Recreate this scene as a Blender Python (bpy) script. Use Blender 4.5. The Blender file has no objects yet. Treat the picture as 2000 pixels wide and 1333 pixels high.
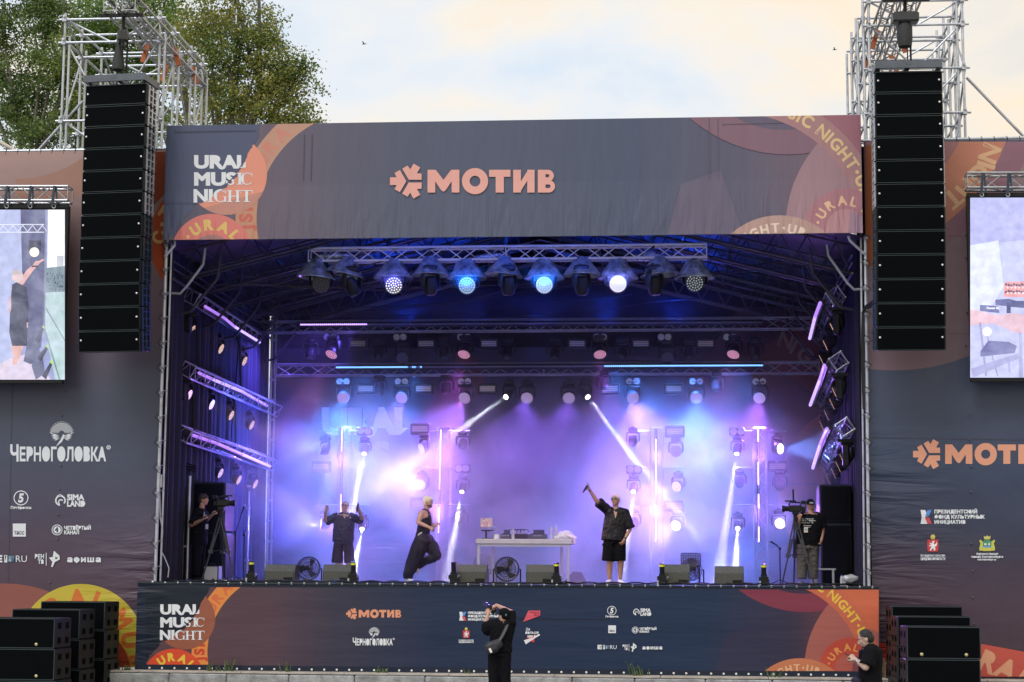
import bpy, bmesh, math, random
import numpy as np
from mathutils import Matrix, Vector, Euler, noise
from mathutils.geometry import delaunay_2d_cdt
S = bpy.context.scene
COL = S.collection
random.seed(7)
PI = math.pi

# ---------------------------------------------------------------- camera
CAM = Vector((3.239, -35.6, 2.13))
CR = Matrix.Rotation(.0882, 3, 'Z') @ Matrix.Rotation(PI / 2 + .1317, 3, 'X') @ Matrix.Rotation(.0065, 3, 'Z')
cd = bpy.data.cameras.new('camera')
cam = bpy.data.objects.new('camera', cd)
COL.objects.link(cam)
cd.lens = 64.08
cd.sensor_width = 36
cd.clip_end = 2000
cam.location = CAM
cam.rotation_euler = CR.to_euler()
S.camera = cam

# ---------------------------------------------------------------- sky and sun
w = bpy.data.worlds.new('World')
S.world = w
w.use_nodes = True
nt = w.node_tree
nt.nodes.clear()


def N(t, kind, **kw):
    n = t.nodes.new(kind)
    for k, v in kw.items():
        setattr(n, k, v)
    return n


def world():
    out = N(nt, 'ShaderNodeOutputWorld')
    bg = N(nt, 'ShaderNodeBackground')
    bg.inputs[1].default_value = 1
    sky = N(nt, 'ShaderNodeTexSky', sky_type='NISHITA', sun_disc=False)
    sky.sun_elevation = math.radians(28)
    sky.sun_rotation = math.radians(200)
    sky.air_density = 1.2
    sky.dust_density = 3
    sc = N(nt, 'ShaderNodeVectorMath', operation='SCALE')
    sc.inputs[3].default_value = .115
    nt.links.new(sky.outputs[0], sc.inputs[0])
    tc = N(nt, 'ShaderNodeTexCoord')
    mp = N(nt, 'ShaderNodeMapping')
    mp.inputs['Scale'].default_value = (1, 1, 1.9)
    nt.links.new(tc.outputs['Generated'], mp.inputs[0])
    n1 = N(nt, 'ShaderNodeTexNoise')
    n1.inputs['Scale'].default_value = 5.2
    n1.inputs['Detail'].default_value = 7
    n1.inputs['Roughness'].default_value = .55
    n1.inputs['Distortion'].default_value = .3
    nt.links.new(mp.outputs[0], n1.inputs[0])
    # warm (sunset) side towards +X, cool towards -X
    sep = N(nt, 'ShaderNodeSeparateXYZ')
    nt.links.new(tc.outputs['Generated'], sep.inputs[0])
    cr = N(nt, 'ShaderNodeValToRGB')
    e = cr.color_ramp.elements
    e[0].position = .38
    e[0].color = (.77, .87, .98, 1)
    e[1].position = .66
    e[1].color = (1.06, .90, .72, 1)
    m = e.new(.47)
    m.color = (.90, .93, .97, 1)
    m = e.new(.56)
    m.color = (1.03, .95, .84, 1)
    nt.links.new(n1.outputs[0], cr.inputs[0])
    mr = N(nt, 'ShaderNodeMapRange')
    mr.inputs[1].default_value = .0
    mr.inputs[2].default_value = .22
    nt.links.new(sep.outputs[0], mr.inputs[0])
    wm = N(nt, 'ShaderNodeMix', data_type='RGBA', blend_type='MULTIPLY')
    wm.inputs[7].default_value = (1.10, .96, .78, 1)
    nt.links.new(mr.outputs[0], wm.inputs[0])
    nt.links.new(cr.outputs[0], wm.inputs[6])
    mx = N(nt, 'ShaderNodeMix', data_type='RGBA')
    mx.inputs[0].default_value = .92
    nt.links.new(sc.outputs[0], mx.inputs[6])
    nt.links.new(wm.outputs[2], mx.inputs[7])
    nt.links.new(mx.outputs[2], bg.inputs[0])
    nt.links.new(bg.outputs[0], out.inputs[0])


world()
sun_l = bpy.data.lights.new('sun', 'SUN')
sun_l.energy = 1.5
sun_l.color = (1, .985, .97)
sun_l.angle = math.radians(28)
sun = bpy.data.objects.new('sun', sun_l)
COL.objects.link(sun)
# light comes from in front of the stage, high, a little from the left
sun.rotation_euler = Vector((.30, .62, -.78)).to_track_quat('-Z', 'Y').to_euler()
S.view_settings.view_transform = 'Standard'
S.view_settings.look = 'None'
S.view_settings.exposure = 0
S.view_settings.gamma = 1
S.view_settings.use_curve_mapping = False
S.render.engine = 'CYCLES'
cy = S.cycles
cy.use_denoising = True
cy.use_light_tree = True
cy.volume_step_rate = 3
cy.volume_max_steps = 64
cy.volume_bounces = 1
cy.max_bounces = 8
cy.diffuse_bounces = 3
cy.transparent_max_bounces = 16
cy.caustics_reflective = False
cy.caustics_refractive = False
cy.sample_clamp_indirect = 6


# ---------------------------------------------------------------- helpers
def P(px, py, Y):
    """point of the world seen at photo position (px, py) that lies at depth Y"""
    d = CR @ Vector(((px - 1000) / 3560, (666.5 - py) / 3560, -1))
    t = (Y - CAM.y) / d.y
    return CAM + d * t


def srgb(c):
    return tuple(((v / 255) / 12.92 if v / 255 <= .04045 else ((v / 255 + .055) / 1.055) ** 2.4) for v in c)


MATS = {}


def mat(name, col, rough=.6, metal=0, emit=None, es=0, bump=0, bscale=20, var=0, vscale=4, spec=.5, coat=0, sheen=0, alpha=1):
    if name in MATS:
        return MATS[name]
    m = bpy.data.materials.new(name)
    m.use_nodes = True
    t = m.node_tree
    b = t.nodes['Principled BSDF']
    b.inputs['Base Color'].default_value = (*col, 1)
    b.inputs['Roughness'].default_value = rough
    b.inputs['Metallic'].default_value = metal
    b.inputs['Specular IOR Level'].default_value = spec
    b.inputs['Coat Weight'].default_value = coat
    b.inputs['Sheen Weight'].default_value = sheen
    b.inputs['Alpha'].default_value = alpha
    if emit:
        b.inputs['Emission Color'].default_value = (*emit, 1)
        b.inputs['Emission Strength'].default_value = es
    if bump or var:
        tc = N(t, 'ShaderNodeTexCoord')
    if bump:
        n = N(t, 'ShaderNodeTexNoise')
        n.inputs['Scale'].default_value = bscale
        n.inputs['Detail'].default_value = 5
        t.links.new(tc.outputs['Object'], n.inputs[0])
        bp = N(t, 'ShaderNodeBump')
        bp.inputs['Strength'].default_value = bump
        bp.inputs['Distance'].default_value = .02
        t.links.new(n.outputs[0], bp.inputs['Height'])
        t.links.new(bp.outputs[0], b.inputs['Normal'])
    if var:
        n = N(t, 'ShaderNodeTexNoise')
        n.inputs['Scale'].default_value = vscale
        n.inputs['Detail'].default_value = 8
        t.links.new(tc.outputs['Object'], n.inputs[0])
        r = N(t, 'ShaderNodeMapRange')
        r.inputs[1].default_value = .3
        r.inputs[2].default_value = .7
        r.inputs[3].default_value = 1 - var
        r.inputs[4].default_value = 1 + var
        t.links.new(n.outputs[0], r.inputs[0])
        x = N(t, 'ShaderNodeVectorMath', operation='SCALE')
        x.inputs[0].default_value = col
        t.links.new(r.outputs[0], x.inputs[3])
        t.links.new(x.outputs[0], b.inputs['Base Color'])
        r2 = N(t, 'ShaderNodeMapRange')
        r2.inputs[3].default_value = max(.05, rough - .12)
        r2.inputs[4].default_value = min(1, rough + .12)
        t.links.new(n.outputs[0], r2.inputs[0])
        t.links.new(r2.outputs[0], b.inputs['Roughness'])
    MATS[name] = m
    return m


M_ALU = mat('aluminium', (.40, .42, .46), .38, .85, var=.18, vscale=6)
M_FRONTALU = mat('daylit_truss_aluminium', (.84, .86, .88), .6, .0, var=.08, vscale=6)  # paler than the other aluminium, standing in for daylight on the front truss
M_GALV = mat('galvanised_steel', (.50, .54, .60), .45, .7, var=.22, vscale=5)
M_DARKSTEEL = mat('dark_roof_steel', (.022, .022, .032), .4, .2)
M_BLACK = mat('black_plastic', (.009, .010, .012), .45, var=.2, spec=.25)
M_BLACKCAB = mat('black_cabinet_paint', (.007, .010, .014), .5, spec=.25, bump=.15, bscale=120, var=.25)
M_GRILLE = mat('black_grille', (.0008, .0016, .0026), .8, bump=.3, bscale=300, spec=.08)
M_EDGE = mat('cabinet_edge', (.025, .045, .055), .4)
M_RUBBER = mat('black_rubber', (.012, .012, .014), .7)
M_CLOTH = mat('black_curtain', (.008, .008, .011), .9, spec=.1, bump=.2, bscale=30)
M_WHITE = mat('white_paint', (.8, .8, .8), .5)
M_DECK = mat('stage_floor_black', (.03, .03, .04), .35, var=.3)
M_KNOB = mat('bright_screw', (.75, .77, .8), .3, .5)


class MB:
    def __init__(s):
        s.v, s.f, s.m = [], [], []

    def add(s, vs, fs, mi=0):
        o = len(s.v)
        s.v += [Vector(v) for v in vs]
        s.f += [tuple(i + o for i in f) for f in fs]
        s.m += [mi] * len(fs)
        return s

    def box(s, c, d, R=None, mi=0, taper=1):
        c = Vector(c)
        hx, hy, hz = d[0] / 2, d[1] / 2, d[2] / 2
        vs = []
        for z in (-1, 1):
            k = taper if z > 0 else 1
            for x, y in ((-1, -1), (1, -1), (1, 1), (-1, 1)):
                v = Vector((x * hx * k, y * hy * k, z * hz))
                vs.append(c + (R @ v if R else v))
        return s.add(vs, [(3, 2, 1, 0), (4, 5, 6, 7), (0, 1, 5, 4), (1, 2, 6, 5), (2, 3, 7, 6), (3, 0, 4, 7)], mi)

    def bbox(s, c, d, R=None, mi=0, b=.02):
        """box with chamfered vertical and horizontal edges"""
        c = Vector(c)
        hx, hy, hz = d[0] / 2, d[1] / 2, d[2] / 2
        b = min(b, hx * .9, hy * .9, hz * .9)
        rings = []
        for z, k in ((-hz, b), (-hz + b, 0), (hz - b, 0), (hz, b)):
            x, y = hx - k, hy - k
            e = b
            rings.append([(x, -y + e, z), (x, y - e, z), (x - e, y, z), (-x + e, y, z), (-x, y - e, z), (-x, -y + e, z), (-x + e, -y, z), (x - e, -y, z)])
        vs = [c + (R @ Vector(v) if R else Vector(v)) for r in rings for v in r]
        fs = [tuple(reversed(range(8))), tuple(range(24, 32))]
        for k in range(3):
            for i in range(8):
                j = (i + 1) % 8
                fs.append((k * 8 + i, k * 8 + j, k * 8 + 8 + j, k * 8 + 8 + i))
        return s.add(vs, fs, mi)

    def loft(s, pts, rad, side=None, n=12, mi=0, cap=True, round_cap=False):
        pts = [Vector(p) for p in pts]
        rad = [(r, r) if not isinstance(r, (tuple, list)) else r for r in rad]
        if round_cap:
            def capr(p, q, r, rev):
                d = (p - q).normalized()
                o = []
                for a in (.35, .75, 1.0):
                    o.append((p + d * (math.sin(a * PI / 2) * min(r) * .95), (r[0] * max(.05, math.cos(a * PI / 2)), r[1] * max(.05, math.cos(a * PI / 2)))))
                return o
            a = capr(pts[0], pts[1], rad[0], 0)
            b = capr(pts[-1], pts[-2], rad[-1], 1)
            pts = [x[0] for x in reversed(a)] + pts + [x[0] for x in b]
            rad = [x[1] for x in reversed(a)] + rad + [x[1] for x in b]
        k = len(pts)
        prev = None
        vs = []
        for i in range(k):
            t = (pts[min(i + 1, k - 1)] - pts[max(i - 1, 0)])
            t = t.normalized() if t.length > 1e-9 else Vector((0, 0, 1))
            a = Vector(side) if side is not None else (prev if prev is not None else (Vector((1, 0, 0)) if abs(t.x) < .8 else Vector((0, 1, 0))))
            a = a - t * a.dot(t)
            if a.length < 1e-4:
                a = t.orthogonal()
            a.normalize()
            prev = a
            b = t.cross(a)
            for j in range(n):
                th = 2 * PI * j / n
                vs.append(pts[i] + a * (math.cos(th) * rad[i][0]) + b * (math.sin(th) * rad[i][1]))
        fs = []
        for i in range(k - 1):
            for j in range(n):
                q = (j + 1) % n
                fs.append((i * n + j, i * n + q, (i + 1) * n + q, (i + 1) * n + j))
        if cap:
            fs.append(tuple(reversed(range(n))))
            fs.append(tuple(range((k - 1) * n, k * n)))
        return s.add(vs, fs, mi)

    def tube(s, a, b, r, n=8, mi=0, r2=None):
        return s.loft([a, b], [r, r if r2 is None else r2], n=n, mi=mi)

    def path(s, pts, r, n=6, mi=0):
        return s.loft(pts, [r] * len(pts), n=n, mi=mi)

    def ell(s, c, r, R=None, n=12, k=8, mi=0):
        c = Vector(c)
        r = (r, r, r) if not isinstance(r, (tuple, list)) else r
        vs, fs = [], []
        for i in range(k + 1):
            ph = PI * i / k
            for j in range(n):
                th = 2 * PI * j / n
                v = Vector((r[0] * math.sin(ph) * math.cos(th), r[1] * math.sin(ph) * math.sin(th), r[2] * math.cos(ph)))
                vs.append(c + (R @ v if R else v))
        for i in range(k):
            for j in range(n):
                q = (j + 1) % n
                fs.append((i * n + j, (i + 1) * n + j, (i + 1) * n + q, i * n + q))
        return s.add(vs, fs, mi)

    def prism(s, poly, origin, ax, ay, depth, mi=0):
        """2-D outline extruded: poly in (ax, ay) plane, thickness along ax x ay"""
        o, ax, ay = Vector(origin), Vector(ax), Vector(ay)
        nrm = ax.cross(ay).normalized() * depth
        n = len(poly)
        a = [o + ax * x + ay * y for x, y in poly]
        b = [p + nrm for p in a]
        return s.add(a + b, [tuple(reversed(range(n))), tuple(range(n, 2 * n))] + [(i, (i + 1) % n, n + (i + 1) % n, n + i) for i in range(n)], mi)

    def build(s, name, m=None, parent=None, smooth=False, local=False, sub=0):
        me = bpy.data.meshes.new(name)
        off = Vector((0, 0, 0))
        if parent is not None and not local:
            off = wloc(parent)
        me.from_pydata([tuple(v - off) for v in s.v], [], s.f)
        ms = m if isinstance(m, (list, tuple)) else [m]
        for x in ms:
            if x:
                me.materials.append(x)
        if len(ms) > 1:
            me.polygons.foreach_set('material_index', s.m)
        if smooth:
            me.shade_smooth()
            try:
                me.set_sharp_from_angle(angle=math.radians(42))
            except Exception:
                pass
        me.update()
        o = bpy.data.objects.new(name, me)
        COL.objects.link(o)
        if parent is not None:
            o.parent = parent
        return o


WL = {}


def wloc(o):
    v = Vector((0, 0, 0))
    while o is not None:
        v = v + o.location
        o = o.parent
    return v


def tag(o, label=None, cat=None, group=None, kind=None):
    if label:
        o['label'] = label
    if cat:
        o['category'] = cat
    if group:
        o['group'] = group
    if kind:
        o['kind'] = kind
    return o


def thing(name, label, cat, loc=(0, 0, 0), group=None):
    o = bpy.data.objects.new(name, None)
    COL.objects.link(o)
    o.location = loc
    o.empty_display_size = .1
    return tag(o, label, cat, group)


def inst(me_or_obj, name, parent, loc=(0, 0, 0), R=None):
    me = me_or_obj.data if hasattr(me_or_obj, 'data') else me_or_obj
    o = bpy.data.objects.new(name, me)
    COL.objects.link(o)
    o.parent = parent
    o.location = loc
    if R is not None:
        o.rotation_euler = R.to_euler() if hasattr(R, 'to_euler') else R
    return o


def copy_tree(o, parent=None):
    c = o.copy()
    COL.objects.link(c)
    c.parent = parent
    for ch in list(o.children):
        copy_tree(ch, c)
    return c


def spot(parent, loc, direc, col, energy, angle, blend=.4, size=.06, local=True):
    l = bpy.data.lights.new('lamp_light', 'SPOT')
    l.energy = energy
    l.color = col
    l.spot_size = math.radians(angle)
    l.spot_blend = blend
    l.shadow_soft_size = size
    o = bpy.data.objects.new('lamp_light', l)
    COL.objects.link(o)
    if parent is not None:
        o.parent = parent
        o.location = Vector(loc) - (Vector((0, 0, 0)) if local else wloc(parent))
    else:
        o.location = loc
    o.rotation_euler = Vector(direc).to_track_quat('-Z', 'Y').to_euler()
    return o


# ---------------------------------------------------------------- flat print (lettering and shapes)
FONTCACHE = {}
TMP = bpy.data.scenes.new('workbench')


def tmp_dg():
    with bpy.context.temp_override(scene=TMP, view_layer=TMP.view_layers[0]):
        dg = bpy.context.evaluated_depsgraph_get()
        dg.update()
        return dg


def glyphs(text, bold=0.0, track=0.0, res=4, shear=0):
    """triangles of a line of text, cap height normalised to 1, starting at x = 0; bold thickens the strokes"""
    key = (text, bold, track, res, shear)
    if key in FONTCACHE:
        return FONTCACHE[key]
    c = bpy.data.curves.new('t', 'FONT')
    c.body = 'H'
    c.resolution_u = res
    o = bpy.data.objects.new('t', c)
    TMP.collection.objects.link(o)

    def get():
        dg = tmp_dg()
        me = bpy.data.meshes.new_from_object(o.evaluated_get(dg))
        v = [(p.co.x, p.co.y) for p in me.vertices]
        f = [tuple(p.vertices) for p in me.polygons]
        bpy.data.meshes.remove(me)
        return v, f
    v, f = get()
    cap = max(p[1] for p in v)
    c.space_character = 1 + track
    c.shear = shear
    c.body = text
    v, f = get()
    bpy.data.objects.remove(o)
    bpy.data.curves.remove(c)
    v = [(x / cap, y / cap) for x, y in v]
    if bold > 0:
        cnt = {}
        for t in f:
            for i in range(len(t)):
                a, b = t[i], t[(i + 1) % len(t)]
                ka = (round(v[a][0], 5), round(v[a][1], 5))
                kb = (round(v[b][0], 5), round(v[b][1], 5))
                if ka == kb:
                    continue
                k = (ka, kb) if ka < kb else (kb, ka)
                c3 = [sum(v[q][0] for q in t) / len(t), sum(v[q][1] for q in t) / len(t)]
                cnt.setdefault(k, []).append(c3)
        edges = [(k, c3[0]) for k, c3 in cnt.items() if len(c3) == 1]
        nrm = {}
        en = []
        for (a, b), c3 in edges:
            dx, dy = b[0] - a[0], b[1] - a[1]
            L = math.hypot(dx, dy)
            if L < 1e-6:
                continue
            nx, ny = dy / L, -dx / L
            if (c3[0] - a[0]) * nx + (c3[1] - a[1]) * ny > 0:
                nx, ny = -nx, -ny
            en.append((a, b, nx, ny))
            nrm.setdefault(a, []).append((nx, ny))
            nrm.setdefault(b, []).append((nx, ny))

        def off(p):
            ns = nrm[p]
            sx, sy = sum(q[0] for q in ns), sum(q[1] for q in ns)
            L = math.hypot(sx, sy)
            if L < .3:
                return p[0], p[1]
            sx, sy = sx / L, sy / L
            d = max(.45, sx * ns[0][0] + sy * ns[0][1])
            return p[0] + sx * bold / d, p[1] + sy * bold / d
        pv, pf = [], []
        for t in f:
            b0 = len(pv)
            pv += [v[q] for q in t]
            pf.append(list(range(b0, b0 + len(t))))
        for a, b, nx, ny in en:
            q = [a, b, off(b), off(a)]
            ar = sum(q[i][0] * q[(i + 1) % 4][1] - q[(i + 1) % 4][0] * q[i][1] for i in range(4))
            if ar < 0:
                q.reverse()
            b0 = len(pv)
            pv += q
            pf.append(list(range(b0, b0 + 4)))
        r = delaunay_2d_cdt([Vector(p) for p in pv], [], pf, 1, 1e-5)
        v = [(p.x, p.y) for p in r[0]]
        f = [tuple(q) for q, og in zip(r[2], r[5]) if og]
    x0 = min(p[0] for p in v)
    y0 = 0
    v = [(x - x0, y - y0) for x, y in v]
    FONTCACHE[key] = (v, f)
    return v, f


def union(polys):
    pv, pf = [], []
    for q in polys:
        ar = sum(q[i][0] * q[(i + 1) % len(q)][1] - q[(i + 1) % len(q)][0] * q[i][1] for i in range(len(q)))
        if ar < 0:
            q = list(reversed(q))
        b0 = len(pv)
        pv += [Vector(p) for p in q]
        pf.append(list(range(b0, b0 + len(q))))
    r = delaunay_2d_cdt(pv, [], pf, 1, 1e-5)
    return [(p.x, p.y) for p in r[0]], [tuple(q) for q, og in zip(r[2], r[5]) if og]


def clip_half(poly, a, b, c):
    """keep a*x + b*y <= c"""
    out = []
    for i in range(len(poly)):
        p, q = poly[i], poly[(i + 1) % len(poly)]
        dp, dq = a * p[0] + b * p[1] - c, a * q[0] + b * q[1] - c
        if dp <= 0:
            out.append(p)
        if (dp < 0 < dq) or (dq < 0 < dp):
            t = dp / (dp - dq)
            out.append((p[0] + (q[0] - p[0]) * t, p[1] + (q[1] - p[1]) * t))
    return out


def circ3(a, b, c):
    ax, ay = a
    bx, by = b
    cx, cy_ = c
    d = 2 * (ax * (by - cy_) + bx * (cy_ - ay) + cx * (ay - by))
    ux = ((ax * ax + ay * ay) * (by - cy_) + (bx * bx + by * by) * (cy_ - ay) + (cx * cx + cy_ * cy_) * (ay - by)) / d
    uy = ((ax * ax + ay * ay) * (cx - bx) + (bx * bx + by * by) * (ax - cx) + (cx * cx + cy_ * cy_) * (bx - ax)) / d
    return (ux, uy), math.hypot(ax - ux, ay - uy)


def ring_polys(c, r0, r1, a0=0, a1=360, n=96):
    out = []
    for i in range(n):
        t0 = math.radians(a0 + (a1 - a0) * i / n)
        t1 = math.radians(a0 + (a1 - a0) * (i + 1) / n)
        p = [(c[0] + r * math.cos(t), c[1] + r * math.sin(t)) for r, t in ((r0, t0), (r1, t0), (r1, t1), (r0, t1))]
        if r0 == 0:
            p = p[1:3] + [c]
        out.append(p)
    return out


def text_polys(text, x, y, h, bold=0, w=None, track=0, align='l', shear=0, res=4):
    """print coordinates have y pointing DOWN as in the photo; (x, y) = left end of the baseline, h = cap height, w = wanted width"""
    v, f = glyphs(text, bold, track, res, shear)
    W = max(p[0] for p in v)
    sx = (w / W) if w else h
    ox = x - (W * sx / 2 if align == 'c' else 0)
    return [[(ox + v[i][0] * sx, y - v[i][1] * h) for i in t] for t in f]


def arc_text(text, c, r, h, a0, bold=.05, inward=False, step=1.0, track=.05):
    """letters along a circle; a0 = angle in degrees (photo coords, y down; -90 = top) of the first letter; reading clockwise"""
    out = []
    ang = a0
    for ch in text:
        if ch == ' ':
            ang += math.degrees(h * .5 / r) * step
            continue
        if ch == '·':
            t = math.radians(ang + math.degrees(h * .22 / r))
            cc = (c[0] + (r + h * .5) * math.cos(t), c[1] + (r + h * .5) * math.sin(t))
            out += ring_polys(cc, 0, h * .17, n=12)
            ang += math.degrees(h * .62 / r) * step
            continue
        v, f = glyphs(ch, bold)
        W = max(p[0] for p in v)
        half = math.degrees(h * W / 2 / r)
        t = math.radians(ang + half)
        ux, uy = -math.sin(t), math.cos(t)
        rx, ry = math.cos(t), math.sin(t)
        for tr in f:
            out.append([(c[0] + rx * (r + v[i][1] * h) + ux * (v[i][0] - W / 2) * h, c[1] + ry * (r + v[i][1] * h) + uy * (v[i][0] - W / 2) * h) for i in tr])
        ang += (2 * half + math.degrees(h * .2 / r)) * step
    return out


def WRINKLE(t, b, kind):
    """wrinkles of the banner cloth as relief, driven by world position so that print and cloth share it"""
    g = N(t, 'ShaderNodeNewGeometry')
    sep = N(t, 'ShaderNodeSeparateXYZ')
    t.links.new(g.outputs['Position'], sep.inputs[0])
    x = N(t, 'ShaderNodeCombineXYZ')
    n = N(t, 'ShaderNodeTexNoise')
    n.inputs['Detail'].default_value = 4
    mp = N(t, 'ShaderNodeMapping')
    t.links.new(g.outputs['Position'], mp.inputs[0])
    t.links.new(mp.outputs[0], n.inputs[0])
    n2 = N(t, 'ShaderNodeTexNoise')
    n2.inputs['Detail'].default_value = 3
    n2.inputs['Distortion'].default_value = .6
    mp2 = N(t, 'ShaderNodeMapping')
    t.links.new(g.outputs['Position'], mp2.inputs[0])
    t.links.new(mp2.outputs[0], n2.inputs[0])
    amp = N(t, 'ShaderNodeMath', operation='MULTIPLY')
    add = N(t, 'ShaderNodeMath', operation='ADD')
    mr = N(t, 'ShaderNodeMapRange')
    if kind == 'header':
        mp.inputs['Scale'].default_value = (2.2, 1, .35)
        n.inputs['Scale'].default_value = 1
        mp2.inputs['Rotation'].default_value = (0, .25, 0)
        mp2.inputs['Scale'].default_value = (5.5, 1, .8)
        n2.inputs['Scale'].default_value = 1
        t.links.new(sep.outputs[2], mr.inputs[0])
        mr.inputs[1].default_value = 10.0
        mr.inputs[2].default_value = 8.9
    elif kind == 'skirt':
        mp.inputs['Scale'].default_value = (.25, 1, 1.6)
        n.inputs['Scale'].default_value = 1
        mp2.inputs['Scale'].default_value = (.8, 1, 5)
        n2.inputs['Scale'].default_value = 1
        t.links.new(sep.outputs[0], mr.inputs[0])
        mr.inputs[1].default_value = -6.4
        mr.inputs[2].default_value = -7.2
    else:
        mp.inputs['Scale'].default_value = (.5, 1, .5)
        n.inputs['Scale'].default_value = 1
        mp2.inputs['Rotation'].default_value = (0, .55 if kind == 'right' else -.5, 0)
        mp2.inputs['Scale'].default_value = (.55, 1, 3.2)
        n2.inputs['Scale'].default_value = 1
        ax = N(t, 'ShaderNodeMath', operation='ABSOLUTE')
        t.links.new(sep.outputs[0], ax.inputs[0])
        t.links.new(ax.outputs[0], mr.inputs[0])
        mr.inputs[1].default_value = 8.9
        mr.inputs[2].default_value = 7.0
        zz = N(t, 'ShaderNodeMapRange')
        t.links.new(sep.outputs[2], zz.inputs[0])
        zz.inputs[1].default_value = 5.2 if kind == 'right' else 3.6
        zz.inputs[2].default_value = 4.0 if kind == 'right' else 2.6
        m2 = N(t, 'ShaderNodeMath', operation='MULTIPLY')
        t.links.new(mr.outputs[0], m2.inputs[0])
        t.links.new(zz.outputs[0], m2.inputs[1])
        mr = m2
    t.links.new(mr.outputs[0], amp.inputs[0])
    t.links.new(n2.outputs[0], amp.inputs[1])
    t.links.new(amp.outputs[0], add.inputs[0])
    k = N(t, 'ShaderNodeMath', operation='MULTIPLY')
    k.inputs[1].default_value = .55
    t.links.new(n.outputs[0], k.inputs[0])
    t.links.new(k.outputs[0], add.inputs[1])
    bp = N(t, 'ShaderNodeBump')
    bp.inputs['Strength'].default_value = .8
    bp.inputs['Distance'].default_value = {'header': .10, 'skirt': .08, 'left': .16, 'right': .22}.get(kind, .1)
    t.links.new(add.outputs[0], bp.inputs['Height'])
    t.links.new(bp.outputs[0], b.inputs['Normal'])
    t.nodes.remove(x)


TINT = (.93, .985, 1.07)      # inks lean to blue


def vinyl(name, col, kind, rough=.42, ramp=None, axis=0, k=1.0, fade=None):
    """printed banner cloth; ramp = [(coordinate, colour)] printed gradient along an axis"""
    if name in MATS:
        return MATS[name]
    m = bpy.data.materials.new(name)
    m.use_nodes = True
    t = m.node_tree
    b = t.nodes['Principled BSDF']
    c = tuple(min(.78 * h, q * k * h) for q, h in zip(srgb(col), TINT))
    b.inputs['Base Color'].default_value = (*c, 1)
    b.inputs['Roughness'].default_value = rough
    b.inputs['Specular IOR Level'].default_value = .35
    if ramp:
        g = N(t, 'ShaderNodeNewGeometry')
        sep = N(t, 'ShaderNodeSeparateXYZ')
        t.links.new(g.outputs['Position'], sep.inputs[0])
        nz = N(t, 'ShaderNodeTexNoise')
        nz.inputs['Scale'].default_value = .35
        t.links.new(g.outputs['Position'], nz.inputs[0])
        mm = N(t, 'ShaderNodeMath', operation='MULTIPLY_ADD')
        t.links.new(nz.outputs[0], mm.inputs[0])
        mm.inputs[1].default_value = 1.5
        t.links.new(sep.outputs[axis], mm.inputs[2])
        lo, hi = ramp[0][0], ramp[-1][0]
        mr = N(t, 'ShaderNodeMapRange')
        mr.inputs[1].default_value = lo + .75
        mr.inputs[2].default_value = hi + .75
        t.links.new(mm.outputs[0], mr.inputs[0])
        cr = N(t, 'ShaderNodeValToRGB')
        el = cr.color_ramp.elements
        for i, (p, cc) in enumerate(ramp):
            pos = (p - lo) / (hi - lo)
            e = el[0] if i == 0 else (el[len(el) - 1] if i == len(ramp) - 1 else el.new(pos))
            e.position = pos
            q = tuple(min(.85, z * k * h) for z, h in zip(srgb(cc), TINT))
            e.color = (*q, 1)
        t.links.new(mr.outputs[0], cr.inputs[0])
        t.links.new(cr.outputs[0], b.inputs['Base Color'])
    if kind:
        WRINKLE(t, b, kind)
    MATS[name] = m
    return m


def screen_mat(name, col, es):
    """video picture: colour broken up by soft smoke, grain and the rows of the led panel"""
    if name in MATS:
        return MATS[name]
    m = mat(name, (.01, .01, .01), .5, emit=col, es=es)
    t = m.node_tree
    g = N(t, 'ShaderNodeNewGeometry')
    a = N(t, 'ShaderNodeTexNoise')
    a.inputs['Scale'].default_value = 2.2
    a.inputs['Detail'].default_value = 6
    a.inputs['Distortion'].default_value = .8
    t.links.new(g.outputs['Position'], a.inputs[0])
    r = N(t, 'ShaderNodeMapRange')
    r.inputs[1].default_value = .35
    r.inputs[2].default_value = .75
    r.inputs[4].default_value = .28
    t.links.new(a.outputs[0], r.inputs[0])
    x = N(t, 'ShaderNodeMix', data_type='RGBA')
    x.inputs[6].default_value = (*col, 1)
    x.inputs[7].default_value = (.72, .76, 1.0, 1)
    t.links.new(r.outputs[0], x.inputs[0])
    b = N(t, 'ShaderNodeTexNoise')
    b.inputs['Scale'].default_value = 6
    b.inputs['Detail'].default_value = 5
    t.links.new(g.outputs['Position'], b.inputs[0])
    q = N(t, 'ShaderNodeMapRange')
    q.inputs[1].default_value = .3
    q.inputs[2].default_value = .7
    q.inputs[3].default_value = es * .86
    q.inputs[4].default_value = es * 1.12
    t.links.new(b.outputs[0], q.inputs[0])
    t.links.new(x.outputs[2], t.nodes['Principled BSDF'].inputs['Emission Color'])
    t.links.new(q.outputs[0], t.nodes['Principled BSDF'].inputs['Emission Strength'])
    return m


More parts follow.
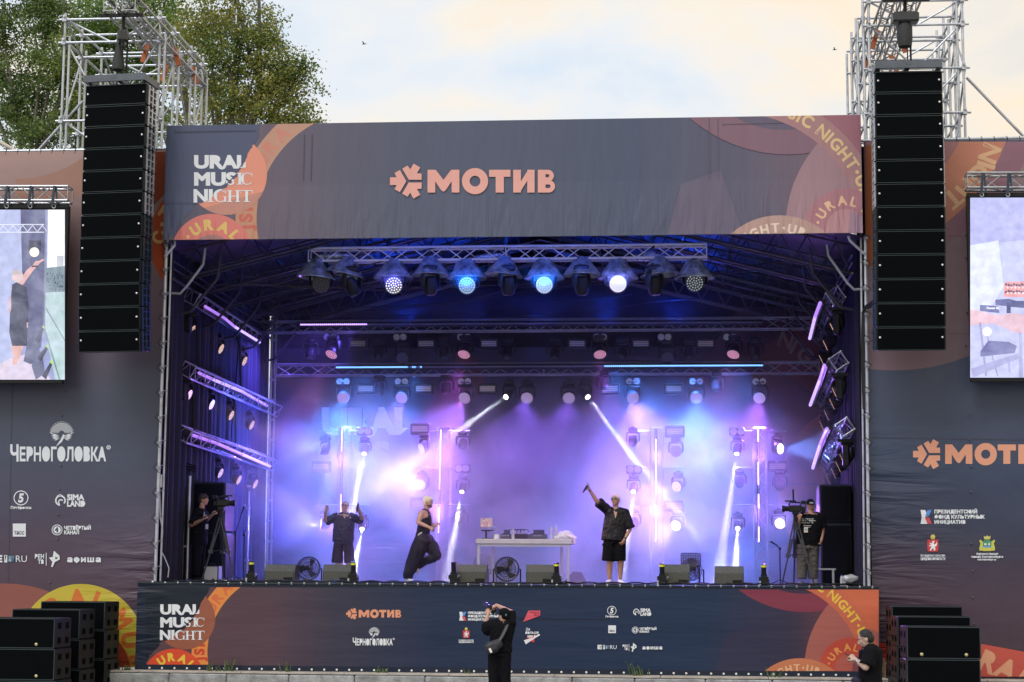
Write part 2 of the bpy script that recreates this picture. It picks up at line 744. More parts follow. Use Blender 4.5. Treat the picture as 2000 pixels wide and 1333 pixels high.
class Print:
    """flat print on one banner: layers of shapes, each a hair in front of the one below, clipped to the banner"""

    def __init__(s, parent, Y, rect, kind, key, k=1.0, ox=0, oy=0, sc=1.0, ax=0, ay=0, emis=0):
        s.parent, s.Y, s.rect, s.kind, s.key, s.k = parent, Y, rect, kind, key, k
        s.layer = 1
        s.map = (ax, ay, ox, oy, sc)
        s.emis = emis

    def put(s, polys, col, name='print_shape', half=None, raw=False, extra=None, ramp=None, axis=0, rough=.42):
        ax, ay, ox, oy, sc = s.map
        if not raw:
            polys = [[(ox + (x - ax) * sc, oy + (y - ay) * sc) for x, y in q] for q in polys]
        x0, y0, x1, y1 = s.rect
        res = []
        for q in polys:
            for h in [(-1, 0, -x0), (1, 0, x1), (0, -1, -y0), (0, 1, y1)] + (half or []):
                q = clip_half(q, *h)
                if len(q) < 3:
                    break
            if len(q) >= 3:
                res.append(q)
        if not res:
            return None
        y = s.Y - s.layer * .0006
        s.layer += 1
        mb = MB()
        idx = {}
        fs = []
        for q in res:
            f = []
            for p in q:
                kk = (round(p[0], 3), round(p[1], 3))
                if kk not in idx:
                    idx[kk] = len(mb.v)
                    mb.v.append(P(p[0], p[1], y))
                f.append(idx[kk])
            g = []
            for i in f:
                if not g or g[-1] != i:
                    g.append(i)
            if len(g) > 1 and g[0] == g[-1]:
                g.pop()
            if len(g) >= 3 and len(set(g)) == len(g):
                n = (mb.v[g[1]] - mb.v[g[0]]).cross(mb.v[g[2]] - mb.v[g[0]])
                if n.y > 0:
                    g.reverse()
                fs.append(tuple(g))
        mb.f = fs
        mb.m = [0] * len(fs)
        if s.emis:
            m = screen_mat('%s_%d_%d_%d' % (s.key, *col), srgb(col), s.emis)
        else:
            m = vinyl('%s_%d_%d_%d_%s' % (s.key, *col, 'r' if ramp else ''), col, s.kind, k=s.k, ramp=ramp, axis=axis, rough=rough)
        return mb.build(name, m, s.parent)
# ---------------------------------------------------------------- ground, kerb
GZ = -.22


def ground():
    mb = MB()
    mb.add([(-60, -60, GZ), (60, -60, GZ), (60, -1.0, GZ), (-60, -1.0, GZ)], [(0, 1, 2, 3)])
    mb.add([(-400, -1.0, GZ - .03), (400, -1.0, GZ - .03), (400, 800, GZ - .03), (-400, 800, GZ - .03)], [(0, 1, 2, 3)])
    mb.add([(-400, -400, GZ - .03), (400, -400, GZ - .03), (400, -60, GZ - .03), (-400, -60, GZ - .03)], [(0, 1, 2, 3)])
    mb.add([(-400, -60, GZ - .03), (-60, -60, GZ - .03), (-60, -1, GZ - .03), (-400, -1, GZ - .03)], [(0, 1, 2, 3)])
    mb.add([(60, -60, GZ - .03), (400, -60, GZ - .03), (400, -1, GZ - .03), (60, -1, GZ - .03)], [(0, 1, 2, 3)])
    o = mb.build('ground', mat('stone_paving', (.27, .27, .265), .85, bump=.6, bscale=60, var=.25, vscale=3))
    tag(o, kind='structure')
    st = mat('granite', (.30, .32, .335), .8, bump=.9, bscale=25, var=.35, vscale=5)
    k = bpy.data.objects.new('kerb', None)
    COL.objects.link(k)
    tag(k, 'weathered granite kerb of long blocks below the stage skirt', kind='structure')
    zt = P(1000, 1322, -.75).z
    x = -15
    r = random.Random(3)
    i = 0
    while x < 15:
        L = 1.1 + r.random() * .35
        mb = MB()
        mb.bbox((x + L / 2, -.62 + r.random() * .012, (zt + GZ) / 2 - r.random() * .01), (L - .012, .5, zt - GZ), b=.02)
        mb.build('stone_block', st, k)
        x += L
    # pale coping boards lying on the kerb under the skirt
    mb = MB()
    cp = mat('pale_coping', (.42, .39, .36), .8, var=.2)
    x = -15
    while x < 15:
        mb = MB()
        L = 2.0
        mb.bbox((x + L / 2, -.60, zt + .022), (L - .01, .46, .035), b=.006)
        mb.build('coping_slab', cp, k)
        x += L
    # soil strip between kerb and stage
    # weeds growing on the kerb
    gr = mat('weed_green', (.07, .11, .03), .7, var=.3)
    mb = MB()
    for px, n, hgt in ((410, 9, .22), (440, 10, .3), (425, 8, .12), (553, 5, .25), (915, 3, .15), (1232, 6, .3), (1255, 6, .25), (240, 14, .12), (745, 10, .12), (1512, 8, .22), (1780, 6, .1)):
        c = P(px, 1318, -.85)
        for j in range(n):
            a = r.random() * 2 * PI
            b = Vector((c.x + r.uniform(-.12, .12), -.66 + r.uniform(-.1, .05), zt + .02))
            h = hgt * r.uniform(.5, 1)
            t = b + Vector((math.cos(a) * h * .4, math.sin(a) * h * .4, h))
            s = Vector((.012, 0, 0))
            mid = (b + t) / 2 + Vector((0, 0, h * .15))
            mb.add([b - s, b + s, mid + s * .8, mid - s * .8, t], [(0, 1, 2, 3), (3, 2, 4)])
            for q in range(2):
                lp = b.lerp(t, r.uniform(.4, .95))
                d = Vector((r.uniform(-1, 1), r.uniform(-1, 1), r.uniform(-.2, .8))).normalized() * .05
                e = d.cross(Vector((0, 0, 1))).normalized() * .014
                mb.add([lp, lp + d * .5 + e, lp + d, lp + d * .5 - e], [(0, 1, 2, 3)])
    for j in range(500):
        px = r.choice([240, 330, 405, 440, 745, 900, 1080, 1190, 1370, 1440, 1700, 1950]) + r.gauss(0, 22)
        c = P(px, 1333, -.87)
        b = Vector((c.x, -.875 - r.random() * .05, GZ))
        t = b + Vector((r.uniform(-.06, .06), r.uniform(-.05, .02), r.uniform(.3, .52)))
        s = Vector((.011, 0, 0))
        mb.add([b - s, b + s, t], [(0, 1, 2)])
    o = mb.build('weeds', gr)
    tag(o, kind='stuff')


ground()

# ---------------------------------------------------------------- banner artwork
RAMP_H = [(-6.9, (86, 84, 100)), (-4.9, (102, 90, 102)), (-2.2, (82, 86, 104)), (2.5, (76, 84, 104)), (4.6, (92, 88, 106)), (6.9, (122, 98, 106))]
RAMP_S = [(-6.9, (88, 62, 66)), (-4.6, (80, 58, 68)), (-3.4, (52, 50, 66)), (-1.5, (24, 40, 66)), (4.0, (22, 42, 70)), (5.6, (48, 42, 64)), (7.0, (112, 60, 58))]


def merge(a, b, t):
    return tuple(int(x + (y - x) * t) for x, y in zip(a, b))


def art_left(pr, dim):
    """torn-paper motif; colours paled on the header for light shining through it, saturated on the skirt (dim = 1)"""
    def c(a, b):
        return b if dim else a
    ic, ir = circ3((608, 245), (523.6, 333.7), (504.6, 467))
    band = ring_polys(ic, ir, ir + 41, 120, 260, 90)
    pr.put(band, c((186, 136, 108), (216, 132, 62)), 'print_ring', half=[(0, -1, -370)])
    pr.put(band, c((184, 140, 118), (200, 124, 78)), 'print_ring', half=[(0, 1, 370)])
    t = arc_text('URA', ic, ir + 9, 25, 207, bold=.05)
    pr.put(t, c((196, 128, 112), (206, 104, 62)), 'print_lettering')
    t = arc_text('JSIC', ic, ir + 9, 24, 174, bold=.07)
    pr.put(t, c((190, 100, 84), (190, 66, 40)), 'print_lettering')
    dc, dr = circ3((494.7, 282), (520, 326), (437, 420))
    pr.put(ring_polys(dc, 0, dr), c((218, 142, 118), (226, 116, 66)), 'print_disc')
    # lower part of the disc, darker brown
    pr.put(ring_polys(dc, 0, dr), c((186, 132, 116), (146, 84, 62)), 'print_disc', half=[(-.28, -1, -518)])
    cc, r_ = circ3((347, 454), (413.6, 418), (482, 456))
    pr.put(ring_polys(cc, 0, r_), c((206, 118, 108), (206, 70, 40)), 'print_disc')
    hc, hr = circ3((388, 467), (413.6, 459), (439, 467))
    pr.put(ring_polys(hc, 0, hr), c((158, 116, 112), (100, 60, 56)), 'print_disc')
    pr.put(arc_text('·URAL M', cc, r_ - 31, 19, -148, bold=.08), c((214, 178, 104), (222, 184, 62)), 'print_lettering')
    # torn dark sheet
    rnd = random.Random(5)
    key = [(506, 240), (505, 262), (503, 272), (496, 281), (490, 290), (486, 296), (482, 309), (474, 322), (470, 331), (462, 345), (450, 357), (441, 367), (434, 371), (424, 378), (412, 383), (404, 392), (392, 397), (380, 399), (375, 411), (362, 424), (352, 434), (347, 446), (341, 452), (336, 459), (326, 464), (318, 468)]
    edge = []
    for i in range(len(key) - 1):
        a, b = key[i], key[i + 1]
        n = 4
        for j in range(n):
            t = j / n
            edge.append((a[0] + (b[0] - a[0]) * t + rnd.uniform(-1.1, 1.1), a[1] + (b[1] - a[1]) * t + rnd.uniform(-1.1, 1.1)))
    edge.append(key[-1])
    X0 = 200
    quads = [[(X0, edge[i][1]), edge[i], edge[i + 1], (X0, edge[i + 1][1])] for i in range(len(edge) - 1) if edge[i + 1][1] > edge[i][1]]
    quads.append([(X0, 200), (506, 200), (506, 240.5), (X0, 240.5)])
    quads.append([(X0, 468), (318, 468), (300, 520), (X0, 520)])
    pr.put(quads, c((78, 84, 108), (16, 26, 40)), 'torn_paper_print')
    W = (226, 226, 240)
    rows = [('URAL', 328, 379, 108), ('MUSIC', 362, 379, 118), ('NIGHT', 395, 377, 118)]
    # bold sans words end where the sheet is torn
    hb = (1.04, 1, 1.04 * 480 + 318)
    pr.put(text_polys('URAL', 379, 328, 23, .075, 105), W, 'print_lettering', half=[pr_half(pr, (1.5, 1, 1.5 * 467 + 328))])
    pr.put(text_polys('MUS', 379, 361.5, 23, .075, 83), W, 'print_lettering', half=[pr_half(pr, (1.0, 1, 440 + 361))])
    pr.put(text_polys('NIG', 378, 394.5, 23, .075, 66), W, 'print_lettering', half=[pr_half(pr, (.75, 1, .75 * 402 + 394.5))])
    # serif letters on the far side of the tear
    pr.put([[(467, 328), (474, 325), (478, 318), (480, 316), (480, 328)]], W, 'print_lettering')
    pr.put(serif('I', 461, 361, 14.5, 23) + serif('C', 470.5, 361, 24, 23), W, 'print_lettering')
    pr.put(serif('S', 444, 361, 14, 23), W, 'print_lettering', half=[pr_half(pr, (-1, -1, -(447 + 357)))])
    pr.put(serif('I', 404, 395, 14, 23) + serif('G', 418, 395, 25, 23), W, 'print_lettering', half=[pr_half(pr, (-.8, -1, -(.8 * 420 + 380)))])
    pr.put(serif('H', 444, 395, 25, 23) + serif('T', 470, 395, 23.5, 23), W, 'print_lettering')


def pr_half(pr, h):
    """half plane given in motif coordinates -> banner coordinates"""
    ax, ay, ox, oy, sc = pr.map
    a, b, c = h
    # x = ax + (X - ox) / sc
    return (a / sc, b / sc, c - a * ax - b * ay + (a * ox + b * oy) / sc)


def serif(ch, x, y, w, h):
    """a few hand drawn serif capitals (photo coordinates, baseline y)"""
    def R(x0, y0, x1, y1):
        return [(x + x0 * w, y - y0 * h), (x + x1 * w, y - y0 * h), (x + x1 * w, y - y1 * h), (x + x0 * w, y - y1 * h)]
    q = .075
    if ch == 'I':
        pl = [R(.32, 0, .68, 1), R(.08, 0, .92, q), R(.08, 1 - q, .92, 1)]
    elif ch == 'H':
        pl = [R(.10, 0, .30, 1), R(.70, 0, .90, 1), R(.29, .46, .71, .535), R(0, 0, .38, q), R(.62, 0, 1, q), R(0, 1 - q, .38, 1), R(.62, 1 - q, 1, 1)]
    elif ch == 'T':
        pl = [R(.39, 0, .61, 1), R(.26, 0, .74, q), R(0, 1 - q, 1, 1), [(x, y - h), (x + .06 * w, y - h), (x + .02 * w, y - .74 * h), (x - .02 * w, y - .74 * h)], [(x + w, y - h), (x + .94 * w, y - h), (x + .98 * w, y - .74 * h), (x + 1.02 * w, y - .74 * h)]]
    else:
        pl = []
        n = 40
        for i in range(n):
            a0, a1 = [math.radians(42 + (318 - 42) * t / n) for t in (i, i + 1)]

            def pt(a, inner):
                k = abs(math.cos(a)) ** 1.5 if math.cos(a) < 0 else 0
                th = .07 + .17 * k
                rr = .5 - (th if inner else 0)
                ry = .515 - (.07 + .02 * k if inner else 0)
                return (x + w * (.5 + rr * math.cos(a)), y - h * (.5 + ry * math.sin(a)))
            pl.append([pt(a0, 0), pt(a1, 0), pt(a1, 1), pt(a0, 1)])
        if ch == 'C':
            pl += [R(.88, .66, .93, 1.0)]
        if ch == 'G':
            pl += [R(.80, .02, .95, .46), R(.66, .42, 1.06, .46), R(.88, .7, .93, 1.0)]
        if ch == 'S':
            pl = []
            pts = [(.92, .82), (.72, .97), (.45, 1.0), (.18, .85), (.15, .68), (.4, .54), (.7, .42), (.9, .25), (.75, .06), (.45, -.01), (.1, .1), (.06, .24)]
            for i in range(len(pts) - 1):
                (a, b), (c, d) = pts[i], pts[i + 1]
                L = math.hypot(c - a, d - b)
                t = .06 + (.055 if 4 <= i <= 7 else 0)
                nx, ny = -(d - b) / L * t, (c - a) / L * t
                pl.append([(x + w * (a + nx), y - h * (b + ny)), (x + w * (c + nx), y - h * (d + ny)), (x + w * (c - nx), y - h * (d - ny)), (x + w * (a - nx), y - h * (b - ny))])
    v, f = union(pl)
    return [[v[i] for i in t] for t in f]


def art_right(pr, dim):
    def c(a, b):
        return b if dim else a
    # rose crescent
    oc, orr = circ3((1384, 258), (1540, 302), (1620, 290))
    pr.put(ring_polys(oc, 0, orr, n=128), c((128, 98, 110), (122, 48, 66)), 'print_disc', half=[(0, -1, -150)])
    ic, ir = circ3((1436, 229), (1530, 254), (1600, 240))
    pr.put(ring_polys(ic, 0, ir, n=128), c((98, 90, 108), (56, 40, 62)), 'print_disc')
    pr.put([[(1408, 333), (1447, 440), (1447, 475), (1300, 475), (1330, 360)]], c((100, 92, 110), (42, 42, 66)), 'print_wedge')
    # large pale disc with the lettered ring
    dc, dr = circ3((1582.6, 298.8), (1560, 336), (1535.3, 420.6))
    pr.put(ring_polys(dc, 0, dr, n=160), c((154, 122, 128), (158, 88, 78)), 'print_disc')
    pr.put([[(1592, 215), (1800, 215), (1800, 400), (1700, 340), (1664, 281)]], c((154, 102, 112), (196, 98, 66)), 'print_corner')
    RC, RR = circ3((1490.7, 227.5), (1584.5, 270.7), (1662.4, 366.3))
    R2 = math.hypot(1642.7 - RC[0], 257.5 - RC[1])
    pr.put(ring_polys(RC, RR, R2, -100, 40, 120), c((164, 122, 122), (190, 96, 68)), 'print_ring')
    pr.put(arc_text('SIC NIGHT·URAL', RC, RR + 13, 22, circ_ang(RC, (1535, 236)), bold=.05, step=.93), c((216, 184, 132), (222, 178, 62)), 'print_lettering')
    cc, r_ = (1651, 447), 79
    pr.put(ring_polys(cc, 0, r_), c((166, 114, 122), (180, 68, 52)), 'print_disc')
    pr.put(ring_polys(cc, 0, 38), c((180, 132, 134), (168, 84, 70)), 'print_disc')
    pr.put([[(1661, 411), (1655, 480), (1730, 480), (1730, 447)]], c((156, 122, 136), (120, 62, 66)), 'print_wedge', half=[pr_half(pr, (0, 1, 470))])
    pr.put(arc_text('·URAL M', cc, 46, 17.5, -172, bold=.05), c((222, 176, 140), (216, 140, 72)), 'print_lettering')
    cc, r_ = circ3((1428, 457), (1520, 421), (1616, 457))
    pr.put(ring_polys(cc, 0, r_, n=128), c((176, 142, 132), (188, 112, 76)), 'print_disc')
    pr.put(arc_text('IGHT·URAL', cc, r_ - 33, 17, -124, bold=.06), c((224, 198, 176), (214, 168, 128)), 'print_lettering')


def circ_ang(c, p):
    return math.degrees(math.atan2(p[1] - c[1], p[0] - c[0]))


def motiv(pr, x, y, h, col):
    """star of three arrows and the heavy word МОТИВ; (x, y) = left end and baseline of the word, h = cap height"""
    def poly(pts):
        return [(x + a * h, y - b * h) for a, b in pts]

    def uni(qs):
        v, f = union(qs)
        return [[v[i] for i in t] for t in f]
    polys = uni([poly([(0, 0), (.34, 0), (.34, 1), (0, 1)]), poly([(1.06, 0), (1.40, 0), (1.40, 1), (1.06, 1)]),
                 poly([(0, 1), (.36, 1), (.90, .30), (.70, .03), (.6, .10)]), poly([(1.40, 1), (1.04, 1), (.50, .30), (.70, .03), (.80, .10)])])
    polys += ring_polys((x + 2.085 * h, y - .5 * h), .235 * h, .575 * h, n=48)
    polys += [poly(q) for q in ([(2.70, .69), (3.64, .69), (3.64, 1), (2.70, 1)], [(2.99, 0), (3.35, 0), (3.35, .69), (2.99, .69)])]
    polys += uni([poly([(3.76, 0), (4.10, 0), (4.10, 1), (3.76, 1)]), poly([(4.38, 0), (4.70, 0), (4.70, 1), (4.38, 1)]), poly([(3.78, .0), (4.05, .0), (4.68, 1), (4.42, 1)])])
    bx = 4.84
    q = [poly([(bx, 0), (bx + .34, 0), (bx + .34, 1), (bx, 1)])]
    for (cy0, cy1, wd) in ((.47, 1.0, .44), (0, .55, .48)):
        cyc, hh = (cy0 + cy1) / 2, (cy1 - cy0) / 2
        th = .195
        q += [poly([(bx + .2, cy0), (bx + wd, cy0), (bx + wd, cy0 + th), (bx + .2, cy0 + th)]), poly([(bx + .2, cy1 - th), (bx + wd, cy1 - th), (bx + wd, cy1), (bx + .2, cy1)])]
        for i in range(12):
            a0, a1 = [-PI / 2 + PI * k / 12 for k in (i, i + 1)]
            r0, r1 = max(.03, hh - th), hh
            q.append(poly([(bx + wd + r0 * math.cos(a0), cyc + r0 * math.sin(a0)), (bx + wd + r1 * math.cos(a0), cyc + r1 * math.sin(a0)), (bx + wd + r1 * math.cos(a1), cyc + r1 * math.sin(a1)), (bx + wd + r0 * math.cos(a1), cyc + r0 * math.sin(a1))]))
    polys += uni(q)
    cx, cy0 = x - .86 * h, y - .5 * h
    out = []
    blk = [(.07, 0), (.352, -.49), (.586, -.355), (.496, -.17), (.79, -.17), (.79, .17), (.496, .17), (.586, .355), (.352, .49)]
    for k in range(3):
        a = math.radians(120 * k + 180)
        ca, sa = math.cos(a), math.sin(a)
        out += uni([[(cx + (u * ca - v_ * sa) * h, cy0 + (u * sa + v_ * ca) * h) for u, v_ in blk]])
    pr.put(polys, col, 'print_lettering')
    pr.put(out, col, 'emblem_print')


W2 = (222, 224, 236)


def chernogolovka(pr, x, y, w, h):
    """word with an oversized first letter and a bird with a round fanned tail above"""
    pr.put(text_polys('Ч', x, y, h * 1.16, .05, w * .083) + text_polys('ЕРНОГОЛОВКА', x + w * .094, y, h, .045, w * .856), W2, 'print_lettering')
    c = (x + w * .975, y - h * 1.05)
    pr.put(ring_polys(c, h * .10, h * .17, n=16) + ring_polys(c, 0, h * .05, n=8), W2, 'registered_mark_print')
    c = (x + w * .51, y - h * 2.15)
    q = []
    for k, r in enumerate((.28, .40, .52, .64)):
        q += ring_polys(c, h * (r - .035), h * (r + .03), 185, 355, 30)
    for i in range(17):
        a = math.radians(180 + 180 * i / 16)
        q += ring_polys((c[0] + math.cos(a) * h * .78, c[1] + math.sin(a) * h * .76), 0, h * .065, n=8)
    for i in range(14):
        a = math.radians(184 + 172 * i / 13)
        q += ring_polys((c[0] + math.cos(a) * h * .9, c[1] + math.sin(a) * h * .9), 0, h * .045, n=6)
    pr.put(q, W2, 'bird_tail_print')
    q = []
    for s in (-1, 1):
        for i in range(5):
            a = math.radians(90 + s * (38 + i * 15))
            l = h * (.95 - .04 * i)
            b = (c[0] + s * h * .06, c[1] + h * .25)
            t = (c[0] + math.cos(a) * l, c[1] + h * .1 + math.sin(a) * l * .62)
            d = (t[0] - b[0], t[1] - b[1])
            L = math.hypot(*d)
            n = (-d[1] / L * h * .055, d[0] / L * h * .055)
            m = (b[0] + d[0] * .75, b[1] + d[1] * .75)
            q.append([(b[0] + d[0] * .3, b[1] + d[1] * .3), (m[0] + n[0], m[1] + n[1]), t, (m[0] - n[0], m[1] - n[1])])
    q.append([(c[0] + h * .12, c[1] + h * .05), (c[0] + h * .26, c[1] + h * .2), (c[0] + h * .02, c[1] + h * .66), (c[0] - h * .38, c[1] + h * 1.0), (c[0] - h * .42, c[1] + h * .98), (c[0] - h * .1, c[1] + h * .5)])
    pr.put(q, W2, 'bird_print')


def ring2(c, r, t, n=32):
    return ring_polys(c, r - t, r, n=n)


def five(pr, cx, cy_, r, capt_w, capt_h):
    pr.put(ring2((cx, cy_), r, r * .13) + text_polys('5', cx, cy_ + r * .55, r * 1.1, .07, r * .78, align='c', shear=.15), W2, 'logo_print')
    pr.put(text_polys('Пятёрочка', cx, cy_ + r * 1.48, capt_h, .05, capt_w, align='c'), W2, 'print_lettering')


def simaland(pr, x, y, s):
    """leaf-like swirl and two lines of heavy capitals; (x, y) = left / vertical middle, s = height"""
    c = (x + s * .4, y)
    q = ring_polys(c, s * .3, s * .42, 95, 400, 40) + ring_polys((c[0] + s * .03, c[1] + s * .12), s * .13, s * .22, 120, 330, 24)
    q.append([(c[0] - s * .3, c[1] - s * .36), (c[0] - s * .02, c[1] - s * .5), (c[0] + s * .2, c[1] - s * .38), (c[0], c[1] - s * .34)])
    pr.put(q, W2, 'logo_print')
    pr.put(text_polys('SIMA', x + s * .92, y - s * .04, s * .42, .07, s * 1.36), W2, 'print_lettering')
    pr.put(text_polys('LAND', x + s * .92, y + s * .46, s * .42, .07, s * 1.42), W2, 'print_lettering')


def tass(pr, x, y, s, bg):
    pr.put([[(x, y), (x + s, y), (x + s, y + s), (x, y + s)]], W2, 'logo_print')
    pr.put(text_polys('тасс', x + s * .1, y + s * .84, s * .31, .04, s * .78), bg, 'print_lettering')


def channel4(pr, x, y, r):
    pr.put(ring2((x + r, y), r, r * .14) + ring_polys((x + r, y), 0, r * .68, n=28), W2, 'logo_print')
    pr.put(text_polys('4', x + r * .9, y + r * .42, r * .85, .09, r * .75, align='c'), (62, 68, 88) if pr.key == 'left' else (22, 40, 64), 'print_lettering')
    pr.put(text_polys('ЧЕТВЁРТЫЙ', x + r * 2.3, y - r * .05, r * .62, .07, r * 5.0), W2, 'print_lettering')
    pr.put(text_polys('КАНАЛ', x + r * 2.3, y + r * .78, r * .62, .07, r * 2.8), W2, 'print_lettering')


def e1ru(pr, x, y, h):
    pr.put(text_polys('E1', x, y, h, .08, h * 1.95), W2, 'print_lettering')
    s = h * .46
    for i, (a, b, cc) in enumerate(((0, 0, (120, 150, 170)), (1, 0, (90, 125, 150)), (0, 1, (150, 175, 190)), (1, 1, (70, 100, 125)))):
        pr.put([[(x + h * 2.15 + a * s, y - h * .95 + b * s), (x + h * 2.15 + (a + .94) * s, y - h * .95 + b * s), (x + h * 2.15 + (a + .94) * s, y - h * .95 + (b + .94) * s), (x + h * 2.15 + a * s, y - h * .95 + (b + .94) * s)]], cc, 'logo_square_print')
    pr.put(text_polys('RU', x + h * 3.3, y, h, .0, h * 1.75), W2, 'print_lettering')


def afisha(pr, x, y, h, w):
    q = []
    for ch, a, b in (('а', 0, .16), ('о', .195, .37), ('и', .41, .56), ('ш', .60, .80), ('а', .84, 1)):
        q += text_polys(ch, x + a * w, y, h, .06, (b - a) * w)
    q.append([(x + .265 * w, y - h * .95), (x + .30 * w, y - h * .95), (x + .30 * w, y + h * .22), (x + .265 * w, y + h * .22)])
    v, f = union(q)
    pr.put([[v[i] for i in t] for t in f], W2, 'print_lettering')


def rentv(pr, x, y, h):
    """two short lines, a bar and a star-shaped mark; (x, y) = left, middle"""
    pr.put(text_polys('РЕН', x, y - h * .06, h * .3, .06, h * .72) + text_polys('ТВ', x + h * .24, y + h * .36, h * .3, .06, h * .46), W2, 'print_lettering')
    v = [[(x + h * .86, y - h * .5), (x + h * .92, y - h * .5), (x + h * .92, y + h * .5), (x + h * .86, y + h * .5)]]
    o = (x + h * 1.5, y)
    v += [[(o[0] - h * .4, o[1] - h * .12), (o[0] - h * .1, o[1] - h * .16), (o[0] - h * .02, o[1] - h * .62), (o[0] + h * .08, o[1] - h * .62), (o[0] + h * .12, o[1] + h * .1), (o[0] - h * .1, o[1] + h * .62), (o[0] - h * .22, o[1] + h * .6), (o[0] - h * .14, o[1] + h * .2)],
          [(o[0] + h * .04, o[1] - h * .6), (o[0] + h * .42, o[1] - h * .28), (o[0] + h * .3, o[1] - h * .1), (o[0] + h * .04, o[1] - h * .22)],
          [(o[0] + h * .42, o[1] - h * .28), (o[0] + h * .46, o[1] + h * .02), (o[0] + h * .06, o[1] + h * .24), (o[0] + h * .1, o[1] + h * .04), (o[0] + h * .3, o[1] - h * .08)]]
    vv, f = union(v)
    pr.put([[vv[i] for i in t] for t in f], W2, 'logo_print')


def fond(pr, x, y, s):
    """letter K with blue and red arms and three lines of capitals; (x, y) = top left, s = height of the letter"""
    pr.put([[(x, y), (x + s * .34, y), (x + s * .5, y + s * .46), (x + s * .34, y + s * .5), (x + s * .5, y + s), (x, y + s), (x + s * .08, y + s * .5)]], (224, 224, 232), 'logo_print')
    pr.put([[(x + s * .5, y), (x + s * .8, y), (x + s * .6, y + s * .46), (x + s * .34, y + s * .46)]], (86, 140, 206), 'logo_arm_print')
    pr.put([[(x + s * .3, y + s * .54), (x + s * .62, y + s * .54), (x + s * .82, y + s), (x + s * .5, y + s)]], (206, 84, 92), 'logo_arm_print')
    for i, (t, w_) in enumerate((('ПРЕЗИДЕНТСКИЙ', 3.1), ('ФОНД КУЛЬТУРНЫХ', 3.65), ('ИНИЦИАТИВ', 2.25))):
        pr.put(text_polys(t, x + s * 1.0, y + s * (.24 + .375 * i), s * .235, .07, s * w_), W2, 'print_lettering')


def crest_red(pr, x, y, s, cap=True):
    """red shield with a white beast and a gold crown; (x, y) = top of crown centre, s = shield width"""
    pr.put([[(x - s * .12, y), (x + s * .12, y), (x + s * .22, y + s * .2), (x + s * .16, y + s * .42), (x - s * .16, y + s * .42), (x - s * .22, y + s * .2)]], (206, 190, 96), 'crown_print')
    t = y + s * .46
    pr.put([[(x - s * .5, t), (x + s * .5, t), (x + s * .5, t + s * .95), (x + s * .42, t + s * 1.08), (x + s * .06, t + s * 1.1), (x, t + s * 1.16), (x - s * .06, t + s * 1.1), (x - s * .42, t + s * 1.08), (x - s * .5, t + s * .95)]], (196, 66, 68), 'shield_print')
    b = [(-.05, .12), (.12, .1), (.16, .22), (.06, .3), (.14, .46), (.34, .3), (.3, .14), (.4, .3), (.34, .55), (.16, .66), (.24, .84), (.2, 1.0), (.06, 1.0), (.1, .86), (-.04, .78), (-.16, 1.0), (-.3, .98), (-.2, .78), (-.1, .56), (-.3, .62), (-.32, .52), (-.12, .44), (-.28, .36), (-.26, .28), (-.06, .32)]
    q = [[(x + a * s, t + c * s) for a, c in b]]
    v = [Vector(p) for p in q[0]]
    r = delaunay_2d_cdt(v, [], [list(range(len(v)))[::-1]], 1, 1e-5)
    pr.put([[(r[0][i].x, r[0][i].y) for i in f] for f in r[2]], (232, 228, 236), 'beast_print')
    if cap:
        pr.put(text_polys('ПРИ ПОДДЕРЖКЕ ГУБЕРНАТОРА', x, t + s * 1.55, s * .17, .05, s * 2.25, align='c'), W2, 'print_lettering')
        pr.put(text_polys('СВЕРДЛОВСКОЙ ОБЛАСТИ', x, t + s * 1.86, s * .22, .05, s * 2.25, align='c'), W2, 'print_lettering')


def crest_green(pr, x, y, s):
    pr.put([[(x - s * .26, y), (x - s * .13, y + s * .07), (x, y - s * .03), (x + s * .13, y + s * .07), (x + s * .26, y), (x + s * .22, y + s * .26), (x - s * .22, y + s * .26)]], (206, 196, 108), 'crown_print')
    t = y + s * .26
    for sg in (-1, 1):
        pr.put([[(x + sg * s * .3, t + s * .2), (x + sg * s * .52, t + s * .02), (x + sg * s * .6, t + s * .14), (x + sg * s * .5, t + s * .3), (x + sg * s * .6, t + s * .7), (x + sg * s * .56, t + s * .86), (x + sg * s * .3, t + s * .86)]], (196, 196, 84), 'supporter_print')
    pr.put([[(x - s * .32, t + s * .12), (x, t), (x + s * .32, t + s * .12), (x + s * .32, t + s * .5), (x - s * .32, t + s * .5)]], (70, 140, 96), 'shield_print')
    pr.put([[(x - s * .32, t + s * .5), (x + s * .32, t + s * .5), (x + s * .32, t + s * .62), (x - s * .32, t + s * .62)]], (110, 150, 200), 'shield_print')
    pr.put([[(x - s * .32, t + s * .62), (x + s * .32, t + s * .62), (x + s * .3, t + s * .88), (x - s * .3, t + s * .88)]], (206, 196, 90), 'shield_print')
    pr.put([[(x - s * .22, t + s * .3), (x - s * .04, t + s * .3), (x - s * .04, t + s * .44), (x - s * .22, t + s * .44)], [(x + s * .06, t + s * .44), (x + s * .14, t + s * .2), (x + s * .24, t + s * .44)]], (226, 230, 232), 'shield_print')
    pr.put(text_polys('Администрация', x, t + s * 1.16, s * .15, .05, s * 1.65, align='c') + text_polys('города Екатеринбурга', x, t + s * 1.38, s * .15, .05, s * 2.4, align='c') + text_polys('екатеринбург.рф', x, t + s * 1.58, s * .13, .04, s * 1.45, align='c'), W2, 'print_lettering')


def banner_thing(name, label, cat):
    return thing(name, label, cat, (0, 0, 0))


def bquad(px, Y, n=1):
    pass


